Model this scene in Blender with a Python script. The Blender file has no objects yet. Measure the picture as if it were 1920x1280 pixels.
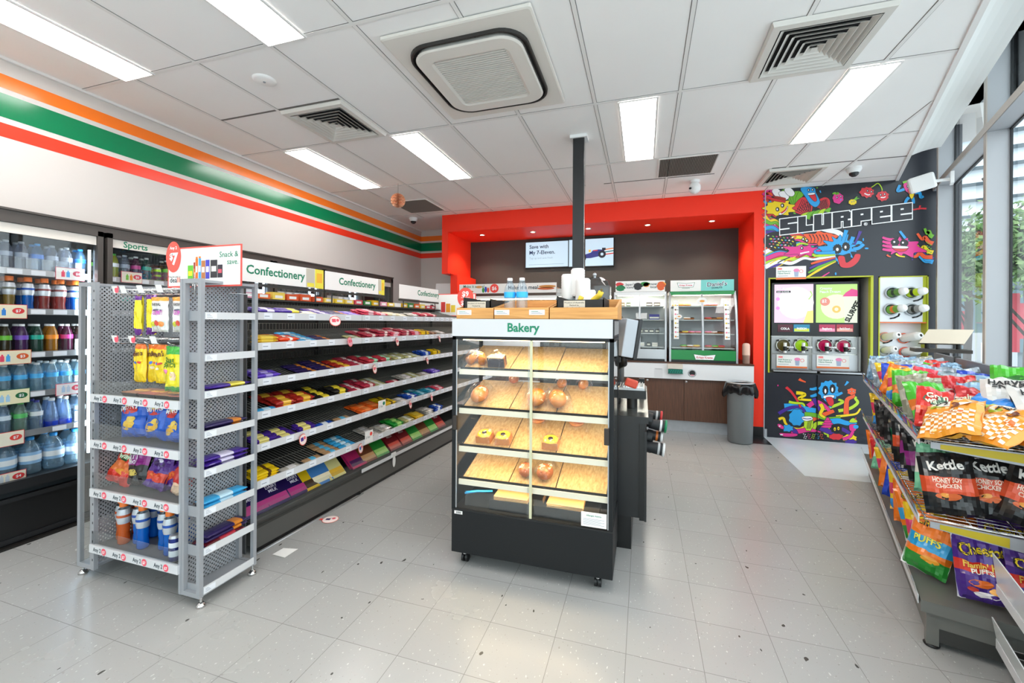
import bpy, bmesh, math, random
from mathutils import Vector, Matrix, noise
random.seed(7)
scene = bpy.context.scene
COL = scene.collection
PI = math.pi

# ------------------------------------------------------------------ camera
F_PX, CY, YAW, ROLL, CAM_H = 785.65, 604.25, 0.3039, 0.006, 1.40
FW = Vector((-math.sin(YAW), math.cos(YAW), 0))
R0 = Vector((math.cos(YAW), math.sin(YAW), 0)); U0 = Vector((0, 0, 1))
RT = R0 * math.cos(ROLL) + U0 * math.sin(ROLL)
UP = U0 * math.cos(ROLL) - R0 * math.sin(ROLL)
cam_data = bpy.data.cameras.new('camera'); cam = bpy.data.objects.new('camera', cam_data)
COL.objects.link(cam)
m = Matrix.Identity(4)
for i in range(3):
    m[i][0] = RT[i]; m[i][1] = UP[i]; m[i][2] = -FW[i]
m[0][3], m[1][3], m[2][3] = 0, 0, CAM_H
cam.matrix_world = m
cam_data.sensor_width = 36; cam_data.lens = F_PX / 1920 * 36
cam_data.shift_y = -(640 - CY) / 1920
cam_data.clip_start = 0.05; cam_data.clip_end = 200
scene.camera = cam

# ------------------------------------------------------------------ world, exposure
world = bpy.data.worlds.new('world'); scene.world = world; world.use_nodes = True
bg = world.node_tree.nodes['Background']
bg.inputs[0].default_value = (0.86, 0.94, 1.0, 1); bg.inputs[1].default_value = 2.2
scene.view_settings.view_transform = 'Standard'
scene.view_settings.look = 'None'
scene.view_settings.gamma = 1
scene.view_settings.use_curve_mapping = False
scene.view_settings.exposure = 0.56
PANEL_POWER = 10.5          # ceiling panel radiance
try:
    scene.cycles.max_bounces = 10; scene.cycles.transparent_max_bounces = 24
    scene.cycles.diffuse_bounces = 5; scene.cycles.glossy_bounces = 4
    scene.cycles.caustics_reflective = False; scene.cycles.caustics_refractive = False
    scene.cycles.use_denoising = True
    scene.cycles.sample_clamp_indirect = 6
except Exception: pass

for nm, loc, rot, sx, sy in (('front_daylight_portal', (-1.15, -1.78, 1.4), (math.radians(90), 0, 0), 4.4, 2.7), ('side_daylight_portal', (3.05 - .314 * 3.9 + .949 * .2, 5.76 - .949 * 3.9 - .314 * .2, 1.85), (math.radians(90), 0, math.radians(90 - 18.3)), 7.6, 3.5)):
    pl = bpy.data.lights.new(nm, 'AREA'); pl.shape = 'RECTANGLE'; pl.size = sx; pl.size_y = sy
    po = bpy.data.objects.new(nm, pl); COL.objects.link(po); po.location = loc; po.rotation_euler = rot; pl.cycles.is_portal = True

CEIL = 3.06; YB = 5.90; YK = 6.80; XL = -3.88

# ------------------------------------------------------------------ materials
MATS = {}
def srgb(c):
    if isinstance(c, str):
        c = tuple(int(c[i:i+2], 16) / 255 for i in (0, 2, 4))
    return tuple((x / 12.92 if x <= 0.04045 else ((x + 0.055) / 1.055) ** 2.4) for x in c[:3])
def mat(name, col='808080', rough=0.5, metal=0.0, emit=0.0, spec=0.5, trans=0.0, noise_amt=0.0, noise_scale=20, coat=0.0, bump=0.0):
    if name in MATS: return MATS[name]
    M = bpy.data.materials.new(name); M.use_nodes = True
    nt = M.node_tree; b = nt.nodes['Principled BSDF']
    c = srgb(col)
    b.inputs['Base Color'].default_value = (*c, 1)
    b.inputs['Roughness'].default_value = rough
    b.inputs['Metallic'].default_value = metal
    b.inputs['Specular IOR Level'].default_value = spec
    b.inputs['Coat Weight'].default_value = coat
    if emit:
        if emit < 2: b.inputs['Base Color'].default_value = (*[x * .12 for x in c], 1)      # a lit screen's own surface is dark
        b.inputs['Emission Color'].default_value = (*c, 1); b.inputs['Emission Strength'].default_value = emit
    if trans: b.inputs['Transmission Weight'].default_value = trans
    if noise_amt or bump:
        geo = nt.nodes.new('ShaderNodeNewGeometry'); nz = nt.nodes.new('ShaderNodeTexNoise')
        nz.inputs['Scale'].default_value = noise_scale; nz.inputs['Detail'].default_value = 4
        nt.links.new(geo.outputs['Position'], nz.inputs['Vector'])
        if noise_amt:
            mr = nt.nodes.new('ShaderNodeMapRange'); mr.inputs[3].default_value = 1 - noise_amt; mr.inputs[4].default_value = 1 + noise_amt
            mx = nt.nodes.new('ShaderNodeMix'); mx.data_type = 'RGBA'; mx.blend_type = 'MULTIPLY'; mx.inputs[0].default_value = 1
            nt.links.new(nz.outputs[0], mr.inputs[0]); mx.inputs[6].default_value = (*c, 1)
            cb = nt.nodes.new('ShaderNodeCombineColor')
            for k in range(3): nt.links.new(mr.outputs[0], cb.inputs[k])
            nt.links.new(cb.outputs[0], mx.inputs[7]); nt.links.new(mx.outputs[2], b.inputs['Base Color'])
        if bump:
            bp = nt.nodes.new('ShaderNodeBump'); bp.inputs['Strength'].default_value = bump; bp.inputs['Distance'].default_value = 0.01
            nt.links.new(nz.outputs[0], bp.inputs['Height']); nt.links.new(bp.outputs[0], b.inputs['Normal'])
    MATS[name] = M
    return M
def schlick(nt, f0=.045):
    lw = nt.nodes.new('ShaderNodeLayerWeight'); lw.inputs[0].default_value = .5
    return math_node(nt, 'ADD', f0, math_node(nt, 'MULTIPLY', 1 - f0, math_node(nt, 'POWER', lw.outputs['Facing'], 5)))
def pane_mat(name, tint=(1, 1, 1), ior=1.45, rough=0.01, refl=(1, 1, 1), f0=.045):
    """thin clear sheet: transparent with fresnel gloss"""
    if name in MATS: return MATS[name]
    M = bpy.data.materials.new(name); M.use_nodes = True
    nt = M.node_tree; nt.nodes.clear()
    out = nt.nodes.new('ShaderNodeOutputMaterial'); mx = nt.nodes.new('ShaderNodeMixShader')
    tr = nt.nodes.new('ShaderNodeBsdfTransparent'); gl = nt.nodes.new('ShaderNodeBsdfGlossy'); fr = schlick(nt, f0)
    tr.inputs[0].default_value = (*tint, 1); gl.inputs[0].default_value = (*refl, 1); gl.inputs['Roughness'].default_value = rough
    nt.links.new(fr, mx.inputs[0]); nt.links.new(tr.outputs[0], mx.inputs[1]); nt.links.new(gl.outputs[0], mx.inputs[2])
    nt.links.new(mx.outputs[0], out.inputs[0])
    MATS[name] = M
    return M
def liquid_mat(name, col, dens=0.5):
    """coloured drink behind clear plastic: part see-through, part scattering, glossy skin"""
    if name in MATS: return MATS[name]
    M = bpy.data.materials.new(name); M.use_nodes = True
    nt = M.node_tree; nt.nodes.clear(); c = srgb(col)
    out = nt.nodes.new('ShaderNodeOutputMaterial')
    tr = nt.nodes.new('ShaderNodeBsdfTransparent'); tr.inputs[0].default_value = (*[x ** 0.5 for x in c], 1)
    df = nt.nodes.new('ShaderNodeBsdfDiffuse'); df.inputs[0].default_value = (*c, 1)
    gl = nt.nodes.new('ShaderNodeBsdfGlossy'); gl.inputs['Roughness'].default_value = 0.05
    fr = schlick(nt)
    a = nt.nodes.new('ShaderNodeMixShader'); a.inputs[0].default_value = dens
    b = nt.nodes.new('ShaderNodeMixShader')
    nt.links.new(tr.outputs[0], a.inputs[1]); nt.links.new(df.outputs[0], a.inputs[2])
    nt.links.new(fr, b.inputs[0]); nt.links.new(a.outputs[0], b.inputs[1]); nt.links.new(gl.outputs[0], b.inputs[2])
    nt.links.new(b.outputs[0], out.inputs[0])
    MATS[name] = M
    return M
def math_node(nt, op, a, b=None, c=None):
    n = nt.nodes.new('ShaderNodeMath'); n.operation = op
    for i, v in enumerate((a, b, c)):
        if v is None: continue
        if isinstance(v, (int, float)): n.inputs[i].default_value = v
        else: nt.links.new(v, n.inputs[i])
    return n.outputs[0]
def mixc(nt, fac, a, b):
    n = nt.nodes.new('ShaderNodeMix'); n.data_type = 'RGBA'
    for i, v in ((0, fac), (6, a), (7, b)):
        if isinstance(v, (int, float)): n.inputs[i].default_value = v
        elif isinstance(v, tuple): n.inputs[i].default_value = (*v[:3], 1)
        else: nt.links.new(v, n.inputs[i])
    return n.outputs[2]
def floor_mat():
    M = bpy.data.materials.new('vinyl_tile'); M.use_nodes = True; nt = M.node_tree; b = nt.nodes['Principled BSDF']
    geo = nt.nodes.new('ShaderNodeNewGeometry'); sp = nt.nodes.new('ShaderNodeSeparateXYZ'); nt.links.new(geo.outputs['Position'], sp.inputs[0])
    S = 0.3049
    tx = math_node(nt, 'DIVIDE', math_node(nt, 'ADD', sp.outputs[0], 1.8924 + 30 * S), S)
    ty = math_node(nt, 'DIVIDE', math_node(nt, 'ADD', sp.outputs[1], -1.5353 + 30 * S), S)
    def edge(t):
        f = math_node(nt, 'FRACT', t)
        return math_node(nt, 'SUBTRACT', 0.5, math_node(nt, 'ABSOLUTE', math_node(nt, 'SUBTRACT', f, 0.5)))
    e = math_node(nt, 'MINIMUM', edge(tx), edge(ty))
    line = math_node(nt, 'LESS_THAN', e, 0.0045)
    cid = nt.nodes.new('ShaderNodeCombineXYZ')
    nt.links.new(math_node(nt, 'FLOOR', tx), cid.inputs[0]); nt.links.new(math_node(nt, 'FLOOR', ty), cid.inputs[1])
    wn = nt.nodes.new('ShaderNodeTexWhiteNoise'); wn.noise_dimensions = '3D'; nt.links.new(cid.outputs[0], wn.inputs[0])
    base = mixc(nt, wn.outputs[0], srgb('a8a7a5'), srgb('acaba9'))
    n1 = nt.nodes.new('ShaderNodeTexNoise'); n1.inputs['Scale'].default_value = 1.3; n1.inputs['Detail'].default_value = 5
    nt.links.new(geo.outputs['Position'], n1.inputs['Vector'])
    mr = nt.nodes.new('ShaderNodeMapRange'); mr.inputs[1].default_value = .4; mr.inputs[2].default_value = .75; nt.links.new(n1.outputs[0], mr.inputs[0])
    base = mixc(nt, math_node(nt, 'MULTIPLY', mr.outputs[0], .3), base, srgb('a5a29b'))
    # directional chips: light and dark flecks
    for sc, thr, col, seed, st in ((95, .72, 'cfcecb', 0, .9), (70, .76, '94918b', 5, .9), (30, .77, '4a4844', 11, 1.0), (150, .74, '8d8a85', 17, .7)):
        mp = nt.nodes.new('ShaderNodeMapping'); mp.inputs['Location'].default_value = (seed, seed * 2, 0); mp.inputs['Rotation'].default_value = (0, 0, .7)
        mp.inputs['Scale'].default_value = (1, .55, 1)
        nt.links.new(geo.outputs['Position'], mp.inputs[0])
        nz = nt.nodes.new('ShaderNodeTexNoise'); nz.inputs['Scale'].default_value = sc; nz.inputs['Detail'].default_value = 1
        nt.links.new(mp.outputs[0], nz.inputs['Vector'])
        f = math_node(nt, 'MULTIPLY', math_node(nt, 'GREATER_THAN', nz.outputs[0], thr), st)
        base = mixc(nt, f, base, srgb(col))
    base = mixc(nt, math_node(nt, 'MULTIPLY', line, .6), base, srgb('65635f'))
    nt.links.new(base, b.inputs['Base Color'])
    r = nt.nodes.new('ShaderNodeMapRange'); r.inputs[3].default_value = .16; r.inputs[4].default_value = .34
    nt.links.new(n1.outputs[0], r.inputs[0]); nt.links.new(r.outputs[0], b.inputs['Roughness'])
    b.inputs['Specular IOR Level'].default_value = .6
    return M
def perf_mat(name, axis, col='a9abb0', pitch=.0215, rad=.0062):
    M = bpy.data.materials.new(name); M.use_nodes = True; nt = M.node_tree; b = nt.nodes['Principled BSDF']
    b.inputs['Base Color'].default_value = (*srgb(col), 1); b.inputs['Roughness'].default_value = .4; b.inputs['Metallic'].default_value = .2
    geo = nt.nodes.new('ShaderNodeNewGeometry'); sp = nt.nodes.new('ShaderNodeSeparateXYZ'); nt.links.new(geo.outputs['Position'], sp.inputs[0])
    u = math_node(nt, 'DIVIDE', math_node(nt, 'ADD', sp.outputs[axis], 50), pitch); v = math_node(nt, 'DIVIDE', math_node(nt, 'ADD', sp.outputs[2], 50), pitch)
    ds = []
    for o in (0, .5):
        fu = math_node(nt, 'SUBTRACT', math_node(nt, 'FRACT', math_node(nt, 'ADD', u, o)), .5)
        fv = math_node(nt, 'SUBTRACT', math_node(nt, 'FRACT', math_node(nt, 'ADD', v, o)), .5)
        ds.append(math_node(nt, 'SQRT', math_node(nt, 'ADD', math_node(nt, 'MULTIPLY', fu, fu), math_node(nt, 'MULTIPLY', fv, fv))))
    hole = math_node(nt, 'LESS_THAN', math_node(nt, 'MINIMUM', ds[0], ds[1]), rad / pitch * .72)
    out = nt.nodes['Material Output']; mx = nt.nodes.new('ShaderNodeMixShader'); tr = nt.nodes.new('ShaderNodeBsdfTransparent')
    nt.links.new(hole, mx.inputs[0]); nt.links.new(b.outputs[0], mx.inputs[1]); nt.links.new(tr.outputs[0], mx.inputs[2]); nt.links.new(mx.outputs[0], out.inputs[0])
    return M
def wood_mat(name, c1, c2, axis='x', scale=6, rough=.45, stretch=14):
    if name in MATS: return MATS[name]
    M = bpy.data.materials.new(name); M.use_nodes = True; nt = M.node_tree; b = nt.nodes['Principled BSDF']
    geo = nt.nodes.new('ShaderNodeNewGeometry'); mp = nt.nodes.new('ShaderNodeMapping'); nt.links.new(geo.outputs['Position'], mp.inputs[0])
    s = [stretch] * 3; s['xyz'.index(axis)] = 1; mp.inputs['Scale'].default_value = s
    nz = nt.nodes.new('ShaderNodeTexNoise'); nz.inputs['Scale'].default_value = scale; nz.inputs['Detail'].default_value = 5; nz.inputs['Distortion'].default_value = .6
    nt.links.new(mp.outputs[0], nz.inputs['Vector'])
    mr = nt.nodes.new('ShaderNodeMapRange'); mr.inputs[1].default_value = .3; mr.inputs[2].default_value = .7; nt.links.new(nz.outputs[0], mr.inputs[0])
    nt.links.new(mixc(nt, mr.outputs[0], srgb(c1), srgb(c2)), b.inputs['Base Color'])
    b.inputs['Roughness'].default_value = rough
    MATS[name] = M
    return M

# ------------------------------------------------------------------ mesh builder
_txt = {}
def text_geo(s, off=0.02):
    k = (s, off)
    if k in _txt: return _txt[k]
    c = bpy.data.curves.new('t', 'FONT'); c.body = s; c.size = 1; c.offset = off; c.resolution_u = 2; c.fill_mode = 'FRONT'
    o = bpy.data.objects.new('t', c); COL.objects.link(o)
    dg = bpy.context.evaluated_depsgraph_get(); dg.update()
    me = o.evaluated_get(dg).to_mesh()
    vs = [(v.co.x, v.co.y) for v in me.vertices]; fs = [tuple(p.vertices) for p in me.polygons]
    o.evaluated_get(dg).to_mesh_clear()
    bpy.data.objects.remove(o); bpy.data.curves.remove(c)
    if vs:
        x0 = min(v[0] for v in vs); x1 = max(v[0] for v in vs)
    else: x0 = x1 = 0
    vs = [(v[0] - x0, v[1]) for v in vs]
    _txt[k] = (vs, fs, x1 - x0)
    return _txt[k]

class MB:
    def __init__(s, M=None): s.v = []; s.f = []; s.m = []; s.mats = []; s.sm = []; s.M = M or Matrix.Identity(4)
    def mi(s, mt):
        if mt not in s.mats: s.mats.append(mt)
        return s.mats.index(mt)
    def add(s, vs, fs, mt, smooth=False):
        b = len(s.v); s.v += [tuple(s.M @ Vector(v)) for v in vs]
        i = s.mi(mt)
        for f in fs: s.f.append(tuple(b + k for k in f)); s.m.append(i); s.sm.append(smooth)
        return s
    def quad(s, a, b, c, d, mt): return s.add([a, b, c, d], [(0, 1, 2, 3)], mt)
    def poly(s, pts, mt): return s.add(pts, [tuple(range(len(pts)))], mt)
    def box(s, x0, x1, y0, y1, z0, z1, mt):
        v = [(x0, y0, z0), (x1, y0, z0), (x1, y1, z0), (x0, y1, z0), (x0, y0, z1), (x1, y0, z1), (x1, y1, z1), (x0, y1, z1)]
        return s.add(v, [(0, 3, 2, 1), (4, 5, 6, 7), (0, 1, 5, 4), (1, 2, 6, 5), (2, 3, 7, 6), (3, 0, 4, 7)], mt)
    def hexa(s, v, mt):
        return s.add(v, [(0, 3, 2, 1), (4, 5, 6, 7), (0, 1, 5, 4), (1, 2, 6, 5), (2, 3, 7, 6), (3, 0, 4, 7)], mt)
    def prism(s, pts, z0, z1, mt):
        n = len(pts)
        return s.add([(x, y, z0) for x, y in pts] + [(x, y, z1) for x, y in pts],
                     [tuple(range(n))[::-1], tuple(range(n, 2 * n))] + [(i, (i + 1) % n, n + (i + 1) % n, n + i) for i in range(n)], mt)
    def extrude(s, pts, d, mt):
        """closed polygon of 3d points, pushed along d"""
        n = len(pts); d = Vector(d); p = [Vector(q) for q in pts]
        return s.add(p + [q + d for q in p], [tuple(range(n))[::-1], tuple(range(n, 2 * n))] + [(i, (i + 1) % n, n + (i + 1) % n, n + i) for i in range(n)], mt)
    def cyl(s, p0, p1, r0, mt, r1=None, n=16, caps=True, smooth=True):
        p0 = Vector(p0); p1 = Vector(p1); r1 = r0 if r1 is None else r1
        d = (p1 - p0).normalized(); a = d.orthogonal().normalized(); b = d.cross(a)
        vs = []
        for p, r in ((p0, r0), (p1, r1)):
            for i in range(n): t = 2 * PI * i / n; vs.append(p + (a * math.cos(t) + b * math.sin(t)) * r)
        s.add(vs, [(i, (i + 1) % n, n + (i + 1) % n, n + i) for i in range(n)], mt, smooth)
        if caps: s.add(vs, [tuple(range(n))[::-1], tuple(range(n, 2 * n))], mt)
        return s
    def tube(s, pts, r, mt, n=8):
        pts = [Vector(p) for p in pts]; rings = []; prev = None
        for i, p in enumerate(pts):
            d = (pts[min(i + 1, len(pts) - 1)] - pts[max(i - 1, 0)]).normalized()
            a = d.orthogonal().normalized() if prev is None else (prev - d * prev.dot(d)).normalized()
            prev = a; b = d.cross(a); rings.append([p + (a * math.cos(2 * PI * k / n) + b * math.sin(2 * PI * k / n)) * r for k in range(n)])
        vs = [q for rg in rings for q in rg]; fs = []
        for i in range(len(rings) - 1):
            for k in range(n): fs.append((i * n + k, i * n + (k + 1) % n, (i + 1) * n + (k + 1) % n, (i + 1) * n + k))
        fs += [tuple(range(n))[::-1], tuple(range((len(rings) - 1) * n, len(rings) * n))]
        return s.add(vs, fs, mt, True)
    def lathe(s, prof, o, mt, n=20, axis=(0, 0, 1), sq=0):
        o = Vector(o); ax = Vector(axis).normalized(); a = Vector((1, 0, 0)) if abs(ax.z) > .9 else ax.orthogonal().normalized(); b = ax.cross(a)
        mts = mt if isinstance(mt, list) else [mt] * (len(prof) - 1)
        vs = []
        for r, z in prof:
            for k in range(n):
                t = 2 * PI * k / n; vs.append(o + ax * z + (a * math.cos(t) + b * math.sin(t)) * max(r, 1e-5))
        base = len(s.v); s.v += [tuple(s.M @ v) for v in vs]
        for i in range(len(prof) - 1):
            j = s.mi(mts[i])
            for k in range(n):
                s.f.append((base + i * n + k, base + i * n + (k + 1) % n, base + (i + 1) * n + (k + 1) % n, base + (i + 1) * n + k)); s.m.append(j); s.sm.append(True)
        return s
    def sphere(s, c, r, mt, n=16, m=10, sc=(1, 1, 1), zmin=-1):
        vs = []; fs = []
        for i in range(m + 1):
            ph = PI * i / m
            for k in range(n):
                t = 2 * PI * k / n; vs.append((c[0] + r * sc[0] * math.sin(ph) * math.cos(t), c[1] + r * sc[1] * math.sin(ph) * math.sin(t), c[2] + r * sc[2] * max(zmin, math.cos(ph))))
        for i in range(m):
            for k in range(n): fs.append((i * n + k, (i + 1) * n + k, (i + 1) * n + (k + 1) % n, i * n + (k + 1) % n))
        return s.add(vs, fs, mt, True)
    def text(s, st, o, u, w, size, mt, off=0.02, align='l', width=None, fn=None):
        """flat lettering: o origin at baseline, u right, w up (unit vectors); or fn(a,b)->point"""
        vs, fs, wd = text_geo(st, off); sx = size if width is None or wd == 0 else width / wd
        dx = {'l': 0, 'c': -wd * sx / 2, 'r': -wd * sx}[align]
        if fn: P = [fn(x * sx + dx, y * size) for x, y in vs]
        else:
            o = Vector(o); u = Vector(u); w = Vector(w); P = [o + u * (x * sx + dx) + w * (y * size) for x, y in vs]
        return s.add(P, fs, mt)
    def mesh(s, name):
        me = bpy.data.meshes.new(name); me.from_pydata(s.v, [], s.f)
        for mt in s.mats: me.materials.append(mt)
        me.polygons.foreach_set('material_index', s.m); me.polygons.foreach_set('use_smooth', s.sm); me.update()
        return me
    def obj(s, name, parent=None, label=None, bevel=0):
        o = bpy.data.objects.new(name, s.mesh(name)); COL.objects.link(o)
        if parent: o.parent = parent
        if label: o['label'] = label
        if bevel:
            b = o.modifiers.new('b', 'BEVEL'); b.width = bevel; b.segments = 2; b.limit_method = 'ANGLE'
        return o
def tag(o, label, cat, group=None, kind=None):
    o['label'] = label; o['category'] = cat
    if group: o['group'] = group
    if kind: o['kind'] = kind
    return o
def thing(name, label, cat, loc=(0, 0, 0), rz=0, group=None):
    o = bpy.data.objects.new(name, None); COL.objects.link(o); o.empty_display_size = .05
    o.location = loc; o.rotation_euler = (0, 0, rz); o['label'] = label; o['category'] = cat
    if group: o['group'] = group
    return o
def structure(o): o['kind'] = 'structure'; return o
def put(src, M, label, cat=None, group=None):
    """copy of a thing and its parts, placed by a matrix"""
    c = src.copy(); COL.objects.link(c); c.matrix_world = M
    c['label'] = label
    if cat: c['category'] = cat
    if group: c['group'] = group
    for ch in src.children:
        d = ch.copy(); COL.objects.link(d); d.parent = c
        for g in ch.children:
            e = g.copy(); COL.objects.link(e); e.parent = d
    return c
PROTOS = []
def proto(o): PROTOS.append(o); return o
def drop_protos():
    for o in PROTOS:
        for ch in list(o.children):
            for g in list(ch.children): bpy.data.objects.remove(g)
            bpy.data.objects.remove(ch)
        bpy.data.objects.remove(o)
def TM(x, y, z, rx=0, ry=0, rz=0, s=1):
    return Matrix.Translation((x, y, z)) @ Matrix.Rotation(rz, 4, 'Z') @ Matrix.Rotation(ry, 4, 'Y') @ Matrix.Rotation(rx, 4, 'X') @ Matrix.Scale(s, 4)
def on_wall(px, py, y=YB):
    """a spot seen in the photo, as x and z on the wall plane at depth y"""
    d = FW + RT * ((px - 960) / F_PX) + UP * ((CY - py) / F_PX)
    t = y / d.y
    return (t * d.x, CAM_H + t * d.z)
ORD = ['first', 'second', 'third', 'fourth', 'fifth', 'sixth', 'seventh', 'eighth', 'ninth', 'tenth', 'eleventh', 'twelfth', 'thirteenth', 'fourteenth', 'fifteenth', 'sixteenth', 'seventeenth', 'eighteenth', 'nineteenth', 'twentieth']

# shared materials
WHITE = mat('white_paint', 'd0c9c4', .55)
CEILM = mat('ceiling_tile', 'faf8f6', .8, noise_amt=.02, noise_scale=3)
GREYLINE = mat('ceiling_gap', '6f6b68', .8)
TBAR = mat('ceiling_bar', 'eeebe8', .6)
RED = mat('red_paint', 'fd3820', .5, spec=.3)
BLACKW = mat('black_wall', '3b3734', .55)
ORANGE = mat('stripe_orange', 'f5791f', .22); GREEN = mat('stripe_green', '007a4c', .18); REDS = mat('stripe_red', 'f43f28', .22)
DARKFR = mat('cooler_frame', '4b4440', .4)
BLACK = mat('black', '0f0f10', .4); BLK2 = mat('black_metal', '1e1f21', .38)
ALU = mat('aluminium', 'b9bbbe', .32, .6); GREYM = mat('grey_metal', 'a4a6ab', .42, .25)
STEEL = mat('stainless', 'b8b8b2', .25, .9); CHROME = mat('chrome', 'd8d8d8', .12, 1.0)
RAILW = mat('price_rail', 'd7d7d9', .35); PAPER = mat('paper', 'f6f3ef', .6); PAPERB = mat('ticket', 'eceef4', .6)
TXTG = mat('text_green', '0f7f5c', .5); TXTD = mat('text_dark', '1d3340', .5); TXTK = mat('text_black', '141414', .5); TXTW = mat('text_white', 'ffffff', .5)
PINK = mat('price_pink', 'f0566a', .4); PRED = mat('price_red', 'f4473c', .4); CORAL = mat('promo_coral', 'fb5c50', .4)
GLASS = pane_mat('clear_glass', f0=.03); CGLASS = pane_mat('case_glass', f0=.016); ACRYL = pane_mat('clear_acrylic', (.93, .95, .95), 1.5)
GONDM = mat('gondola_grey', '5d5c59', .4, .3); GONDD = mat('gondola_dark', '3a3a38', .5, .2)
# ------------------------------------------------------------------ room shell
YF = -1.7                                    # wall behind the camera
A = math.radians(18.3); DV = Vector((math.sin(A), math.cos(A), 0)); NV = Vector((math.cos(A), -math.sin(A), 0))
TIP = Vector((3.05, 5.76, 0))                # fin tips of the window wall
def wl(s, off=0, z=0): p = TIP + DV * s + NV * off; return (p.x, p.y, z)
fl = MB(); fl.prism([(XL - 1.2, YF - .2), (wl(-8)[0] + .7, YF - .2), (wl(1.2, .3)[0], wl(1.2, .3)[1]), (3.3, 7), (XL - 1.2, 7)], -.1, 0, floor_mat())
structure(fl.obj('floor'))
# lighter sheet vinyl before the drink machine, and the dark plinth tiles
BLUEV = mat('sheet_vinyl', 'd3dade', .28, noise_amt=.03)
b = MB(); b.box(1.43, 3.0, 4.5, YB, 0, .002, BLUEV); structure(b.obj('trim_1'))
b = MB(); b.box(1.01, 1.43, 5.53, YB + .02, 0, .003, mat('dark_vinyl', '23282a', .3)); structure(b.obj('trim_2'))
# ceiling
CE0 = Vector((1.642, 2.76, 0)); CED = (Vector((2.77, 5.96, 0)) - CE0).normalized(); CEN = Vector((CED.y, -CED.x, 0))
def ce(s, off=0, z=CEIL): p = CE0 + CED * s + CEN * off; return (p.x, p.y, z)
def ce_x(y): return CE0.x + (y - CE0.y) / CED.y * CED.x
cl = MB()
pts = [(XL, YF), (ce_x(YF), YF), (ce_x(YB + .05), YB + .05), (1.44, YB + .05), (1.44, 7), (XL, 7)]
cl.prism(pts, CEIL, CEIL + .03, CEILM)
gx = [-2.758 + k * .6 for k in range(-1, 9)]; gy = [-.49, .74, 1.96, 3.215, 4.47, 5.72]
gy2 = [(2.59, -3.36, -2.165), (5.09, 1.30, 2.5), (5.09, -.46, .14), (5.09, .14, .74)]
for x in gx:
    y1 = 5.95 if x < 1.44 else YB
    if x > ce_x(0) - .0:
        y0 = CE0.y + (x - CE0.x) / CED.x * CED.y
    else: y0 = YF
    if y0 < YF: y0 = YF
    if y0 >= y1: continue
    cl.box(x - .015, x + .015, y0, y1, CEIL - .0015, CEIL, GREYLINE); cl.box(x - .0115, x + .0115, y0, y1, CEIL - .004, CEIL - .001, TBAR)
for y in gy:
    x1 = ce_x(y)
    cl.box(XL, x1, y - .015, y + .015, CEIL - .0015, CEIL, GREYLINE); cl.box(XL, x1, y - .0115, y + .0115, CEIL - .0045, CEIL - .001, TBAR)
for y, x0, x1 in gy2: cl.box(x0, x1, y - .008, y + .008, CEIL - .003, CEIL, GREYLINE)
# cut edge of the ceiling towards the window
structure(cl.obj('ceiling'))
structure(MB().extrude([ce(-4.6), ce(3.35), ce(3.35, .03), ce(-4.6, .03)], (0, 0, -.012), TBAR).obj('trim_8'))
b = MB(); b.box(XL, XL + .02, YF, 6.8, CEIL - .018, CEIL, TBAR); structure(b.obj('trim_3'))
# left wall with the three stripes
lw = MB(); lw.box(XL - .1, XL, YF, YK + .1, 2.0, 3.1, WHITE)
lw.box(XL - .1, XL, YF, 1.25, 0, 2.0, WHITE); lw.box(XL - .1, XL, 5.67, YK + .1, 0, 2.0, WHITE)
STR = [(2.953, 2.866, ORANGE), (2.832, 2.682, GREEN), (2.645, 2.557, REDS)]
for z1, z0, mt in STR: lw.box(XL, XL + .0015, YF, YK, z0, z1, mt)
structure(lw.obj('wall_left'))
bl = MB(); bl.box(XL, -2.98, YK, YK + .1, 0, 3.1, WHITE)
for z1, z0, mt in STR: bl.box(XL, -2.98, YK - .0015, YK, z0, z1, mt)
structure(bl.obj('wall_back_left'))
q = MB().box(XL - .1, XL + .5, YF - .1, YF, 0, 3.6, WHITE).box(XL - .1, 1.1, YF - .1, YF, 2.75, 3.6, WHITE)
structure(q.obj('wall_front'))
q = MB()
for k in range(5): x = XL + .5 + k * .95; q.box(x - .03, x + .03, YF - .1, YF, 0, 2.75, mat('window_frame', 'aeb0b4', .5, .1))
q.box(XL + .5, 1.1, YF - .1, YF, 0, .08, mat('window_frame')).box(XL + .5, 1.1, YF - .055, YF - .05, .08, 2.75, pane_mat('window_glass', (.93, .98, .97)))
structure(q.obj('window_7'))
structure(MB().box(-3.1, 1.45, YK, YK + .1, 0, 3.1, BLACKW).obj('wall_back'))
# red portal
xl0, zt0 = on_wall(829, 404, YB); xl1, zi = on_wall(840, 432.5, YB); xr1, zi2 = on_wall(1414, 396, YB); xr0 = on_wall(1434, 500, YB)[0]
zi = 2.795; xlb, zlb = on_wall(829, 511, YB); zlb = 2.15
rp = MB()
rp.box(xl0, xr0, YB, YB + .02, zi, CEIL - .0005, RED)                       # header face
rp.box(xl0 + .021, xr0 - .001, YB + .021, YK - .001, zi, zi + .02, RED)          # soffit
rp.box(xl0, xl1, YB, YB + .02, zlb, zi - .0002, RED)                 # left face
rp.box(xl1 - .02, xl1, YB + .0202, YK - .001, zlb + .0202, zi - .001, RED); rp.box(xl0, xl0 + .02, YB + .0202, YK - .001, zlb + .0202, CEIL - .001, RED)
rp.box(xl0, xl1 + .04, YB + .0202, YK - .001, zlb, zlb + .02, RED)
rp.box(xl1 - .02, xl1 + .10, YB + .14, YK - .001, .9, zlb - .0002, RED)
rp.box(xr1, xr0, YB, YB + .02, .12, zi - .0002, RED); rp.box(xr1, xr1 + .02, YB + .0202, YK - .001, .12, zi - .001, RED)
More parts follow.
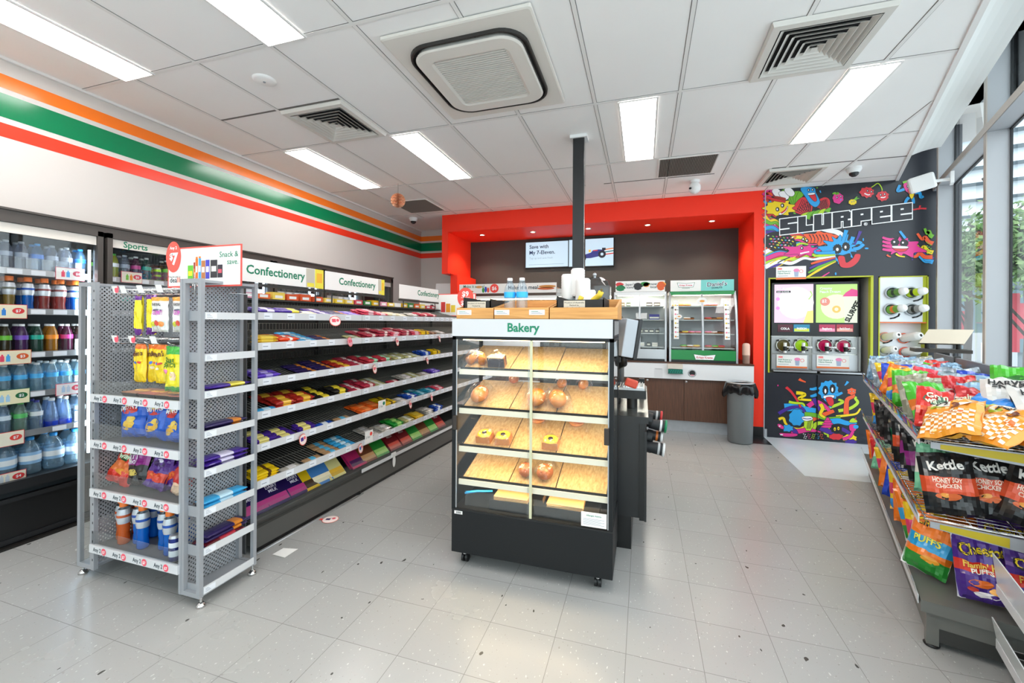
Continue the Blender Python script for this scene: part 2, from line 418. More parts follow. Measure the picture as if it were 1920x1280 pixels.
rp.box(xr1, xr0 - .001, YB - .004, YK - .001, 0, .1198, BLK2)
structure(rp.obj('wall_portal', bevel=0))
# right back wall with an alcove and a cup niche
SX0, SX1, SZ0, SZ1 = 1.485, 2.525, .80, 1.96
CX0, CX1, CZ0, CZ1 = 2.595, 3.055, 1.02, 1.955
NAVY = mat('mural_navy', '20232c', .38)
rw = MB(); x0, x1, y0, y1, H = xr0, 3.35, YB, YB + .05, 3.9
rw.box(x0, x1, y0, y1, SZ1, H, NAVY); rw.box(x0, SX0, y0, y1, 0, SZ1, NAVY); rw.box(SX0, x1, y0, y1, 0, SZ0, NAVY)
rw.box(SX1, CX0, y0, y1, SZ0, SZ1, NAVY); rw.box(CX1, x1, y0, y1, SZ0, SZ1, NAVY); rw.box(CX0, CX1, y0, y1, SZ0, CZ0, NAVY)
ALC = mat('alcove_grey', '9b9993', .5)
rw.box(SX0, SX1, 6.75, 6.8, SZ0, SZ1 + .01, BLACK)
rw.box(SX0 - .02, SX0, y1, 6.8, SZ0 - .02, SZ1 + .02, ALC); rw.box(SX1, SX1 + .02, y1, 6.8, SZ0 - .02, SZ1 + .02, ALC)
rw.box(SX0, SX1, y1, 6.8, SZ1, SZ1 + .02, BLACK); rw.box(SX0, SX1, y1, 6.8, SZ0 - .02, SZ0, ALC)
LIME = mat('lime_trim', 'b3b81c', .4)
for a in ((SX0 - .012, SX0 + .006), (SX1 - .006, SX1 + .02)): rw.box(a[0], a[1], YB - .006, YB + .05, SZ0, SZ1, LIME)
rw.box(SX0 - .012, SX1 + .02, YB - .006, YB + .04, SZ1 - .004, SZ1 + .010, LIME)
rw.box(xr0 - .004, xr0 + .006, YB - .006, YB, 0, CEIL, mat('corner_trim', 'b9bcc4', .4))
rw.box(xr0 + .006, SX0 - .02, YB - .012, YB, .0, .1, mat('scuff_plate', 'b5b8bd', .5))
structure(rw.obj('wall_back_right'))
structure(MB().box(xr0, 3.4, 6.8, 6.85, 0, 3.9, BLACK).obj('trim_4'))

# window wall: fins, transom, head, glass
FINM = mat('window_frame', 'aeb0b4', .5, .1); FIND = mat('window_gasket', '1b1f22', .5); FINE = mat('window_edge', 'b5aca3', .4, .2)
cove = MB()                                   # white rounded bulkhead between ceiling edge and glazing
N = 12; prof = []
for i in range(N + 1):
    t = i / N * PI / 2; prof.append((.02 + .30 * (1 - math.cos(t)) - .05 * math.sin(2 * t), 3.05 + .20 * math.sin(t)))
prof += [(.36, 3.62), (1.0, 3.62)]
CW = mat('bulkhead_white', 'efefec', .5)
for i in range(len(prof) - 1):
    (a, z), (c, z2) = prof[i], prof[i + 1]
    cove.add([ce(-4.7, a, z), ce(3.0, a, z), ce(3.0, c, z2), ce(-4.7, c, z2)], [(0, 1, 2, 3)], CW, True)
cove.poly([ce(3.0, a, z) for a, z in prof[:-2]] + [ce(3.0, .36, 3.62), ce(3.0, .0, 3.62)], CW)
structure(cove.obj('trim_5'))
structure(MB().prism([ce(-5, .0)[:2], ce(4.2, .0)[:2], ce(4.2, .9)[:2], ce(-5, .9)[:2]], 3.62, 3.66, WHITE).obj('trim_6'))
sp = [(-.04), (-1.60), (-3.16), (-4.72), (-6.28)]
for i, s in enumerate(sp):
    f = MB()
    f.prism([wl(s - .03, 0)[:2], wl(s + .03, 0)[:2], wl(s + .03, .13)[:2], wl(s - .03, .13)[:2]], 0, 3.62, FINM)
    f.prism([wl(s - .031, -.002)[:2], wl(s + .031, -.002)[:2], wl(s + .031, .004)[:2], wl(s - .031, .004)[:2]], 0, 3.62, FINE)
    f.prism([wl(s - .045, .122)[:2], wl(s + .03, .122)[:2], wl(s + .03, .135)[:2], wl(s - .045, .135)[:2]], 0, 3.62, FIND)
    structure(f.obj('window_%d' % (i + 1)))
t = MB()
for z0, z1 in ((2.90, 2.96),):
    t.prism([wl(-7.8, 0)[:2], wl(.2, 0)[:2], wl(.2, .15)[:2], wl(-7.8, .15)[:2]], z0, z1, FINM)
    t.prism([wl(-7.8, -.006)[:2], wl(.2, -.006)[:2], wl(.2, .0)[:2], wl(-7.8, .0)[:2]], z0 + .002, z1 - .002, FINE)
    t.prism([wl(-7.8, .12)[:2], wl(.2, .12)[:2], wl(.2, .135)[:2], wl(-7.8, .135)[:2]], z0 - .012, z1 + .012, FIND)
t.prism([wl(-7.8, .0)[:2], wl(.2, .0)[:2], wl(.2, .16)[:2], wl(-7.8, .16)[:2]], 0, .12, FINM)
structure(t.obj('trim_7'))
g = MB(); g.quad(wl(-7.8, .14, 0), wl(.25, .14, 0), wl(.25, .14, 3.62), wl(-7.8, .14, 3.62), pane_mat('window_glass', (.93, .98, .97)))
structure(g.obj('window_6'))

# ------------------------------------------------------------------ outside, seen through the glass
o = MB(); o.box(-2, 40, -14, 34, -.2, -.12, mat('outside_paving', 'e2e4e6', .8)); structure(o.obj('ground'))
LOUV = mat('louvre_white', 'dfe6ea', .6)
bd = thing('building', 'pale building with horizontal louvred upper storey across the street', 'building', (0, 0, 0))
def ow(s, off, z=0): return wl(s, off, z)
def slab(q, s0, s1, o0, o1, z0, z1, mt): return q.prism([ow(s0, o0)[:2], ow(s1, o0)[:2], ow(s1, o1)[:2], ow(s0, o1)[:2]], z0, z1, mt)
FAC = mat('building_wall', '8f9aa0', .8)
slab(MB(), 15, 15.5, -3, 16, -.12, 12, FAC).obj('wall', bd)
q = MB()
for k in range(14):
    z = 3.6 + k * .55
    q.extrude([ow(14.9, -3, z + .46), ow(14.9, 16, z + .46), ow(14.55, 16, z), ow(14.55, -3, z)], (0, 0, -.05), LOUV)
q.obj('louvre_panel', bd)
slab(MB(), 12.2, 15, -3, 16, 3.2, 3.45, LOUV).obj('awning', bd)
for k in range(6): slab(MB(), 14.85, 14.95, .4 + k * 1.3, 1.3 + k * 1.3, .5, 2.6, mat('building_glass', '6f8790', .15)).obj('window', bd)
LEAF = mat('leaf_green', '5d7d45', .7); LEAF2 = mat('leaf_pale', '8aa36c', .7); BARK = mat('bark', '57504a', .8)
def tree(s, off, h, r, seed, label):
    rnd = random.Random(seed); p = ow(s, off, 0)
    t = thing('street_tree', label, 'tree', p)
    q = MB(); q.tube([(0, 0, -.12), (.05, 0, h * .4), (0, .05, h * .75)], .07, BARK)
    for k in range(9):
        a = rnd.uniform(0, 6.28); q.tube([(0, 0, h * (.3 + .05 * k)), (math.cos(a) * r * .4, math.sin(a) * r * .4, h * (.45 + .05 * k)), (math.cos(a) * r * .85, math.sin(a) * r * .85, h * (.5 + .06 * k))], .022, BARK, 6)
    q.obj('trunk', t)
    q = MB()
    for k in range(3600):
        a = rnd.uniform(0, 6.28); u = rnd.uniform(-1, 1); rr = r * (rnd.random() ** .4) * (.8 + .35 * math.sin(a * 3 + seed + u * 2))
        c = Vector((math.cos(a) * math.sqrt(1 - u * u) * rr, math.sin(a) * math.sqrt(1 - u * u) * rr, h * .68 + u * rr * .9))
        d1 = Vector((rnd.uniform(-1, 1), rnd.uniform(-1, 1), rnd.uniform(-1, 1))).normalized() * .06; d2 = d1.orthogonal().normalized() * .04
        q.add([c - d1, c + d2, c + d1, c - d2], [(0, 1, 2, 3)], LEAF if rnd.random() < .6 else LEAF2)
    q.obj('foliage', t)
tree(7.4, 1.75, 4.4, 1.25, 3, 'leafy green street tree seen through the far window pane')
tree(4.6, 1.9, 4.0, .95, 9, 'leafy green street tree seen through the nearer window pane')
PKS = mat('street_sign_pink', 'c9505c', .6); WSG = mat('street_sign_white', 'c8ccd0', .6)
for i, (s, off, z0, z1, w, mt) in enumerate(((8.6, 1.55, .9, 1.75, .5, PKS), (7.9, 2.3, 1.1, 1.9, .45, PKS), (5.4, 1.75, .9, 2.0, .28, PKS), (4.2, 1.8, .4, 1.5, .25, PKS), (9.6, 2.2, .2, 1.2, .9, WSG))):
    q = slab(MB(), s, s + .05, off, off + w, z0, z1, mt); slab(q, s - .01, s, off + w * .3, off + w * .55, z0 + .25, z1 - .25, TXTW)
    p = ow(s + .08, off + w / 2); q.cyl((p[0], p[1], -.12), (p[0], p[1], z1), .025, ALU)
    tag(q.obj('street_sign'), ['pink red sign on a post outside, furthest left through the far pane', 'pink red sign outside right of the far tree trunk', 'pink red sign outside behind the nearer pane', 'slim low pink sign outside near the pavement edge', 'low white sign board outside beyond the trees'][i], 'sign', None)

# ------------------------------------------------------------------ ceiling fittings
PANEL = mat('light_panel', 'fffaf4', .5, emit=PANEL_POWER)
PANEL.node_tree.nodes['Principled BSDF'].inputs['Emission Color'].default_value = (1, .975, .945, 1)
lights = [(-3.52, 1.98, 'long ceiling light panel nearest the striped wall, at the top left corner', -1), (-2.155, 1.98, 'ceiling light panel at the top edge, left of the air conditioner', -1),
          (-3.36, 3.235, 'ceiling light panel nearest the striped wall, beside the first square vent', 0), (-2.155, 3.235, 'ceiling light panel between the square vent and the air conditioner', 0),
          (-.18, 3.235, 'ceiling light panel right of the black post', 0), (1.275, 3.235, 'ceiling light panel between the two square vents on the window side', 0),
          (-3.36, -.5, 'unseen fill light panel added behind the camera on the cooler side', 0), (-.9, -.5, 'unseen fill light panel added behind the camera in the middle', 0), (-.18, .75, 'unseen fill light panel added above the camera', 0)]  # these three panels are out of view, added as fill light
for x, y, lab, d in lights:
    x = {-3.52: -3.42}.get(x, x)
    t = thing('ceiling_light', lab, 'light', (x, y, CEIL), 0, 'rectangular ceiling light panels')
    yy = -1.21 if d < 0 else 0
    w = .262
    q = MB(); q.box(0, w, yy + .01, yy + 1.19, -.008, -.005, PANEL); q.obj('diffuser', t)
    q = MB()
    for a in ((-.014, 0, yy, yy + 1.2), (w, w + .014, yy, yy + 1.2), (0, w, yy, yy + .01), (0, w, yy + 1.19, yy + 1.2)): q.box(*a, -.012, -.003, TBAR)
    q.obj('frame', t)
def square_vent(x0, x1, y0, y1, lab):
    t = thing('ceiling_vent', lab, 'vent', ((x0 + x1) / 2, (y0 + y1) / 2, CEIL), 0, 'square ceiling air vents')
    w, h = (x1 - x0) / 2, (y1 - y0) / 2; VM = mat('vent_white', 'dcd8d1', .5)
    q = MB(); DZ = -.030
    def ring(a, b, za, zb, tgt, mt):
        c = [(-a[0], -a[1], za), (a[0], -a[1], za), (a[0], a[1], za), (-a[0], a[1], za)]; d = [(-b[0], -b[1], zb), (b[0], -b[1], zb), (b[0], b[1], zb), (-b[0], b[1], zb)]
        tgt.add(c + d, [(i, (i + 1) % 4, 4 + (i + 1) % 4, 4 + i) for i in range(4)], mt)
    ring((w, h), (w * .97, h * .97), -.004, DZ, q, VM); ring((w * .97, h * .97), (w * .83, h * .83), DZ, DZ, q, VM); ring((w * .83, h * .83), (w * .83, h * .83), DZ, -.006, q, VM)
    q.obj('frame', t)
    MB().box(-w * .83, w * .83, -h * .83, h * .83, -.0058, -.005, mat('vent_dark', '17171a', .9)).obj('duct', t)
    for k in range(6):          # blades flare outwards as they come down
        a = .80 - k * .13; q = MB()
        ring((w * a, h * a), (w * (a - .085), h * (a - .085)), DZ - .002, -.008, q, VM); ring((w * a, h * a), (w * (a + .008), h * (a + .008)), DZ - .002, DZ - .002, q, VM)
        ring((w * (a + .008), h * (a + .008)), (w * (a - .077), h * (a - .077)), DZ - .002, -.008, q, VM)
        q.obj('louvre_ring', t)
    MB().box(-w * .06, w * .06, -h * .06, h * .06, DZ - .003, DZ, VM).obj('centre_plate', t)
square_vent(-2.745, -2.165, 2.60, 3.19, 'square louvred ceiling vent left of the air conditioner')
square_vent(.668, 1.245, 2.62, 3.195, 'large square louvred ceiling vent nearest on the window side')
square_vent(1.275, 1.825, 5.10, 5.66, 'smaller square louvred ceiling vent beside the dome camera')
def grille(x0, x1, y0, y1, lab):
    t = thing('return_air_grille', lab, 'vent', (x0, y0, CEIL), 0, 'flat return air grilles')
    w, h = x1 - x0, y1 - y0; G = mat('grille_grey', '8d8983', .6)
    MB().box(0, w, 0, h, -.004, -.002, mat('grille_back', '55524e', .8)).obj('mesh_backing', t)
    q = MB(); n = 34
    for k in range(n): q.box(w * (k + .25) / n, w * (k + .6) / n, 0, h, -.010, -.004, G)
    q.obj('slats', t)
    q = MB()
    for a in ((-.012, 0, 0, h), (w, w + .012, 0, h), (0, w, -.012, 0), (0, w, h, h + .012)): q.box(*a, -.010, 0, TBAR)
    q.obj('frame', t)
grille(.15, .69, 4.49, 5.03, 'flat grey return air grille above the coffee counter')
grille(-3.37, -2.82, 5.04, 5.62, 'flat grey return air grille near the far left corner')
# cassette air conditioner
ac = thing('air_conditioner', 'square cassette air conditioner with dark dusty slot in the ceiling', 'air conditioner', (-1.02, 2.59, CEIL - .006))
ACW = mat('ac_white', 'e3ded6', .45)
def rrect(w, h, r, z, n=8, cx=0, cy=0):
    p = []
    for sx, sy, a0 in ((1, 1, 0), (-1, 1, 90), (-1, -1, 180), (1, -1, 270)):
        for k in range(n + 1):
            a = math.radians(a0 + 90 * k / n); p.append((cx + sx * (w - r) + r * math.cos(a), cy + sy * (h - r) + r * math.sin(a), z))
    return p
def loft(q, rings, mt, cap=False):
    n = len(rings[0]); vs = [v for r in rings for v in r]; fs = []
    for i in range(len(rings) - 1):
        for k in range(n): fs.append((i * n + k, i * n + (k + 1) % n, (i + 1) * n + (k + 1) % n, (i + 1) * n + k))
    q.add(vs, fs, mt)
    if cap: q.add(rings[-1], [tuple(range(n))], mt)
q = MB(); loft(q, [rrect(.455, .50, .01, 0), rrect(.455, .50, .02, -.018), rrect(.445, .49, .02, -.022), rrect(.375, .40, .16, -.022)], ACW); q.obj('outer_panel', ac)
q = MB(); loft(q, [rrect(.375, .40, .16, -.0225), rrect(.345, .37, .15, -.024)], mat('ac_slot', '141414', .8)); loft(q, [rrect(.377, .402, .16, -.022), rrect(.375, .40, .16, -.040), rrect(.366, .391, .16, -.040), rrect(.364, .389, .16, -.024)], mat('ac_lip', '2a2725', .5)); q.obj('air_slot', ac)
q = MB(); loft(q, [rrect(.335, .36, .13, -.020), rrect(.345, .37, .13, -.045), rrect(.335, .36, .13, -.052), rrect(.255, .275, .05, -.053), rrect(.235, .255, .01, -.046)], ACW); q.obj('face_panel', ac)
q = MB(); q.box(-.235, .235, -.255, .255, -.036, -.034, mat('ac_filter', '57534f', .9))
for k in range(26): y = -.25 + k * .0196; q.box(-.235, .235, y, y + .0085, -.049, -.040, ACW)
q.obj('intake_grille', ac)
# downlights
for i, px in enumerate(((907, 442), (1002, 437), (1104, 430), (1214, 424), (1333, 417))):
    d = FW + RT * ((px[0] - 960) / F_PX) + UP * ((CY - px[1]) / F_PX); tt = (zi - CAM_H) / d.z; x = d.x * tt; y = 6.25
    t = thing('downlight', ['round downlight at the left end of the red soffit', 'second round downlight in the red soffit from the left', 'downlight in the red soffit just right of the black post', 'downlight in the red soffit above the right screen edge', 'round downlight at the right end of the red soffit'][i], 'light', (x, y, zi), 0, 'downlights in the red soffit')
    q = MB(); q.lathe([(.03, -.004), (.045, -.006), (.048, 0)], (0, 0, 0), ALU, 18); q.obj('bezel', t)
    MB().lathe([(0, -.003), (.03, -.003)], (0, 0, 0), mat('downlight_lens', 'ffe2b0', .4, emit=30), 16).obj('lens', t)
    L = bpy.data.lights.new('downlight_lamp', 'SPOT'); L.energy = 22; L.spot_size = 2.2; L.spot_blend = .6; L.color = (1, .86, .68); L.shadow_soft_size = .04
    lo = bpy.data.objects.new('lamp', L); COL.objects.link(lo); lo.parent = t; lo.location = (0, 0, -.03)
# small ceiling things
CAMW = mat('device_white', 'efefee', .4)
def dome(x, y, lab, s=1.0, z=CEIL):
    t = thing('dome_camera', lab, 'security camera', (x, y, z), 0)
    MB().lathe([(.065 * s, 0), (.068 * s, -.02 * s), (.058 * s, -.045 * s), (.044 * s, -.055 * s)], (0, 0, 0), CAMW, 20).obj('housing', t)
    MB().lathe([(.044 * s, -.05 * s), (.040 * s, -.075 * s), (.02 * s, -.092 * s), (0, -.096 * s)], (0, 0, 0), mat('smoked_dome', '2a2a2c', .08), 16).obj('dome_cover', t)
dome(-3.52, 5.92, 'small dome camera in the far left ceiling corner')
dome(2.12, 5.32, 'dome camera with dark lens on the ceiling over the drink machine')
cm = thing('bullet_camera', 'white turret camera on the ceiling before the red header', 'security camera', (.56, 5.28, CEIL))
MB().lathe([(.055, 0), (.055, -.02), (.05, -.03), (.04, -.03)], (0, 0, 0), CAMW, 18).obj('mount', cm)
q = MB(); q.sphere((0, 0, -.085), .068, CAMW, sc=(1, 1, 1.05)); q.obj('ball_head', cm)
MB().cyl((-.05, -.055, -.10), (-.058, -.065, -.105), .012, BLACK).obj('lens', cm)
sm = thing('ceiling_sensor', 'round white smoke detector plate on a dusty ceiling tile', 'smoke detector', (-2.50, 2.24, CEIL))
MB().lathe([(0, -.016), (.06, -.014), (.072, -.008), (.075, 0)], (0, 0, 0), CEILM, 24).obj('cover', sm)
MB().lathe([(0, -.021), (.008, -.02), (.01, -.014)], (0, 0, 0), GREYM, 10).obj('sensor', sm)
# paper honeycomb ball
hb = thing('paper_ball', 'peach honeycomb paper ball hanging from the ceiling on a thread', 'decoration', (-2.82, 4.39, CEIL))
PEACH = mat('peach_paper', 'fbd8b8', .7); PEACH2 = mat('peach_paper_dark', 'f3b48e', .7)
q = MB(); cz = -.205
for k in range(24):
    a = 2 * PI * k / 24; n = 14
    pts = []
    for i in range(n + 1):
        ph = PI * i / n; w = .018 * math.sin(ph) * (1 if i % 2 else -1)
        r = .085 * math.sin(ph); pts.append((math.cos(a) * r - math.sin(a) * w, math.sin(a) * r + math.cos(a) * w, cz + .085 * math.cos(ph)))
    for i in range(n): q.add([(0, 0, pts[i][2]), pts[i], pts[i + 1], (0, 0, pts[i + 1][2])], [(0, 1, 2, 3)], PEACH if k % 2 else PEACH2)
q.obj('paper_honeycomb', hb); MB().cyl((0, 0, 0), (0, 0, -.12), .0015, BLACK, n=5).obj('thread', hb)
# black post
ps = thing('support_post', 'slim black square post from the ceiling down to the coffee counter', 'post', (-.555, 3.75, 0))
MB().box(-.05, .05, -.05, .05, .86, CEIL - .01, BLK2).obj('shaft', ps, bevel=.004)
q = MB(); q.box(-.075, .075, -.07, .07, CEIL - .03, CEIL - .002, CAMW); q.obj('ceiling_collar', ps)
q = MB(); q.box(.0505, .053, -.04, .04, 1.5, CEIL - .04, CHROME); q.obj('side_strip', ps)
# speaker on the window frame
spk = thing('wall_speaker', 'white bracket mounted box speaker beside the window frame', 'speaker', (2.60, 5.12, 2.79), math.radians(-25))
q = MB(); q.M = Matrix.Rotation(math.radians(-12), 4, 'Y') @ Matrix.Rotation(math.radians(12), 4, 'X'); q.box(-.10, .09, -.075, .075, -.075, .075, CAMW); q.obj('cabinet', spk, bevel=.018)
MB().cyl((.08, 0, 0), (.20, .02, .0), .015, CAMW).box(.19, .215, -.04, .06, -.05, .06, CAMW).obj('bracket', spk)
# ------------------------------------------------------------------ drinks: one of each kind, later copied
def bottle(name, body_prof, body_mts, cap, label=None, n=14):
    q = MB(); q.lathe(body_prof, (0, 0, 0), body_mts, n); o = proto(q.obj(name))
    q = MB(); r, z0, z1 = cap[:3]; q.lathe([(r, z0), (r, z1 - .002), (r * .85, z1), (0, z1)], (0, 0, 0), cap[3], n); q.obj('cap', o)
    if label:
        q = MB()
        for prof, mt in label: q.lathe(prof, (0, 0, 0), mt, n)
        q.obj('label', o)
    return o
CLR = pane_mat('clear_plastic', (.90, .95, .97), rough=.06)
def sport(liq, lab, capm, sp='silver'):
    L = liquid_mat('drink_' + liq, liq, .55); K = lambda pr: [(r * .80, z * 1.09) for r, z in pr]
    return bottle('sports_drink_bottle', K([(0, .002), (.030, 0), (.035, .008), (.034, .03), (.030, .055), (.034, .075), (.033, .10), (.037, .118), (.038, .15), (.030, .174), (.019, .184), (.019, .19)]), [L] * 7 + [CLR] * 4,
                  (.0195, .202, .232, capm), [(K([(.0345, .103), (.0385, .12), (.0392, .15), (.031, .174)]), lab), (K([(.0392, .135), (.0398, .138), (.0398, .145), (.0390, .148)]), mat('sport_swoosh_' + sp, sp, .4))])
SILV = mat('silver_label', 'c9cdd3', .3, .3); OCAP = mat('cap_orange', 'f7791e', .4); WCAP = mat('cap_white', 'f0f2f2', .4); BCAP = mat('cap_blue', '2f9fe8', .4); GCAP = mat('cap_green', '58c04a', .4)
B_SP = {'blue': sport('1479e0', SILV, OCAP, '1d4fa8'), 'orange': sport('e8702a', SILV, OCAP, 'c0562a'), 'red': sport('b04a44', SILV, OCAP, '8f4a4a'), 'gold': sport('a88a42', SILV, OCAP, '6a6a5a'), 'green': sport('2f6a58', SILV, OCAP, '32584a')}
def still(liq, lab, capm, h=.205, r=.031, clear=True, nm='water_bottle', dens=.2):
    L = liquid_mat('drink_%s_%s' % (liq, dens), liq, dens)
    return bottle(nm, [(0, .002), (r * .9, 0), (r, .008), (r * .97, h * .2), (r, h * .3), (r * .96, h * .42), (r, h * .62), (r * .86, h * .76), (r * .45, h * .92), (r * .42, h * .94)], [L] * 9,
                  (r * .47, h * .93, h, capm), [([(r * 1.03, h * .50), (r * 1.04, h * .64)], lab)])
LB = mat('label_sky', '52b4ee', .4); LW = mat('label_white', 'e9edf0', .4)
B_WATER = still('c4e4f2', LB, WCAP)
B_POWER = {'blue': still('6fa9d8', mat('label_blue', '2a70c8', .4), BCAP), 'clear': still('b9c4d8', mat('label_grey', '9aa6b8', .4), mat('cap_grey', 'b9c0c8', .4)), 'dark': still('3a2a26', mat('label_black', '2b2b2e', .4), WCAP, dens=.8), 'purple': still('4b2a58', mat('label_purple', '7a4fc0', .4), WCAP, dens=.8),
           'lime': still('3a3320', mat('label_lime', '6fc23a', .4), WCAP, dens=.8), 'amber': still('b87a22', mat('label_orange', 'f08a20', .4), WCAP, dens=.6), 'teal': still('2a4a3e', mat('label_teal', '1fa890', .4), WCAP, dens=.7), 'magenta': still('50203a', mat('label_magenta', 'c23a8a', .4), WCAP, dens=.8)}
B_PET = {'navy': bottle('pump_bottle', [(0, .002), (.03, 0), (.033, .01), (.033, .05), (.026, .12), (.016, .18), (.013, .19)], [liquid_mat('drink_deepblue', '1f45d0', .7)] * 3 + [liquid_mat('drink_pale', 'a8c8ee', .3)] * 3, (.016, .188, .207, WCAP)),
         'green': still('c4e2d0', mat('label_mint', '5ec46a', .4), GCAP), 'white': still('c2d8ea', LW, mat('cap_navy', '3a3f9a', .4)), 'franklin': still('bcd8ee', mat('label_ice', 'd8e8f4', .4), WCAP)}
B_BIG = bottle('large_water_bottle', [(0, .002), (.046, 0), (.052, .012), (.050, .05), (.052, .08), (.050, .15), (.040, .185), (.018, .215), (.017, .222)], [liquid_mat('drink_bigwater', 'b4d4e6', .2)] * 8, (.019, .22, .24, BCAP), [([(.0525, .07), (.054, .10), (.0525, .145)], mat('label_lake', '8fb8dc', .4)), ([(.0545, .09), (.0546, .125)], LW)])
def can(c1, c2):
    q = MB(); q.lathe([(0, .002), (.020, 0), (.0265, .008), (.0265, .12), (.023, .132), (.022, .133), (0, .130)], (0, 0, 0), [ALU, ALU, mat('can_' + c1, c1, .3, .4), ALU, ALU, ALU], 18)
    o = proto(q.obj('drink_can')); q = MB(); q.lathe([(.0268, .03), (.0268, .06)], (0, 0, 0), mat('can_' + c2, c2, .4), 18); q.lathe([(.0268, .075), (.0268, .1)], (0, 0, 0), mat('can_' + c2, c2, .4), 18); q.obj('label', o)
    return o
CAN = can('1c2a72', 'dfe3ea'); CANS = {'yellow': can('e8c21c', 'f2f2f2'), 'pink': can('ec7aa0', 'ffffff'), 'white': can('e8e6e2', 'd63a3a'), 'red': can('d03a2a', 'ffffff'), 'black': can('1c1c1e', '8ac43a'), 'green': can('5a9a6a', 'e8e8e0'), 'lime': can('a2d42a', '24242a'), 'orange': can('ee8a2a', 'fff0d0'), 'blue': can('2a5ac0', 'eef2f8')}

# ------------------------------------------------------------------ drinks cooler with six glass doors
XC = -3.72
ck = thing('drinks_cooler', 'long built-in drinks cooler with dark framed glass doors along the striped wall', 'cooler', (XC, 3.4, 0))
def cpart(q, name, par=None, label=None):
    q.M = Matrix.Identity(4); o = q.obj(name, par or ck, label)
    if not par or par == ck: o.matrix_parent_inverse = Matrix.Translation((-XC, -3.4, 0))
    return o
YS = [1.28, 2.003, 2.722, 3.445, 4.175, 4.90, 5.64]
q = MB(); q.box(XC - .05, XC, 1.25, 5.67, 2.03, 2.085, DARKFR).box(XC - .04, XC + .012, 1.25, 5.67, 2.072, 2.085, DARKFR).box(XL, XC - .04, 1.25, 5.67, 2.0, 2.08, DARKFR)
q.box(XC - .05, XC, 5.60, 5.67, 0, 2.05, DARKFR).box(XC - .05, XC, 1.25, 1.29, 0, 2.05, DARKFR)
for y in YS[1:-1]: q.box(XC - .06, XC - .02, y - .03, y + .03, .3, 2.03, BLACK)
cpart(q, 'outer_frame')
q = MB(); q.box(XC - .03, XC + .0, 1.25, 5.67, .0, .30, BLACK).box(XC - .02, XC + .02, 1.25, 5.67, .275, .30, BLK2).box(XC - .02, XC + .012, 1.25, 5.67, .02, .05, BLK2)
q.box(XC, XC + .05, 1.25, 5.67, 0, .012, mat('kick_black', '15120f', .5)); cpart(q, 'kick_panel')
INT = mat('cooler_interior', '23292c', .5); q = MB()
q.box(XC - .75, XC - .73, 1.25, 5.67, .3, 2.05, INT).box(XC - .75, XC - .05, 1.25, 5.67, 2.03, 2.07, INT).box(XC - .75, XC - .02, 1.25, 5.67, .28, .38, INT).box(XC - .75, XC - .04, 1.23, 1.25, .3, 2.05, INT).box(XC - .75, XC - .04, 5.67, 5.69, .3, 2.05, INT)
cpart(q, 'interior_liner')
LEDM = mat('led_strip', 'd5ecff', .4, emit=7)
for i in range(6):
    y0, y1 = YS[i] + .012, YS[i + 1] - .012
    d = cpart(MB().box(XC - .015, XC + .02, y0, y1, 1.995, 2.03, DARKFR).box(XC - .015, XC + .02, y0, y1, .34, .40, BLK2).box(XC - .015, XC + .02, y0, y0 + .032, .34, 2.03, DARKFR).box(XC - .015, XC + .02, y1 - .032, y1, .34, 2.03, DARKFR), 'door')
    cpart(MB().box(XC - .004, XC + .002, y0 + .032, y1 - .032, .40, 1.995, GLASS), 'door_glass', d).matrix_parent_inverse = Matrix.Identity(4)
    q = MB().box(XC + .003, XC + .006, y0 + .034, y1 - .034, 1.932, 1.993, mat('header_cream', 'e2d9d0', .5))
    tx = {1: ('Sports', .07, .062, .34), 3: ('Soft Drinks', .08, .05, None), 4: ('Energy', .07, .05, None), 5: ('Pure & Still', .12, .05, None)}.get(i)
    if tx: q.text(tx[0], (XC + .0068, y0 + .034 + tx[1], 1.944), (0, 1, 0), (0, 0, 1), tx[2], TXTG, .022, width=None)
    cpart(q, 'header_panel', d).matrix_parent_inverse = Matrix.Identity(4)
    if i < 5:
        cpart(MB().box(XC - .075, XC - .06, y1 - .040, y1 - .030, .45, 1.90, LEDM), 'led_strip').matrix_parent_inverse = Matrix.Translation((-XC, -3.4, 0))
        L = bpy.data.lights.new('cooler_led', 'AREA'); L.shape = 'RECTANGLE'; L.size = 1.5; L.size_y = .05; L.energy = 3.0 if i < 2 else 2; L.color = (.8, .93, 1)
        lo = bpy.data.objects.new('cooler_led', L); COL.objects.link(lo); lo.matrix_world = Matrix.Translation((XC - .085, y1 - .05, 1.15)) @ Matrix.Rotation(math.radians(90), 4, 'Y')
SH = [1.728, 1.472, 1.190, .932, .680, .385]
for i in range(5):
    y0, y1 = YS[i] + .03, YS[i + 1] - .03
    for k, z in enumerate(SH[:5]):
        if i > 1 and k > 2: continue
        q = MB().box(XC - .62, XC - .10, y0, y1, z - .032, z - .026, GREYM).box(XC - .105, XC - .098, y0, y1, z - .04, z, ALU)
        n = 6
        for t in range(n):
            ya = y0 + .03 + t * .11
            if random.random() < .8: q.box(XC - .098, XC - .095, ya, ya + .07, z - .036, z - .006, PAPERB)
        s = cpart(q, 'shelf')
        q = MB()
        for t in range(9): ya = y0 + .045 + t * .075; q.box(XC - .115, XC - .112, ya, ya + .055, z, z + .075, ACRYL)
        cpart(q, 'stock_guard', s).matrix_parent_inverse = Matrix.Identity(4)
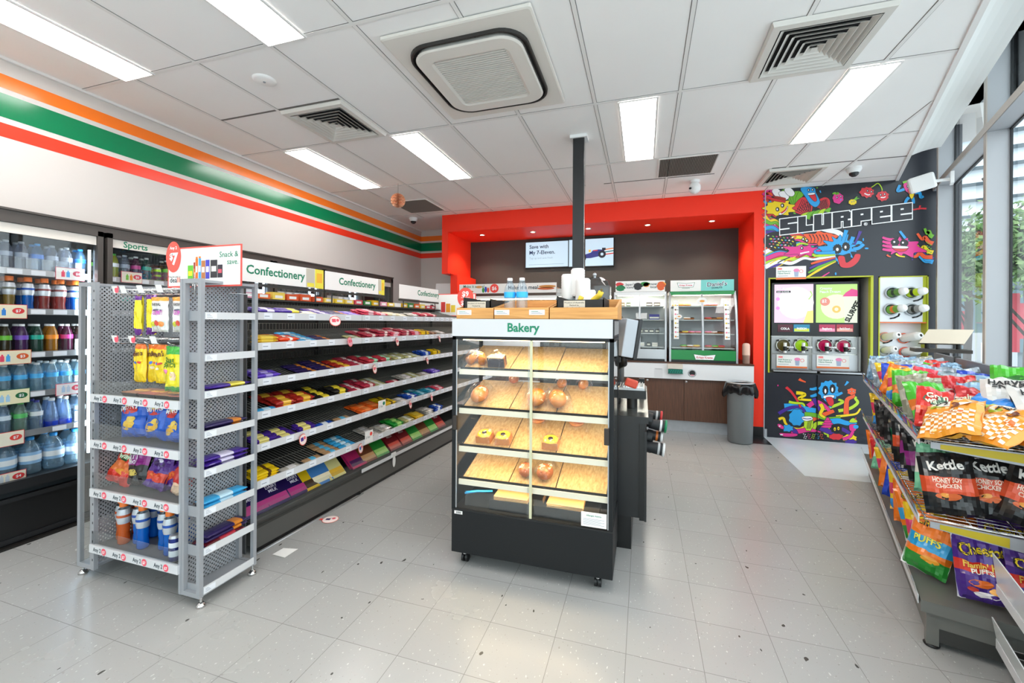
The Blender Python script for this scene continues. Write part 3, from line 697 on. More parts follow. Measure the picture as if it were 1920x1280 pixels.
def ticket(y, z, w, h, bgc, badge, txt, lab, small=(('ee4a6a', '4aa8e8'))):
    t = MB(); x = XC - .088; B = mat('ticket_' + bgc, bgc, .5); R = mat('badge_' + badge, badge, .4)
    t.box(x - .002, x, y, y + w, z, z + h, R); t.box(x, x + .001, y + .003, y + w - .003, z + .003, z + h - .003, B)
    cy_, cz_ = y + w * .76, z + h * .55; n = 20
    t.poly([(x + .0016, cy_ + .028 * math.cos(2 * PI * i / n), cz_ + .019 * math.sin(2 * PI * i / n)) for i in range(n)], R)
    t.text(txt, (x + .002, cy_, cz_ - .008), (0, 1, 0), (0, 0, 1), .024, TXTW, .02, 'c')
    for i, c in enumerate(small):
        ya = y + .03 + i * .026; mc = mat('pic_' + c, c, .5)
        t.box(x + .001, x + .002, ya, ya + .018, z + .02, z + .055, mc).box(x + .001, x + .002, ya + .005, ya + .013, z + .055, z + .065, mc)
    return tag(t.obj('price_ticket'), lab, 'price ticket')
ticket(1.785, 1.675, .155, .085, 'f6f0ea', 'd8566a', '$6', 'red edged price ticket clipped to the top cooler shelf')
ticket(1.48, 1.405, .17, .09, 'f2e6c8', 'e03c3c', '$7', 'cream price ticket with a red badge on the orange capped drinks shelf', ('f0742a', '3a86d8'))
ticket(1.50, 1.115, .17, .09, 'f2e6c8', 'e0602c', '$3', 'cream price ticket with an orange badge on the dark soft drinks shelf')
ticket(1.50, .862, .165, .095, 'f2eac2', '1f6a3e', '$2', 'pale price ticket with a green badge on the water shelf', ('a8d0ea', 'a8d0ea'))
ticket(1.79, .880, .145, .08, 'f6f0f0', 'ee5a6a', '$6', 'white price ticket with a pink badge on the water shelf', ('bcd4ee', 'cfdcec'))
ticket(1.48, .602, .16, .09, 'f4ecd8', 'e84a40', '$7', 'cream price ticket with a red badge on the pump bottle shelf', ('a8d0ea',))
ticket(1.50, .360, .15, .075, 'f4ecd8', 'e23a3a', '$4', 'cream price ticket at the bottom of the cooler over the large bottles', ('cfd8e0', 'cfd8e0'))
ticket(2.16, 1.69, .14, .085, 'f2ead8', 'e0485a', '$6', 'cream price ticket on the top shelf behind the Sports door', ('7ac23a', 'f0902a'))
SHN = ['top', 'second', 'third', 'fourth', 'fifth', 'bottom']
def stock(door, k, kinds, nb, n0=0, rows=2, pitch=.075, what='bottle', cat='bottle', grp=None, depth=.082):
    z = SH[k] - .0245 if k < 5 else .3815
    ya = YS[door] + .075
    for j in range(n0, nb):
        for r in range(rows):
            src, desc = kinds[j % len(kinds)]
            y = ya + j * pitch + (.01 if r else 0) + random.uniform(-.003, .003); x = XC - .165 - r * depth
            put(src, TM(x, y, z, rz=random.uniform(0, 6)), '%s, %s row, %s shelf, %s, %s from left' % (desc, ['front', 'second', 'third'][r], SHN[k], ['near cooler', 'Sports cooler', 'third cooler', 'fourth cooler', 'fifth cooler'][door], ORD[j - n0]), cat, grp)
D = 'clear bottle'
stock(0, 0, [(B_POWER['clear'], 'grey labelled clear drink bottle'), (B_POWER['clear'], 'pale clear drink bottle'), (B_POWER['blue'], 'blue labelled pale drink bottle')], 9, 2, grp='clear drinks on the top cooler shelf')
stock(0, 1, [(B_SP['red'], 'orange capped red sports drink'), (B_SP['blue'], 'orange capped blue sports drink'), (B_SP['green'], 'orange capped dark green sports drink'), (B_SP['gold'], 'orange capped golden sports drink'), (B_SP['blue'], 'orange capped blue sports drink'), (B_SP['red'], 'orange capped reddish sports drink')], 8, 2, pitch=.082, grp='orange capped sports drinks in the cooler')
stock(0, 2, [(B_POWER['amber'], 'amber soft drink bottle'), (B_POWER['magenta'], 'dark bottle with a magenta label'), (B_POWER['dark'], 'dark cola bottle'), (B_POWER['lime'], 'dark bottle with a lime label'), (B_POWER['purple'], 'dark bottle with a purple label'), (B_POWER['teal'], 'dark bottle with a teal label')], 9, 2, grp='dark soft drinks in the cooler')
stock(0, 3, [(B_WATER, 'water bottle with a sky blue band')], 9, 2, rows=3, grp='water bottles with sky blue bands')
stock(0, 4, [(B_PET['white'], 'clear bottle with a navy cap'), (B_PET['navy'], 'deep blue pump bottle'), (B_PET['navy'], 'deep blue pump bottle'), (B_PET['franklin'], 'ice labelled water bottle'), (B_PET['green'], 'green capped water bottle')], 9, 2, grp='blue bottles on the fifth cooler shelf')
stock(0, 5, [(B_BIG, 'large water bottle')], 6, 1, pitch=.115, depth=.12, grp='large water bottles at the cooler bottom')
stock(1, 0, [(B_POWER['lime'], 'green labelled drink bottle'), (still('b8c04a', LW, GCAP, dens=.5), 'yellow green drink bottle'), (B_POWER['clear'], 'pale sports bottle'), (B_POWER['magenta'], 'dark red sports bottle'), (B_POWER['teal'], 'teal labelled sports bottle'), (CANS['lime'], 'lime drink can')], 8, 0, grp='drinks on the top shelf behind the Sports door')
stock(1, 1, [(B_POWER['purple'], 'purple labelled dark bottle'), (B_POWER['dark'], 'black sports bottle'), (B_POWER['teal'], 'teal labelled dark bottle')], 8, 0, grp='dark drinks behind the Sports door')
for dr in (2, 3, 4):
    stock(dr, 1, [(CANS[c], c + ' drink can') for c in ('white', 'pink', 'green', 'black', 'yellow', 'orange', 'yellow', 'blue', 'red')][dr - 2:], 8, 0, rows=1, cat='can', grp='drink cans glimpsed over the confectionery gondola')
# ------------------------------------------------------------------ end cap shelving unit (stands before the confectionery gondola)
ec = thing('end_cap_shelving', 'grey perforated metal end display with price edged shelves and hooks in front of the confectionery', 'display stand', (0, 0, 0))
PERFY = perf_mat('perforated_side', 1); PERFX = perf_mat('perforated_back', 0)
EX0, EX1, EX2, EX3 = -2.965, -2.835, -2.172, -2.045; EY0, EY1 = 1.485, 1.80; EH = 1.605
def rectframe(q, x0, x1, y0, y1, z0, z1, mt, t=.022):
    """open rectangular frame in the x-z plane when y is thin, or y-z when x is thin"""
    if y1 - y0 < x1 - x0: q.box(x0, x0 + t, y0, y1, z0, z1, mt).box(x1 - t, x1, y0, y1, z0, z1, mt).box(x0 + t, x1 - t, y0, y1, z0, z0 + t, mt).box(x0 + t, x1 - t, y0, y1, z1 - t, z1, mt)
    else: q.box(x0, x1, y0, y0 + t, z0, z1, mt).box(x0, x1, y1 - t, y1, z0, z1, mt).box(x0, x1, y0, y1, z0, z0 + t, mt).box(x0, x1, y0, y1, z1 - t, z1, mt)
for (a, b, lab) in ((EX0, EX1, 'left_side_frame'), (EX2, EX3, 'right_side_frame')):
    q = MB(); rectframe(q, a, b, EY0, EY0 + .02, .05, EH, GREYM); rectframe(q, a, b, EY1 - .02, EY1, .05, EH, GREYM)
    for z in (.05, EH - .02): q.box(a + .003, b - .003, EY0 + .02, EY1 - .02, z + .002, z + .015, GREYM)
    q.obj('side_frame', ec)
q = MB(); q.box(EX0 + .02, EX1 - .02, EY0 + .002, EY0 + .006, .07, EH - .02, ACRYL); q.obj('clear_side_panel', ec)
for x in (EX1 - .006, ): MB().box(x - .003, x, EY0 + .02, EY1 + .03, .07, EH - .02, PERFY).obj('perforated_panel', ec)
q = MB(); q.box(EX2, EX2 + .003, EY0 + .02, EY1 - .02, .07, EH - .02, PERFY); q.obj('perforated_panel', ec)
q = MB(); q.box(EX1, EX2, EY1 + .038, EY1 + .043, .06, EH - .05, mat('endcap_back', '4d4e50', .6)); q.box(EX1 + .0, EX1 + .23, EY1 + .028, EY1 + .033, .9, EH - .05, PERFX); q.obj('back_panel', ec)
q = MB(); q.box(EX1 - .004, EX1 + .018, EY0 - .004, EY0 + .016, .05, EH, GREYM)
for k in range(30): q.box(EX1 + .004, EX1 + .010, EY0 - .0046, EY0 - .004, .10 + k * .05, .112 + k * .05, BLACK)
q.obj('slotted_upright', ec)
q = MB(); q.box(EX2 - .012, EX2 + .004, EY0 - .002, EY0 + .016, .05, EH, GREYM); q.obj('slotted_upright', ec)
for x, y in ((EX0 + .015, EY0 + .02), (EX3 - .015, EY0 + .02), (EX3 - .012, EY1 - .015), (EX0 + .015, EY1 - .015)):
    q = MB(); q.cyl((x, y, .02), (x, y, .055), .006, CHROME); q.lathe([(.0, 0), (.022, 0), (.020, .01), (.010, .022), (0, .024)], (x, y, 0), CHROME, 14); q.obj('levelling_foot', ec)
LZ = [1.002, .755, .492, .192]          # shelf tops
for k, z in enumerate(LZ):
    s = MB().box(EX1 + .002, EX2 - .002, EY0 + .012, EY1 + .025, z - .022, z - .012, mat('shelf_grey', '6b6b6d', .5)).obj('shelf', ec)
    q = MB(); zz = z - .012
    q.box(EX1 - .006, EX2 - .004, EY0 - .012, EY0 + .004, zz - .03, zz + .012, RAILW)
    yy = EY0 - .0126
    for t in range(4):
        xa = EX1 + .028 + t * .155; zc = zz - .0095; n = 18
        q.text('Any 2', (xa, yy, zc - .009), (1, 0, 0), (0, 0, 1), .030, TXTD, .016, width=.062)
        q.poly([(xa + .086 + .0185 * math.cos(-2 * PI * i / n), yy, zc + .0185 * math.sin(-2 * PI * i / n)) for i in range(n)], PINK)
        q.text('$7', (xa + .086, yy - .0006, zc - .008), (1, 0, 0), (0, 0, 1), .020, TXTW, .02, 'c')
    q.obj('price_rail', s)
    g0 = EX1 if k else EX1
    q = MB().box(g0, EX2 - .012, EY0 - .004, EY0 - .001, zz + .012, zz + (.085 if k in (0, 3) else .10), ACRYL); q.obj('clear_guard', s)
# hooks
for k, (x, z) in enumerate(((-2.66, 1.545), (-2.60, 1.545), (-2.54, 1.545), (-2.47, 1.545), (-2.40, 1.545), (-2.33, 1.545), (-2.26, 1.545), (-2.66, 1.285), (-2.53, 1.285), (-2.45, 1.285), (-2.37, 1.285), (-2.28, 1.285))):
    q = MB(); q.tube([(x, EY1 + .028, z - .01), (x, EY0 + .03, z - .01), (x, EY0 + .005, z + .004)], .0025, CHROME, 6); q.tube([(x, EY1 + .028, z + .018), (x, EY0 + .01, z + .018)], .0018, CHROME, 6)
    q.obj('display_hook', ec)
    if k in (0, 1, 3, 5, 7, 8, 10):
        q = MB(); y = EY0 + .004; q.add([(x - .022, y, z - .004), (x + .022, y, z - .004), (x + .022, y - .012, z + .034), (x - .022, y - .012, z + .034)], [(0, 1, 2, 3)], PAPER)
        if k in (0, 7, 8):
            q.poly([(x + .016 + .016 * math.cos(i * .35), y - .008 - .001, z + .016 + .019 * math.sin(i * .35)) for i in range(18)], PINK)
        q.obj('hook_ticket', ec)
# right hand narrow shelves
RZ = [1.428, 1.222, 1.04, .845, .655, .463, .272, .083]
for k, z in enumerate(RZ):
    s = MB().box(EX2 + .004, EX3 + .0, EY0 + .022, EY1 - .022, z - .018, z - .012, GREYM).box(EX2 + .003, EX3 - .006, EY0 + .018, EY0 + .022, z - .03, z + .02, GREYM).obj('shelf', ec)
    q = MB().box(EX3 - .002, EX3 + .004, EY0 + .02, EY1 - .02, z - .022, z + .014, RAILW).box(EX3 + .004, EX3 + .0048, EY0 + .022, EY0 + .078, z - .018, z + .008, PAPERB)
    for r in range(3): q.box(EX3 + .0048, EX3 + .0052, EY0 + .026, EY0 + .055 - r * .006, z - .012 + r * .007, z - .010 + r * .007, mat('ticket_ink', '8a8f9c', .6))
    q.obj('price_rail', s)
MB().tube([(EX3 + .0, EY1 - .01, EH - .075), (EX3 - .02, EY1 - .01, EH - .06), (EX3 - .02, EY0 + .16, EH - .06)], .0018, CHROME, 6).tube([(-2.10, EY0 + .01, EH - .1), (-2.10, EY0 + .01, EH + .03)], .002, CHROME, 6).obj('sign_wire', ec)
# promotional sign on the end cap
sg = thing('promotion_sign', 'white red bordered Snack & save sign with a coral $7 badge on the end display', 'sign', (-2.448, 1.60, 1.575))
q = MB(); w, h = .522, .212
q.box(0, w, 0, .004, 0, h, mat('sign_border', 'f05a50', .45)); q.box(.008, w - .008, -.0008, 0, .008, h - .008, PAPER)
q.obj('sign_board', sg)
q = MB(); y = -.0016
q.text('Snack &', (w - .02, y, .150), (1, 0, 0), (0, 0, 1), .040, TXTG, .008, 'r'); q.text('save.', (w - .02, y, .112), (1, 0, 0), (0, 0, 1), .040, TXTG, .008, 'r')
q.text("You've got a", (.095, y, .053), (1, 0, 0), (0, 0, 1), .018, TXTD, 0, 'r'); q.text('dea', (.071, y, .028), (1, 0, 0), (0, 0, 1), .038, TXTD, .012, 'r')
for i, c in enumerate(('f05a50', 'f58a2a', 'd83a3a')): q.text('l', (.0725 + i * .0085, y, .028), (1, 0, 0), (0, 0, 1), .038, mat('deal_' + c, c, .5), .012)
q.obj('lettering', sg)
q = MB(); n = 28; pts = []
for i in range(n): a = 2 * PI * i / n; pts.append((.045 + .056 * math.cos(a), -.0026, .165 + .082 * math.sin(a) * (1 if math.sin(a) > 0 else 1.02)))
q.poly(pts[::-1], CORAL); q.text('Any 2', (.045, -.0034, .205), (1, 0, 0), (0, 0, 1), .022, TXTW, .02, 'c'); q.text('$', (.030, -.0034, .150), (1, 0, 0), (0, 0, 1), .05, TXTW, .03, 'c'); q.text('7', (.058, -.0034, .125), (1, 0, 0), (0, 0, 1), .085, TXTW, .04, 'c')
q.obj('price_badge', sg)
q = MB()
for i, (x, z, ww, hh, c, c2) in enumerate(((.150, .030, .040, .085, '6ac23a', 'f5e52a'), (.192, .035, .012, .095, 'a03a2a', 'e8822a'), (.206, .038, .018, .11, 'f0742a', 'fbe5d5'), (.228, .040, .018, .11, '4aa8f0', 'eef5fb'), (.248, .042, .028, .095, 'c07a4a', 'f5efe5'), (.278, .042, .028, .098, '4a4ac0', 'f5f5ff'), (.312, .046, .048, .092, '38363a', 'e8e2da'), (.362, .046, .034, .066, '35303a', 'e85a6a'))):
    q.quad((x, -.0014, z), (x + ww, -.0014, z), (x + ww, -.0014, z + hh), (x, -.0014, z + hh), mat('pic_' + c, c, .5)); q.quad((x + ww * .15, -.002, z + hh * .35), (x + ww * .85, -.002, z + hh * .35), (x + ww * .85, -.002, z + hh * .65), (x + ww * .15, -.002, z + hh * .65), mat('pic_' + c2, c2, .5))
q.box(.208, .222, -.002, -.0015, .148, .158, OCAP).box(.230, .244, -.002, -.0015, .15, .16, OCAP)
q.obj('product_pictures', sg)

# ------------------------------------------------------------------ soft bags (chips and sweets)
def bag_pt(u, v, side, w, h, d, sd, crump):
    """u,v in -1..1, side +1 front -1 back"""
    e = max(0, 1 - abs(u) ** 2.6) ** .55 * max(0, 1 - abs(v) ** 3.2) ** .6
    nz = noise.noise(Vector((u * 1.6 + sd * 7.1, v * 1.8 + sd * 3.3, side * 2.0 + sd)))
    n2 = noise.noise(Vector((u * 4.5 + sd * 5.0, v * 4.0 - sd, side * 1.5)))
    rad = noise.noise(Vector((u * 6, abs(v) * 1.5 + sd, sd * 2.0)))
    z = side * (d / 2) * e * (1 + .25 * nz) + crump * (.010 * nz + .008 * n2 + .012 * rad * abs(v) ** 2) * (1 if abs(v) < .9 else .6)
    x = u * w / 2 * (1 - .05 * e + crump * .05 * nz * abs(v)); y = v * h / 2 * (1 - .02 * e) + crump * .008 * noise.noise(Vector((u * 3, sd * 1.7, v * 5)))
    if abs(v) > .9: z += .006 * math.sin(u * 5 + sd * 3) * crump
    return Vector((x, y, z))
def bag(name, w, h, d, seed, main, panels=(), texts=(), discs=(), crump=1.0, rough=.28, back=None, nu=14, nv=18):
    M0 = mat('foil_' + main, main, rough, .08, coat=.25); q = MB()
    def pm(u, v, side):
        if side < 0: return mat('foil_' + back, back, rough, .08, coat=.25) if back else M0
        r = M0
        for (u0, u1, v0, v1, c) in panels:
            if u0 <= u <= u1 and v0 <= v <= v1: r = mat('foil_' + c, c, rough, .08, coat=.25)
        return r
    for side in (1, -1):
        g = [[bag_pt(-1 + 2 * i / nu, -1 + 2 * j / nv, side, w, h, d, seed, crump) for i in range(nu + 1)] for j in range(nv + 1)]
        for j in range(nv):
            for i in range(nu):
                a, b, c, e = g[j][i], g[j][i + 1], g[j + 1][i + 1], g[j + 1][i]
                u, v = -1 + 2 * (i + .5) / nu, -1 + 2 * (j + .5) / nv
                q.add([a, b, c, e] if side > 0 else [e, c, b, a], [(0, 1, 2, 3)], pm(u, v, side), True)
    for (cu, cv, ru, rv, c) in discs:
        n = 12; ring = [bag_pt(cu + ru * math.cos(2 * PI * i / n) , cv + rv * math.sin(2 * PI * i / n), 1, w, h, d, seed, crump) + Vector((0, 0, .0016)) for i in range(n)]
        q.add(ring + [bag_pt(cu, cv, 1, w, h, d, seed, crump) + Vector((0, 0, .002))], [(i, (i + 1) % n, n) for i in range(n)], mat('foil_' + c, c, rough, 0, coat=.2))
    for (st, cu, cv, sz, c, rot, wd) in texts:
        ca, sa = math.cos(rot), math.sin(rot)
        def fn(a, b, cu=cu, cv=cv, ca=ca, sa=sa):
            x = a * ca - b * sa; y = a * sa + b * ca
            u, v = cu + x / (w / 2), cv + y / (h / 2)
            return bag_pt(max(-.98, min(.98, u)), max(-.98, min(.98, v)), 1, w, h, d, seed, crump) + Vector((0, 0, .0045))
        q.text(st, None, None, None, sz, mat('ink_' + c, c, .5), .03, 'c', wd, fn)
    return q
def bagp(*a, **k): return proto(bag(*a, **k).obj(a[0]))
def weld(o):
    return o
# Smith's style blue bags (three), on the second shelf of the end cap
SM = [bagp('chip_bag', .165, .235, .075, 11 + i, '1f5fc8', (), (("SMITH'S", 0, .30, .036, 'ffffff', .12, .115),), ((0, .30, .66, .19, 'd8322a'), (.02, .48, .40, .12, 'f2d22a'), (.10, -.38, .50, .20, 'f0c04a'), (-.15, -.52, .42, .16, 'e8b23a'), (.25, -.18, .35, .15, 'f5d060')), crump=.8, back='1a4fb0') for i in range(3)]
def stand(src, x, y, z, h, lab, rz=0, tilt=-.15, roll=0, cat='snack bag', grp=None, s=1.0):
    """bag upright, front facing -y"""
    M = Matrix.Translation((x, y, z + .006)) @ Matrix.Rotation(rz, 4, 'Z') @ Matrix.Rotation(roll, 4, 'Y') @ Matrix.Rotation(PI / 2 + tilt, 4, 'X') @ Matrix.Translation((0, h / 2 * .98, 0)) @ Matrix.Scale(s, 4)
    return put(src, M, lab, cat, grp)
for i, (x, dy) in enumerate(((-2.655, .0), (-2.50, .012), (-2.335, .0))):
    stand(SM[i], x, 1.57 + dy, .757, .235, ['blue potato chip bag leaning on the left of its shelf', 'blue potato chip bag in the middle of its shelf', 'blue potato chip bag at the right end, beside the grey upright'][i], rz=(.1, 0, -.1)[i], tilt=-.12, roll=(-.1, .03, -.06)[i], s=.98, grp='blue chip bags on the end display')
gw = bagp('chip_bag', .15, .235, .06, 31, 'e23a2a', ((-1, 1, .55, 1, 'd02a20'), (-1, 1, -.4, .0, 'f07a3a')), (('Grain', .0, .38, .045, 'e8f5d0', 0, .09), ('waves', .0, .14, .045, 'e8f5d0', 0, .10)), ((0, .3, .75, .28, '1f5a34'), (0, -.45, .5, .12, 'f5a03a')), back='e23a2a')
stand(gw, -2.775, 1.56, .494, .235, 'red grain wave snack bag slumped at the left of the third display shelf', rz=.2, tilt=-.35, roll=.32)
kt = bagp('chip_bag', .16, .23, .06, 33, '1f1e20', ((-1, 1, -.15, .35, '9a2a8a'),), (('Kettle', 0, .60, .042, 'f5f0e8', .2, .10), ('SALT &', -.25, .16, .03, 'f5e8f5', 0, .07), ('VINEGAR', -.2, -.06, .03, 'f5e8f5', 0, .08)), ((-.2, -.42, .35, .14, 'e8d06a'), (.15, -.5, .3, .12, 'e0c45a')), back='1f1e20')
stand(kt, -2.655, 1.575, .494, .23, 'black and purple salted chip bag on the third display shelf', rz=-.05, tilt=-.3, roll=-.1)
dz = [bagp('chip_bag', .14, .19, .055, 41 + i, '5a2a8a', ((-1, 1, -.5, -.1, 'e2452a'),), (), ((.1, .4, .5, .2, '3a1a5a'), (-.1, -.3, .5, .14, 'f2742a'), (.2, .55, .25, .1, 'e8e0f0')), crump=1.4, back='5a2a8a') for i in range(2)]
stand(dz[0], -2.51, 1.57, .494, .19, 'purple corn chip bag with a crumpled top on the third display shelf', tilt=-.35, roll=.15)
stand(dz[1], -2.40, 1.60, .494, .19, 'purple corn chip bag behind, with an orange corner, on the third display shelf', tilt=-.4, roll=-.3)
rb = bagp('chip_bag', .13, .2, .05, 45, 'c8281f', ((-1, 1, .3, 1, '6a2a8a'), (-1, 1, -1, -.5, 'f0c8a8')), (('b', 0, .2, .05, 'ffffff', 0, .03),), (), back='c8281f')
stand(rb, -2.285, 1.555, .494, .2, 'red and purple snack bag at the right end of the third display shelf', tilt=-.25, roll=.1)
# tray packs on the top shelf
TRAY = mat('tray_black', '1c1a1a', .4)
for i, x in enumerate((-2.60, -2.47, -2.34, -2.24)):
    q = MB(); q.M = TM(x, 1.58, .992, rz=.05 * i - .05); q.hexa([(-.055, -.06, 0), (.055, -.06, 0), (.055, .06, 0), (-.055, .06, 0), (-.065, -.07, .022), (.065, -.07, .022), (.065, .07, .022), (-.065, .07, .022)], TRAY)
    q.box(-.062, .062, -.066, .066, .022, .026, mat('cured_meat' if i % 2 else 'cracker_tan', 'e07a66' if i % 2 else 'c9855e', .35))
    for k in range(3): q.lathe([(0, .031), (.018, .030), (.02, .026)], (-.035 + k * .034, 0, 0), mat('cheese', 'f0b45a', .5), 10)
    q.M = Matrix.Identity(4); tag(q.obj('snack_tray'), ['shallow black snack tray at the left of the top display shelf', 'shallow snack tray second from the left on the top display shelf', 'shallow snack tray third from the left on the top display shelf', 'shallow snack tray next to the upright on the top display shelf'][i], 'snack tray', 'snack trays on the top display shelf')
# orange capped bottles on the bottom shelf
names = ['first orange drink bottle from the left on the bottom display shelf', 'second orange drink bottle, beside the first blue bottle, bottom display shelf', 'first blue sports drink bottle, beside the orange drinks, bottom display shelf', 'second blue sports drink bottle from the left, bottom display shelf', 'third blue sports drink bottle, past the gap on the bottom display shelf', 'fourth blue sports drink bottle, next to the can on the bottom display shelf']
for i, x in enumerate((-2.772, -2.707, -2.635, -2.556, -2.439, -2.352)):
    put(B_SP['orange' if i < 2 else 'blue'], TM(x, 1.555 + (.03 if i % 2 == 0 else 0), .1815, rz=i * .6 + 3.5), names[i], 'bottle', 'sports drinks on the bottom display shelf')
for i in range(6): put(B_SP['orange' if i < 2 else 'blue'], TM((-2.772, -2.707, -2.635, -2.556, -2.439, -2.352)[i], 1.66, .1815, rz=i), ['%s sports drink bottle behind the front row, %s from the left, bottom display shelf' % ('orange' if i < 2 else 'blue', ORD[i])][0], 'bottle', 'sports drinks on the bottom display shelf')
put(CAN, TM(-2.262, 1.52, .1815), 'dark blue energy drink can beside the grey upright on the bottom display shelf', 'can')
# hanging sweet bags
def hang(src, x, z, h, lab, y, rz=0, roll=0, tilt=0, cat='sweet bag', grp=None):
    return put(src, Matrix.Translation((x, y, z - h / 2)) @ Matrix.Rotation(rz, 4, 'Z') @ Matrix.Rotation(roll, 4, 'Y') @ Matrix.Rotation(PI / 2 + tilt, 4, 'X'), lab, cat, grp)
mm = [bagp('sweet_bag', .085, .20, .04, 51 + i, 'f2cf1a', ((-1, 1, .82, 1, 'e8742a'),), (("m&m's", 0, .42, .036, '5a2a1a', .08, .075),), ((-.3, .05, .25, .08, '2a6ad0'), (.35, .05, .22, .07, 'd8322a'), (-.1, -.22, .2, .08, 'f5e8c8')), crump=.6, back='e8c418') for i in range(3)]
for i, x in enumerate((-2.545, -2.475, -2.385)):
    hang(mm[i], x, 1.272, .20, ['yellow sweet bag on the left hook of the lower row', 'yellow sweet bag half hidden between its two yellow neighbours', 'yellow sweet bag on the hook beside the green edged bag'][i], 1.535 + (.03 if i == 1 else 0), rz=(0, .35, 0)[i], grp='yellow sweet bags hanging on the end display')
sp_ = bagp('sweet_bag', .12, .23, .04, 57, 'f0e01a', ((-1, 1, .72, 1, '3aa83a'), (-1, 1, -1, -.82, '3aa83a'), (-1, -.86, -1, 1, '3aa83a')), (('Sour', -.05, .30, .04, '2a6a1a', .12, .065), ('PATCH', 0, .08, .032, '2a6a1a', .08, .075)), ((.25, -.3, .4, .2, 'f0d8b8'), (-.55, -.1, .2, .12, 'ee7ab0'), (.3, -.25, .25, .12, 'e8c49a')), crump=.7, back='3aa83a')
hang(sp_, -2.275, 1.268, .23, 'yellow sour sweet bag with green edges hanging by the grey upright', 1.52)
gm = bagp('sweet_bag', .12, .18, .035, 61, 'f3eeec', ((-1, 1, .80, 1, 'f5a03a'), (-1, 1, -1, -.35, 'dfe0da')), (('NATURAL', 0, .50, .022, '4a4a4a', 0, .07), ('GUMMY', 0, .0, .032, 'd06ac0', 0, .08)), ((0, .25, .6, .09, '5a6a7a'), (-.35, -.55, .25, .16, 'c8c83a'), (.1, -.5, .22, .16, 'e2503a'), (.5, -.55, .25, .15, 'f0903a')), crump=.5, back='f3eeec')
hang(gm, -2.395, 1.52, .18, 'white gummy sweet bag hanging in the upper hook row', 1.53)
hang(gm, -2.27, 1.52, .18, 'white gummy sweet bag partly behind the grey upright, upper hooks', 1.55)
yt = bagp('sweet_bag', .045, .21, .035, 63, 'f0de1a', ((-1, 1, .74, 1, '6a2a8a'), (-1, 1, -1, -.70, '6a2a8a')), (), ((0, .1, .5, .1, 'e8cf10'),), crump=.5, back='f0de1a')
hang(yt, -2.555, 1.53, .21, 'narrow yellow sweet pouch with purple ends, left one of the upper hooks', 1.53)
hang(yt, -2.475, 1.53, .20, 'narrow yellow sweet pouch with purple ends, beside the white gummy bag', 1.54, rz=.5)

# ------------------------------------------------------------------ wrapped bars
def bar(name, L, W, H, main, accent=None, a0=-.3, a1=.5, txt=None, tc='ffffff', seed=0):
    q = MB(); n, m = 12, 6; M0 = mat('wrap_' + main, main, .3, .1, coat=.2); M1 = mat('wrap_' + (accent or main), accent or main, .32, .05, coat=.2)
    def pt(u, t):   # around the section
        e = max(0, 1 - abs(u) ** 8) ** .8; a = 2 * PI * t / (2 * m)
        y = math.cos(a); z = math.sin(a); y = math.copysign(abs(y) ** .6, y); z = math.copysign(abs(z) ** .75, z)
        fl = .12 + .88 * e; wob = .0015 * math.sin(u * 22 + seed + t)
        return (u * L / 2, y * W / 2 * (1.0 if e > .5 else 1.02), H / 2 + z * H / 2 * fl + (wob if e < .9 else wob * .3))
    N = 2 * m
    us = [-1, -.93, -.86, -.6, -.3, 0, .3, .5, .7, .86, .93, 1]
    for i in range(len(us) - 1):
        uc = (us[i] + us[i + 1]) / 2
        for t in range(N):
            q.add([pt(us[i], t), pt(us[i + 1], t), pt(us[i + 1], t + 1), pt(us[i], t + 1)], [(0, 1, 2, 3)], M1 if a0 <= uc <= a1 and accent else M0, True)
    q.add([pt(-1, t) for t in range(N)], [tuple(range(N))], M0); q.add([pt(1, t) for t in range(N)], [tuple(range(N))[::-1]], M0)
    if txt: q.text(txt, (-.05 * L, -W * .2, H + .0012), (1, 0, 0), (0, 1, 0), W * .55, mat('ink_' + tc, tc, .5), .03, 'c', L * .5)
    return proto(q.obj(name))
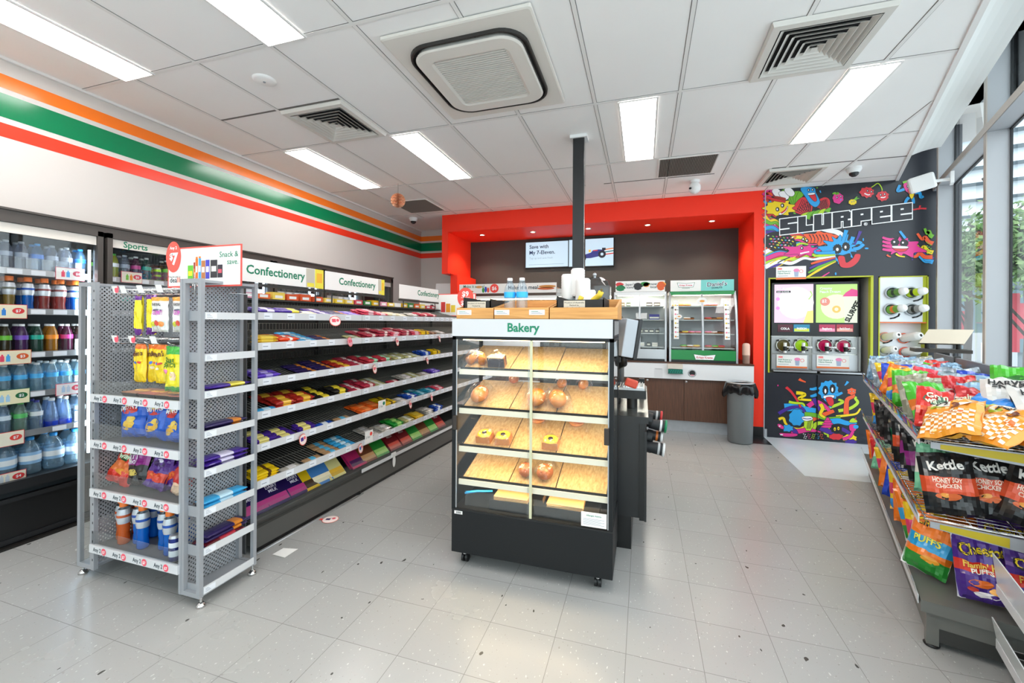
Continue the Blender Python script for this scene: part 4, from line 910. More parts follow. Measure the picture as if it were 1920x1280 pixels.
BARS = {
 'purple': bar('chocolate_bar', .17, .045, .016, '43248f', 'ded6ee', -.2, .25, None), 'purple_yellow': bar('chocolate_bar', .17, .045, .017, '43248f', 'f0dc4a', -.05, .6),
 'violet': bar('chocolate_bar', .165, .04, .018, '6a4ac8', 'b8a8ea', -.3, .3), 'navy': bar('chocolate_bar', .165, .042, .018, '2f2358', 'd8822a', .3, .7), 'red': bar('chocolate_bar', .16, .045, .02, 'c8281f', 'f0a02a', -.2, .4),
 'orange': bar('chocolate_bar', .165, .045, .02, 'f04a1c', 'fff2e8', -.1, .3), 'lightblue': bar('chocolate_bar', .165, .04, .02, '3aa8e0', 'c6e6f5', -.2, .3), 'blue': bar('chocolate_bar', .16, .042, .018, '1f50b8', 'eaf2fa', -.3, .2),
 'pink': bar('chocolate_bar', .16, .05, .018, 'e04a62', 'f5c8d0', -.3, .5), 'rosy': bar('chocolate_bar', .15, .055, .022, 'b83248', 'f0d8d4', -.1, .4), 'cream': bar('chocolate_bar', .17, .045, .018, 'e8dcb8', 'f6f2e4', -.4, .3), 'black': bar('chocolate_bar', .15, .055, .025, '24221f', 'ead23a', -.3, .4),
 'redyellow': bar('chocolate_bar', .15, .06, .026, 'a82a20', 'e8b43a', -.4, .5), 'silver': bar('chocolate_bar', .15, .045, .018, 'b8b2a8', 'e8e4e2', -.2, .4), 'olive': bar('chocolate_bar', .15, .055, .02, 'b8b478', 'eef0e4', -.3, .3), 'mint': bar('chocolate_bar', .14, .055, .024, 'c83a48', 'a6dcb8', .0, .7),
 'yellow': bar('chocolate_bar', .16, .05, .02, 'f0c81a', '5a3a1a', -.1, .3), 'teal': bar('chocolate_bar', .17, .05, .014, '1f8aa8', 'a8dcec', -.3, .2), 'orangeplain': bar('chocolate_bar', .15, .06, .022, 'ee6420', 'f08a4a', -.3, .5), 'green': bar('chocolate_bar', .15, .06, .025, '2a9a3a', 'a8e07a', -.2, .4), 'brown': bar('chocolate_bar', .15, .05, .02, '7a4a30', 'c8a080', -.3, .3),
 'goldbox': bar('chocolate_bar', .15, .06, .022, 'd8a81a', 'e8c84a', -.5, .5), 'maroon': bar('chocolate_bar', .15, .06, .022, '6a1828', 'c8384a', -.3, .4), 'caramel': bar('chocolate_bar', .15, .045, .02, 'b8926a', '5ab4dc', -.3, .2), 'twirl': bar('chocolate_bar', .15, .04, .018, '4a2a90', 'efe08a', -.5, .35)}
WORD = {'purple': 'purple chocolate bar with pale band', 'purple_yellow': 'purple and yellow chocolate bar', 'violet': 'violet chocolate bar', 'navy': 'dark navy chocolate bar', 'red': 'red chocolate bar', 'orange': 'orange red wafer bar', 'lightblue': 'light blue chocolate bar', 'blue': 'blue chocolate bar', 'pink': 'pink sweet packet', 'rosy': 'rosy red sweet packet', 'cream': 'cream coloured bar', 'black': 'black and yellow bar', 'redyellow': 'dark red and gold packet', 'silver': 'silver bar', 'olive': 'pale olive packet', 'mint': 'red and mint packet', 'yellow': 'yellow packet', 'teal': 'teal packet', 'orangeplain': 'orange packet', 'green': 'green packet', 'brown': 'brown bar', 'goldbox': 'golden packet', 'maroon': 'maroon packet', 'caramel': 'tan and blue bar', 'twirl': 'purple and pale yellow bar'}
# bars on the narrow side shelves of the end cap (they lie along the shelf)
EXC = (EX2 + EX3) / 2 + .004
def sidebar(k, kind, n, lab, dx=0, L=1.4):
    z = RZ[k] - .011
    for i in range(n):
        M = Matrix.Translation((EXC + dx + random.uniform(-.006, .006), 1.645 + random.uniform(-.006, .012), z + i * .0235)) @ Matrix.Rotation(PI / 2 + random.uniform(-.05, .05), 4, 'Z') @ Matrix.Diagonal((L, 1.75, 1.25, 1))
        put(BARS[kind], M, '%s, %s' % (WORD[kind], lab + ('' if n == 1 else ', %s of its pile' % ['bottom', 'middle', 'top'][i])), 'chocolate bar', 'bars on the narrow side shelves')
sidebar(0, 'blue', 1, 'top shelf of the narrow side rack'); sidebar(1, 'purple', 1, 'second shelf of the narrow side rack'); sidebar(2, 'purple_yellow', 2, 'third side rack shelf'); sidebar(3, 'navy', 2, 'fourth side rack shelf')
sidebar(4, 'purple', 3, 'fifth side rack shelf'); sidebar(5, 'lightblue', 2, 'sixth side rack shelf'); sidebar(6, 'maroon', 1, 'seventh side rack shelf, loose one', -.012); sidebar(6, 'navy', 3, 'seventh side rack shelf', 0)

# ------------------------------------------------------------------ confectionery gondola
GA = math.radians(-2.0); GO = Vector((-2.215, 1.945, 0))
GM = Matrix.Translation(GO) @ Matrix.Rotation(GA, 4, 'Z')
go = bpy.data.objects.new('confectionery_gondola', None); COL.objects.link(go); go.matrix_world = GM
tag(go, 'long dark grey shelving gondola stacked with confectionery and topped by white Confectionery signs', 'shelving')
GL = 3.75; GD = .46; BAY = [0, .935, 1.87, 2.81, 3.75]
WIRE = mat('wire_grey', '7d7b74', .4, .5)
BROWNP = mat('end_panel_brown', '5d463c', .5)
MB().box(-GD - .02, -.03, -.075, -.06, .10, 1.62, BROWNP).box(-GD - .02, -.03, -.06, -.05, .10, 1.62, GONDD).obj('end_panel', go)
MB().box(-GD - .03, -GD, -.05, GL, .02, 1.60, GONDD).obj('back_panel', go)
q = MB(); q.box(-GD, -.02, -.02, GL, .05, .19, GONDM).box(-.03, -.012, 0, GL, .0, .06, BLACK).box(-.022, .0, -.02, GL, .03, .165, GONDM).box(-.0, .006, -.02, GL, .150, .166, GONDD)
q.obj('base', go)
q = MB()
for v in BAY: q.box(-GD + .001, -GD + .03, v - .015, v + .015, .1, 1.62, GONDD)
q.obj('uprights', go)
GZ = [1.447, 1.262, 1.045, .845, .648, .425]; SL = .24     # lip heights and slope of the shelves
for k, z in enumerate(GZ):
    for b in range(4):
        y0, y1 = BAY[b] + .003, BAY[b + 1] - .003
        q = MB(); n = 34; dep = .40
        for j in range(n):
            yy = y0 + .01 + (y1 - y0 - .02) * j / (n - 1); q.tube([(-.004, yy, z - .02), (-dep, yy, z - .02 + dep * SL), (-dep, yy, z + .025 + dep * SL)], .0017, WIRE, 4)
        for t in (.05, .2, .4): q.tube([(-t, y0, z - .022 + t * SL), (-t, y1, z - .022 + t * SL)], .0022, WIRE, 4)
        q.tube([(-dep, y0, z + .025 + dep * SL), (-dep, y1, z + .025 + dep * SL)], .002, WIRE, 4)
        if k: q.add([(-.006, y0, z - .026), (-dep, y0, z - .026 + dep * SL), (-dep, y1, z - .026 + dep * SL), (-.006, y1, z - .026)], [(0, 1, 2, 3)], GONDD)
        s = q.obj('wire_shelf', go)
        q = MB().box(-.004, .004, y0, y1, z - .04, z + .006, RAILW)
        nt = 5 if b < 2 else 8
        for j in range(nt):
            yy = y0 + .03 + j * .9 / nt + random.uniform(-.01, .01); q.box(.004, .0048, yy, yy + .06, z - .034, z + .001, PAPERB).box(.0048, .0052, yy + .006, yy + .04, z - .02, z - .016, mat('ticket_ink', '8a8f9c', .6))
        q.obj('price_rail', s)
q = MB()
for b in range(4): q.box(-.002, .0, BAY[b] + .01, BAY[b + 1] - .01, .195, .275, ACRYL)
q.box(.0, .0052, BAY[1] + .01, GL, .168, .196, RAILW); q.obj('base_guard', go)
MB().box(-GD, -.02, -.01, GL, .19, .194, GONDM).obj('base_deck', go)
MB().cyl((-.03, .93, 0), (-.03, .93, .04), .03, BLACK).obj('base_foot', go)
MB().tube([(.012, 0.0, 0.003), (.014, .95, .003)], .004, ALU, 6).obj('floor_strip', go)
# front end post belongs to the end cap side; signs on top
def gsign(v0, v1, x, z, txt, pos, lab, extra=None, h=.155, size=.085):
    s = bpy.data.objects.new('category_sign', None); COL.objects.link(s); s.matrix_world = GM @ Matrix.Translation((x, v0, z)); tag(s, lab, 'sign', 'white category signs on the gondola')
    w = v1 - v0
    q = MB().box(-.004, 0, 0, w, 0, h, PAPER); q.text(txt, (.0008, pos, h * .36), (0, 1, 0), (0, 0, 1), size, TXTG, .022)
    if extra:
        a, b_ = extra; q.box(0, .0008, a, a + (b_ - a) * .48, 0, h * .98, mat('promo_grey', 'c9c2b4', .5)).box(0, .001, a + (b_ - a) * .5, b_, -.0, h, mat('promo_yellow', 'f0e04a', .5)).box(.001, .0014, a + (b_ - a) * .6, b_ - .015, h * .3, h * .8, mat('promo_gold', 'f5b83a', .5)).box(.0008, .0012, a + .01, a + (b_ - a) * .45, h * .05, h * .25, mat('promo_yellow', 'f0e04a', .5))
    q.obj('sign_panel', s)
    q = MB().box(-.012, .006, 0, w, -.028, -.008, GONDD)
    for t in (.08, w - .08): q.cyl((-.003, t, -.11), (-.003, t, -.01), .006, GONDD, n=8)
    q.obj('sign_holder', s)
gsign(.02, .90, -.36, 1.668, 'Confectionery', .19, 'white Confectionery sign nearest the end display', (.70, .88))
gsign(.92, 1.72, -.36, 1.668, 'Confectionery', .16, 'middle white Confectionery sign on the gondola', (.70, .80))
gsign(1.98, 2.82, -.36, 1.655, 'Confectionery', .36, 'far white Confectionery sign beside the $9 promotion board', None, .15)
# product boxes seen on the top behind the signs
for i in range(22):
    c = random.choice(['e8b81a', 'f0d03a', 'e86a2a', 'd8485a', 'f2f0ea', '2a4ab8', 'e8a0b8', 'e05a2a', 'f4d25a', '3a8a4a'])
    q = MB(); v = .06 + i * .125; q.M = GM @ Matrix.Translation((-.41, v, 1.559)); q.box(-.04, .03, 0, .105, 0, random.uniform(.035, .055), mat('carton_' + c, c, .5)).box(.03, .031, .02, .085, .01, .03, PAPER)
    tag(q.obj('sweet_box'), 'small sweet box on top of the gondola beneath the signs, %s from the near end' % (ORD + ['twenty-first', 'twenty-second'])[i], 'box', 'sweet boxes under the signs')
MB(GM).box(-GD + .01, -.40 + .03, 0, 2.9, 1.545, 1.556, GONDD).obj('top_shelf', None)
ts = bpy.data.objects['top_shelf']; ts.parent = go; ts.matrix_parent_inverse = GM.inverted()
ZOFF = -.0165
cnt = {}
def facing(k, v, kind, rows, stack, ln=None, jit=.004, dv=None, rot=0, wide=1.0):
    """one facing: bars lie along the run, 'rows' deep up the slope, 'stack' high at the front"""
    z = GZ[k] if k < 6 else .214
    sl = SL if k < 6 else 0
    W = {'redyellow': .062, 'black': .058, 'rosy': .057, 'pink': .052, 'green': .062, 'orangeplain': .062, 'mint': .057}.get(kind, .048) * wide
    H = {'redyellow': .026, 'black': .025, 'rosy': .022, 'red': .02, 'orange': .02, 'mint': .024, 'green': .025}.get(kind, .018)
    for r in range(rows):
        for s_ in range(stack if r < 2 else max(1, stack - 1)):
            t = .035 + r * W + W / 2 * 0
            a = math.atan(sl)
            off = (-t - random.uniform(0, .003), v + random.uniform(-jit, jit) * (1 + s_), z + ZOFF + t * sl + s_ * H * .96 + .001)
            M = GM @ Matrix.Translation(off) @ Matrix.Rotation(a, 4, 'Y') @ Matrix.Rotation(PI / 2 + rot + random.uniform(-.03, .03), 4, 'Z') @ Matrix.Diagonal((1, wide, 1, 1))
            lab = '%s, %s shelf at %d cm along, row %s%s' % (WORD[kind], ['top', 'second', 'third', 'fourth', 'fifth', 'sixth', 'base'][k], round(v * 100), ['one', 'two', 'three', 'four', 'five', 'six'][r], '' if stack == 1 else ', ' + ['lowest', 'middle', 'upper'][s_])
            put(BARS[kind], M, lab, 'sweets', 'confectionery on the %s gondola shelf' % ['top', 'second', 'third', 'fourth', 'fifth', 'sixth', 'base'][k])
PLAN = {
 0: [(.10, 'purple', 3, 2), (.27, 'purple_yellow', 3, 2), (.43, 'cream', 2, 1), (.58, 'purple', 4, 1), (.74, 'navy', 3, 1), (.89, 'violet', 3, 1), (1.06, 'pink', 3, 3), (1.23, 'pink', 3, 2), (1.40, 'cream', 3, 2), (1.57, 'cream', 3, 1), (1.74, 'silver', 3, 2), (1.92, 'rosy', 3, 2), (2.10, 'rosy', 3, 2)],
 1: [(.08, 'goldbox', 1, 3), (.09, 'red', 0, 0), (.24, 'orange', 4, 2), (.41, 'lightblue', 5, 1), (.56, 'navy', 3, 1), (.90, 'olive', 2, 1), (.99, 'rosy', 0, 0), (1.08, 'rosy', 4, 2), (1.25, 'rosy', 4, 3), (1.42, 'pink', 4, 3), (1.59, 'rosy', 4, 3), (1.76, 'pink', 4, 3), (1.93, 'yellow', 3, 3), (2.10, 'brown', 2, 2), (2.28, 'silver', 3, 2)],
 2: [(.10, 'violet', 4, 2), (.42, 'navy', 4, 1), (.60, 'navy', 5, 1), (.77, 'redyellow', 3, 1), (.93, 'rosy', 4, 1), (1.10, 'mint', 4, 2), (1.28, 'mint', 2, 2), (1.47, 'olive', 4, 2), (1.64, 'olive', 4, 2), (1.81, 'olive', 3, 1), (1.98, 'blue', 3, 3), (2.18, 'yellow', 2, 3)],
 3: [(.09, 'lightblue', 1, 1), (.22, 'redyellow', 4, 2), (.38, 'redyellow', 4, 2), (.56, 'black', 4, 1), (.73, 'black', 3, 2), (.90, 'rosy', 3, 1), (1.06, 'rosy', 4, 2), (1.22, 'olive', 4, 1), (1.40, 'rosy', 1, 1), (1.62, 'silver', 3, 2), (1.80, 'olive', 3, 1), (1.98, 'silver', 2, 1), (2.18, 'violet', 3, 2)],
 4: [(.08, 'twirl', 4, 2), (.24, 'twirl', 3, 1), (.41, 'twirl', 2, 2), (.57, 'blue', 1, 1), (.75, 'caramel', 1, 1), (1.02, 'orangeplain', 3, 2), (1.19, 'orangeplain', 3, 1), (1.36, 'yellow', 4, 2), (1.54, 'silver', 2, 1), (1.72, 'blue', 3, 2), (1.90, 'teal', 4, 2), (2.08, 'teal', 3, 2), (2.26, 'pink', 3, 2)],
 5: [(.09, 'yellow', 2, 3), (.27, 'silver', 1, 1), (.46, 'caramel', 1, 1), (.64, 'caramel', 4, 1), (.81, 'lightblue', 4, 1), (1.14, 'silver', 4, 1), (1.30, 'silver', 3, 2), (1.48, 'green', 3, 2), (1.66, 'olive', 2, 2), (1.84, 'goldbox', 3, 2), (2.04, 'silver', 3, 3), (2.24, 'blue', 2, 3)],
}
for k, row in PLAN.items():
    for v, kind, r, s_ in row:
        if r: facing(k, v, kind, r, s_)
# chocolate blocks standing on the base deck
def block(c1, c2, txt, tc):
    q = MB(); q.box(-.085, .085, -.006, .006, 0, .175, mat('wrap_' + c1, c1, .3, .1, coat=.2)); q.box(-.08, .08, -.0075, -.006, .015, .07, mat('wrap_' + c2, c2, .3))
    q.box(-.087, .087, -.003, .003, -.004, .002, mat('wrap_' + c1, c1)); q.box(-.087, .087, -.003, .003, .172, .18, mat('wrap_' + c1, c1))
    for i, t in enumerate(txt): q.text(t, (0, -.0082, .125 - i * .028), (1, 0, 0), (0, 0, 1), .03, mat('ink_' + tc, tc, .5), .02, 'c')
    return proto(q.obj('chocolate_block'))
BK = {'dark': block('241452', 'b02a7a', ('DAIRY', 'MILK'), 'f0eafa'), 'purple': block('43248f', 'e8a03a', ('DAIRY', 'MILK'), 'ffffff'), 'lemon': block('efe8a0', 'e8b83a', (), 'ffffff'), 'gold': block('e8c21a', '3a2a1a', (), 'ffffff'), 'sky': block('4a8ad0', 'f0e8c8', (), 'ffffff'), 'mint': block('2a9a3a', 'a8e07a', (), 'ffffff'), 'brown': block('7a4428', 'c89a6a', (), 'ffffff'), 'red': block('8a1a26', 'e05a4a', ('MEGA',), 'f8e0e0'), 'magenta': block('c22a6a', '4a1a5a', (), 'ffffff')}
bw = {'dark': 'dark purple', 'purple': 'purple', 'lemon': 'pale lemon', 'gold': 'golden', 'sky': 'sky blue', 'mint': 'green', 'brown': 'brown', 'red': 'dark red', 'magenta': 'magenta'}
bl_ = [(.06, 'dark', 3), (.22, 'dark', 4), (.39, 'dark', 4), (.53, 'gold', 2), (.60, 'sky', 1), (.74, 'lemon', 6), (.98, 'magenta', 2), (1.12, 'brown', 4), (1.30, 'mint', 4), (1.50, 'red', 5), (1.68, 'red', 4), (1.86, 'mint', 3), (2.03, 'brown', 3), (2.2, 'mint', 3), (2.38, 'red', 3)]
for v, c, n in bl_:
    for i in range(n):
        M = GM @ Matrix.Translation((-.05 - i * .028, v + random.uniform(-.01, .01), .199 + .006)) @ Matrix.Rotation(PI / 2 + random.uniform(-.02, .02), 4, 'Z') @ Matrix.Rotation(-.75 + random.uniform(-.02, .02), 4, 'X')
        put(BK[c], M, '%s chocolate block on the base deck at %d cm along, %s from the front' % (bw[c], round(v * 100), ORD[i]), 'chocolate block', 'chocolate blocks on the base deck')
# round shelf talkers
def talker(k, v, lab, c='fbeae4', x=.02, dz=-.045, tilt=.35, pic='f0566a'):
    q = MB(); n = 24; q.M = GM @ Matrix.Translation((x, v, GZ[k] + dz)) @ Matrix.Rotation(tilt, 4, 'Z') @ Matrix.Rotation(-.15, 4, 'Y')
    q.poly([(0, .052 * math.cos(2 * PI * i / n), .038 * math.sin(2 * PI * i / n)) for i in range(n)], mat('talker_rim', 'f26a5c', .5))
    q.poly([(.0008, .047 * math.cos(2 * PI * i / n), .033 * math.sin(2 * PI * i / n)) for i in range(n)], mat('talker_' + c, c, .5))
    q.box(.001, .0016, -.03, .005, -.008, .016, mat('talker_pic_' + pic, pic, .5)); q.poly([(.0018, .022 + .013 * math.cos(2 * PI * i / 14), .006 + .011 * math.sin(2 * PI * i / 14)) for i in range(14)], PINK)
    q.box(-.018, 0, -.012, .012, .034, .037, ACRYL); q.M = Matrix.Identity(4)
    tag(q.obj('shelf_talker'), lab, 'price tag', 'round shelf talkers')
talker(0, .62, 'oval white price tag hanging from the top gondola shelf', tilt=-.1)
talker(1, .78, 'oval pink price tag hanging from the second gondola shelf', 'f5a8b8', dz=-.02)
talker(1, 1.40, 'oval price tag on the second gondola shelf amid the rosy packets'); talker(2, 1.08, 'oval price tag on the third gondola shelf below the mint packets'); talker(2, 1.93, 'oval price tag at the far end of the third gondola shelf')
talker(4, .33, 'large oval price tag with a purple picture on the fifth shelf', pic='4a2a90'); talker(5, .91, 'oval price tag with a blue picture on the sixth gondola shelf', pic='3a7ac8'); talker(4, 1.62, 'oval price tag near the blue packets, fifth gondola shelf'); talker(1, 2.18, 'oval price tag at the far end of the second gondola shelf'); talker(4, 2.02, 'oval price tag at the far end of the fifth gondola shelf')
def card(k, v, lab, badge):
    q = MB(GM @ Matrix.Translation((.012, v, GZ[k] - .03))); q.box(0, .001, 0, .10, 0, .10, PAPER); q.poly([(.0016, .075 + .016 * math.cos(2 * PI * i / 16), .07 + .016 * math.sin(2 * PI * i / 16)) for i in range(16)], badge)
    q.text('2 for', (.0016, .01, .04), (0, 1, 0), (0, 0, 1), .028, TXTD, 0); tag(q.obj('price_card'), lab, 'price card')
card(4, 1.14, 'square white price card with a green dot on the fifth gondola shelf', TXTG); card(5, .97, 'square white price card with a red dot on the sixth gondola shelf', PRED)
q = MB(GM @ Matrix.Translation((.02, 1.36, .085))); n = 20; q.poly([(0, .022 * math.cos(2 * PI * i / n), .055 + .055 * math.sin(2 * PI * i / n)) for i in range(n)], CAMW); q.box(-.01, .0, -.03, .03, .095, .13, CAMW); tag(q.obj('blank_tag'), 'blank white oval tag hanging at the gondola base', 'price tag')
# litter on the floor
q = MB(); q.M = TM(-2.10, 2.44, .003, rz=.3); n = 24; q.lathe([(0, .001), (.052, .001), (.055, 0)], (0, 0, 0), [mat('talker_fbeae4', 'fbeae4', .5), mat('talker_rim', 'f26a5c', .5)], 24); q.box(-.03, .0, -.012, .012, .001, .002, mat('ink_3a2a5a', '3a2a5a')); q.lathe([(0, .0022), (.013, .0022)], (.02, .012, 0), PINK, 12); q.box(-.075, -.05, -.01, .01, 0, .001, PRED)
q.M = Matrix.Identity(4); tag(q.obj('fallen_price_tag'), 'round price tag lying on the floor beside the gondola', 'price tag')
q = MB(); q.M = TM(-2.07, 1.99, .002, rz=.05); q.add([(-.045, -.02, 0), (.055, -.03, .001), (.06, .07, .001), (-.03, .05, .004)], [(0, 1, 2, 3)], PAPER).add([(-.045, -.02, .0005), (.055, -.03, .0015), (.06, .07, .0015), (-.03, .05, .0045)], [(3, 2, 1, 0)], PAPER); q.M = Matrix.Identity(4); tag(q.obj('paper_scrap'), 'scrap of white paper on the floor at the gondola corner', 'paper')
# promotion board at the far end
sb = bpy.data.objects.new('promotion_board', None); COL.objects.link(sb); sb.matrix_world = Matrix.Translation((-2.60, 4.86, 1.475)); tag(sb, 'white red bordered promotion board with $9 and $12 coral badge', 'sign')
q = MB().box(-.20, .60, 0, .006, 0, .285, mat('sign_border', 'f05a50', .45)).box(-.19, .59, -.001, 0, .010, .275, PAPER); q.obj('sign_board', sb)
q = MB(); n = 26; q.poly([(.46 + .11 * math.cos(-2 * PI * i / n), -.003, .235 + .125 * math.sin(-2 * PI * i / n)) for i in range(n)], CORAL)
q.text('$9', (.46, -.004, .25), (1, 0, 0), (0, 0, 1), .09, TXTW, .03, 'c'); q.text('$12', (.46, -.004, .14), (1, 0, 0), (0, 0, 1), .08, TXTW, .03, 'c'); q.box(.40, .52, -.004, -.0035, .232, .236, TXTW); q.obj('price_badge', sb)
q = MB(); q.text('deal!!', (.46, -.002, .05), (1, 0, 0), (0, 0, 1), .06, TXTD, .01, 'c')
for i, (x, c) in enumerate(((.12, 'c83a3a'), (.19, 'f0a02a'), (.26, 'e8c83a'))): q.box(x, x + .06, -.002, -.001, .05, .18 - .02 * i, mat('pic_' + c, c, .5))
q.obj('lettering', sb)
# white boxed light sign behind
wb = MB(); wb.extrude([(-3.35, 6.3, 1.45), (-2.95, 6.3, 1.45), (-2.95, 6.3, 2.04), (-3.31, 6.3, 2.04)], (0, .3, 0), CAMW); wb.box(-2.95, -2.925, 6.28, 6.6, 1.45, 2.05, mat('sign_side_grey', '6e6c6a', .5)).box(-3.30, -2.96, 6.3, 6.6, 0, 1.45, WHITE)
tag(wb.obj('display_freezer'), 'tall white cabinet with curved top in the far left corner behind the signs', 'cabinet')
# ------------------------------------------------------------------ bakery display case
BX0, BX1, BY0, BY1, BZ = -1.048, -.143, 2.20, 2.63, 1.418
bc = thing('bakery_case', 'black glass-fronted bakery cabinet on castors with a white Bakery header', 'display case', (0, 0, 0))
CASEB = mat('case_black', '17191b', .5, spec=.3)
q = MB(); q.box(BX0, BX1, BY0, BY1, .082, .325, CASEB); q.obj('base', bc, bevel=.003)
q = MB(); q.box(BX0, BX0 + .022, BY0, BY0 + .02, .325, 1.32, CASEB).box(BX1 - .022, BX1, BY0, BY0 + .02, .325, 1.32, CASEB).box(BX0, BX1, BY0, BY0 + .02, 1.302, 1.322, CASEB)
q.box(BX0, BX0 + .02, BY1 - .02, BY1, .325, 1.32, CASEB).box(BX1 - .02, BX1, BY1 - .02, BY1, .325, 1.32, CASEB).box(BX0, BX1, BY1 - .02, BY1, 1.30, 1.32, CASEB).box(BX0, BX0 + .02, BY0, BY1, 1.30, 1.32, CASEB).box(BX1 - .02, BX1, BY0, BY1, 1.30, 1.32, CASEB)
q.box(BX0 + .005, BX1, BY0 - .002, BY0 + .006, .325, .333, BLACK)
q.obj('frame', bc)
q = MB(); q.box(BX0, BX1, BY0 + .004, BY1, 1.322, BZ, CASEB).box(BX1, BX1 + .001, BY0 + .03, BY1 - .02, 1.335, 1.41, mat('case_vent_grey', '8a8b8a', .4)); q.obj('top_box', bc)
q = MB(); q.box(BX0 - .001, BX1 - .006, BY0 - .004, BY0 + .004, 1.320, BZ, mat('header_white', 'cdcdcf', .4)); q.text('Bakery', ((BX0 + BX1) / 2 - .028, BY0 - .0046, 1.350), (1, 0, 0), (0, 0, 1), .066, TXTG, .03, 'c', .182); q.obj('header_sign', bc)
q = MB(); q.box(BX0 + .02, (BX0 + BX1) / 2 + .02, BY0 + .008, BY0 + .012, .335, 1.30, CGLASS); q.obj('sliding_door', bc)
q = MB(); q.box((BX0 + BX1) / 2 - .005, BX1 - .02, BY0 + .018, BY0 + .022, .335, 1.30, CGLASS); q.obj('sliding_door', bc)
q = MB(); q.box((BX0 + BX1) / 2 + .008, (BX0 + BX1) / 2 + .022, BY0 + .002, BY0 + .010, .335, 1.302, mat('door_channel', 'c9c7a6', .35)).box((BX0 + BX1) / 2 - .006, (BX0 + BX1) / 2 + .0, BY0 + .016, BY0 + .022, .335, 1.302, ACRYL)
q.box(BX0 + .022, BX0 + .028, BY0 + .004, BY0 + .01, .335, 1.302, ALU).box(BX1 - .028, BX1 - .022, BY0 + .004, BY0 + .01, .335, 1.302, ALU); q.obj('door_channel', bc)
HB = mat('handle_bronze', '2b221c', .45)
MB().box(BX0 + .010, BX0 + .036, BY0 - .016, BY0 + .006, .785, .865, HB).obj('door_handle', bc, bevel=.003)
MB().box(BX1 - .046, BX1 - .020, BY0 - .016, BY0 + .006, .775, .860, HB).obj('door_handle', bc, bevel=.003)
for x in (BX0 + .004, BX1 - .006): MB().box(x, x + .003, BY0 + .02, BY1 - .02, .33, 1.30, CGLASS).obj('side_glass', bc)
MB().box(BX0 + .02, BX1 - .02, BY1 - .012, BY1 - .009, .33, 1.30, CGLASS).obj('rear_glass', bc)
OAK1 = wood_mat('oak_tray', 'd9b77e', 'b98d52', 'y', 5, .5, 18)
SHZ = [(1.125, 1.243), (.900, 1.018), (.680, .797), (.490, .585)]; SFY, SBY = BY0 + .045, BY1 - .07
WARM = mat('warm_strip', 'ffd9a0', .4, emit=9)
SX = [BX0 + .045, -.722, -.452, BX1 - .035]
def shelf_z(k, y): a, b = SHZ[k]; return a + (b - a) * (y - SFY) / (SBY - SFY)
for k, (zf, zb) in enumerate(SHZ):
    s = MB().hexa([(SX[0] - .01, SFY - .012, zf - .012), (SX[3] + .01, SFY - .012, zf - .012), (SX[3] + .01, SBY, zb - .012), (SX[0] - .01, SBY, zb - .012), (SX[0] - .01, SFY - .012, zf - .004), (SX[3] + .01, SFY - .012, zf - .004), (SX[3] + .01, SBY, zb - .004), (SX[0] - .01, SBY, zb - .004)], CASEB)
    s.box(SX[0] - .01, SX[3] + .01, SFY - .012, SFY - .006, zf - .004, zf + .016, CASEB)
    s = s.obj('shelf', bc)
    MB().box(SX[0] - .012, SX[3] + .012, SFY - .022, SFY - .013, zf - .026, zf + .004, mat('case_rail', 'e9e2cc', .3)).obj('price_rail', s)
    MB().box(SX[0], SX[3], SFY + .02, SFY + .03, zf - .020, zf - .0125, WARM).obj('light_strip', s)
    for t in range(3):
        a, b = SX[t] + .003, SX[t + 1] - .003; off = (.0, .0, .012)[t] if k in (0, 1) else 0
        q = MB(); y0, y1 = SFY - off, SBY - off
        q.hexa([(a, y0, shelf_z(k, y0) - .003), (b, y0, shelf_z(k, y0) - .003), (b, y1, shelf_z(k, y1) - .003), (a, y1, shelf_z(k, y1) - .003), (a, y0, shelf_z(k, y0) + .006), (b, y0, shelf_z(k, y0) + .006), (b, y1, shelf_z(k, y1) + .006), (a, y1, shelf_z(k, y1) + .006)], OAK1)
        q.obj('wood_tray', s)
    L = bpy.data.lights.new('case_lamp', 'AREA'); L.shape = 'RECTANGLE'; L.size = .8; L.size_y = .03; L.energy = 1.1; L.color = (1, .84, .58)
    lo = bpy.data.objects.new('case_lamp', L); COL.objects.link(lo); lo.location = ((SX[0] + SX[3]) / 2, SFY + .02, zf - .024 + (.0)); lo.rotation_euler = (.25, 0, 0)
L = bpy.data.lights.new('case_top_lamp', 'AREA'); L.shape = 'RECTANGLE'; L.size = .8; L.size_y = .03; L.energy = 1.3; L.color = (1, .84, .58)
lo = bpy.data.objects.new('case_top_lamp', L); COL.objects.link(lo); lo.location = ((BX0 + BX1) / 2, BY0 + .06, 1.295); lo.rotation_euler = (.2, 0, 0)
MB().box(BX0 + .05, BX1 - .05, BY0 + .035, BY0 + .05, 1.296, 1.300, WARM).obj('light_strip', bc)
MB().cyl((BX0 + .23, BY0 + .15, 1.292), (BX0 + .23, BY0 + .15, 1.302), .022, mat('spot_white', 'fff4d8', .4, emit=22)).obj('spot_lamp', bc)
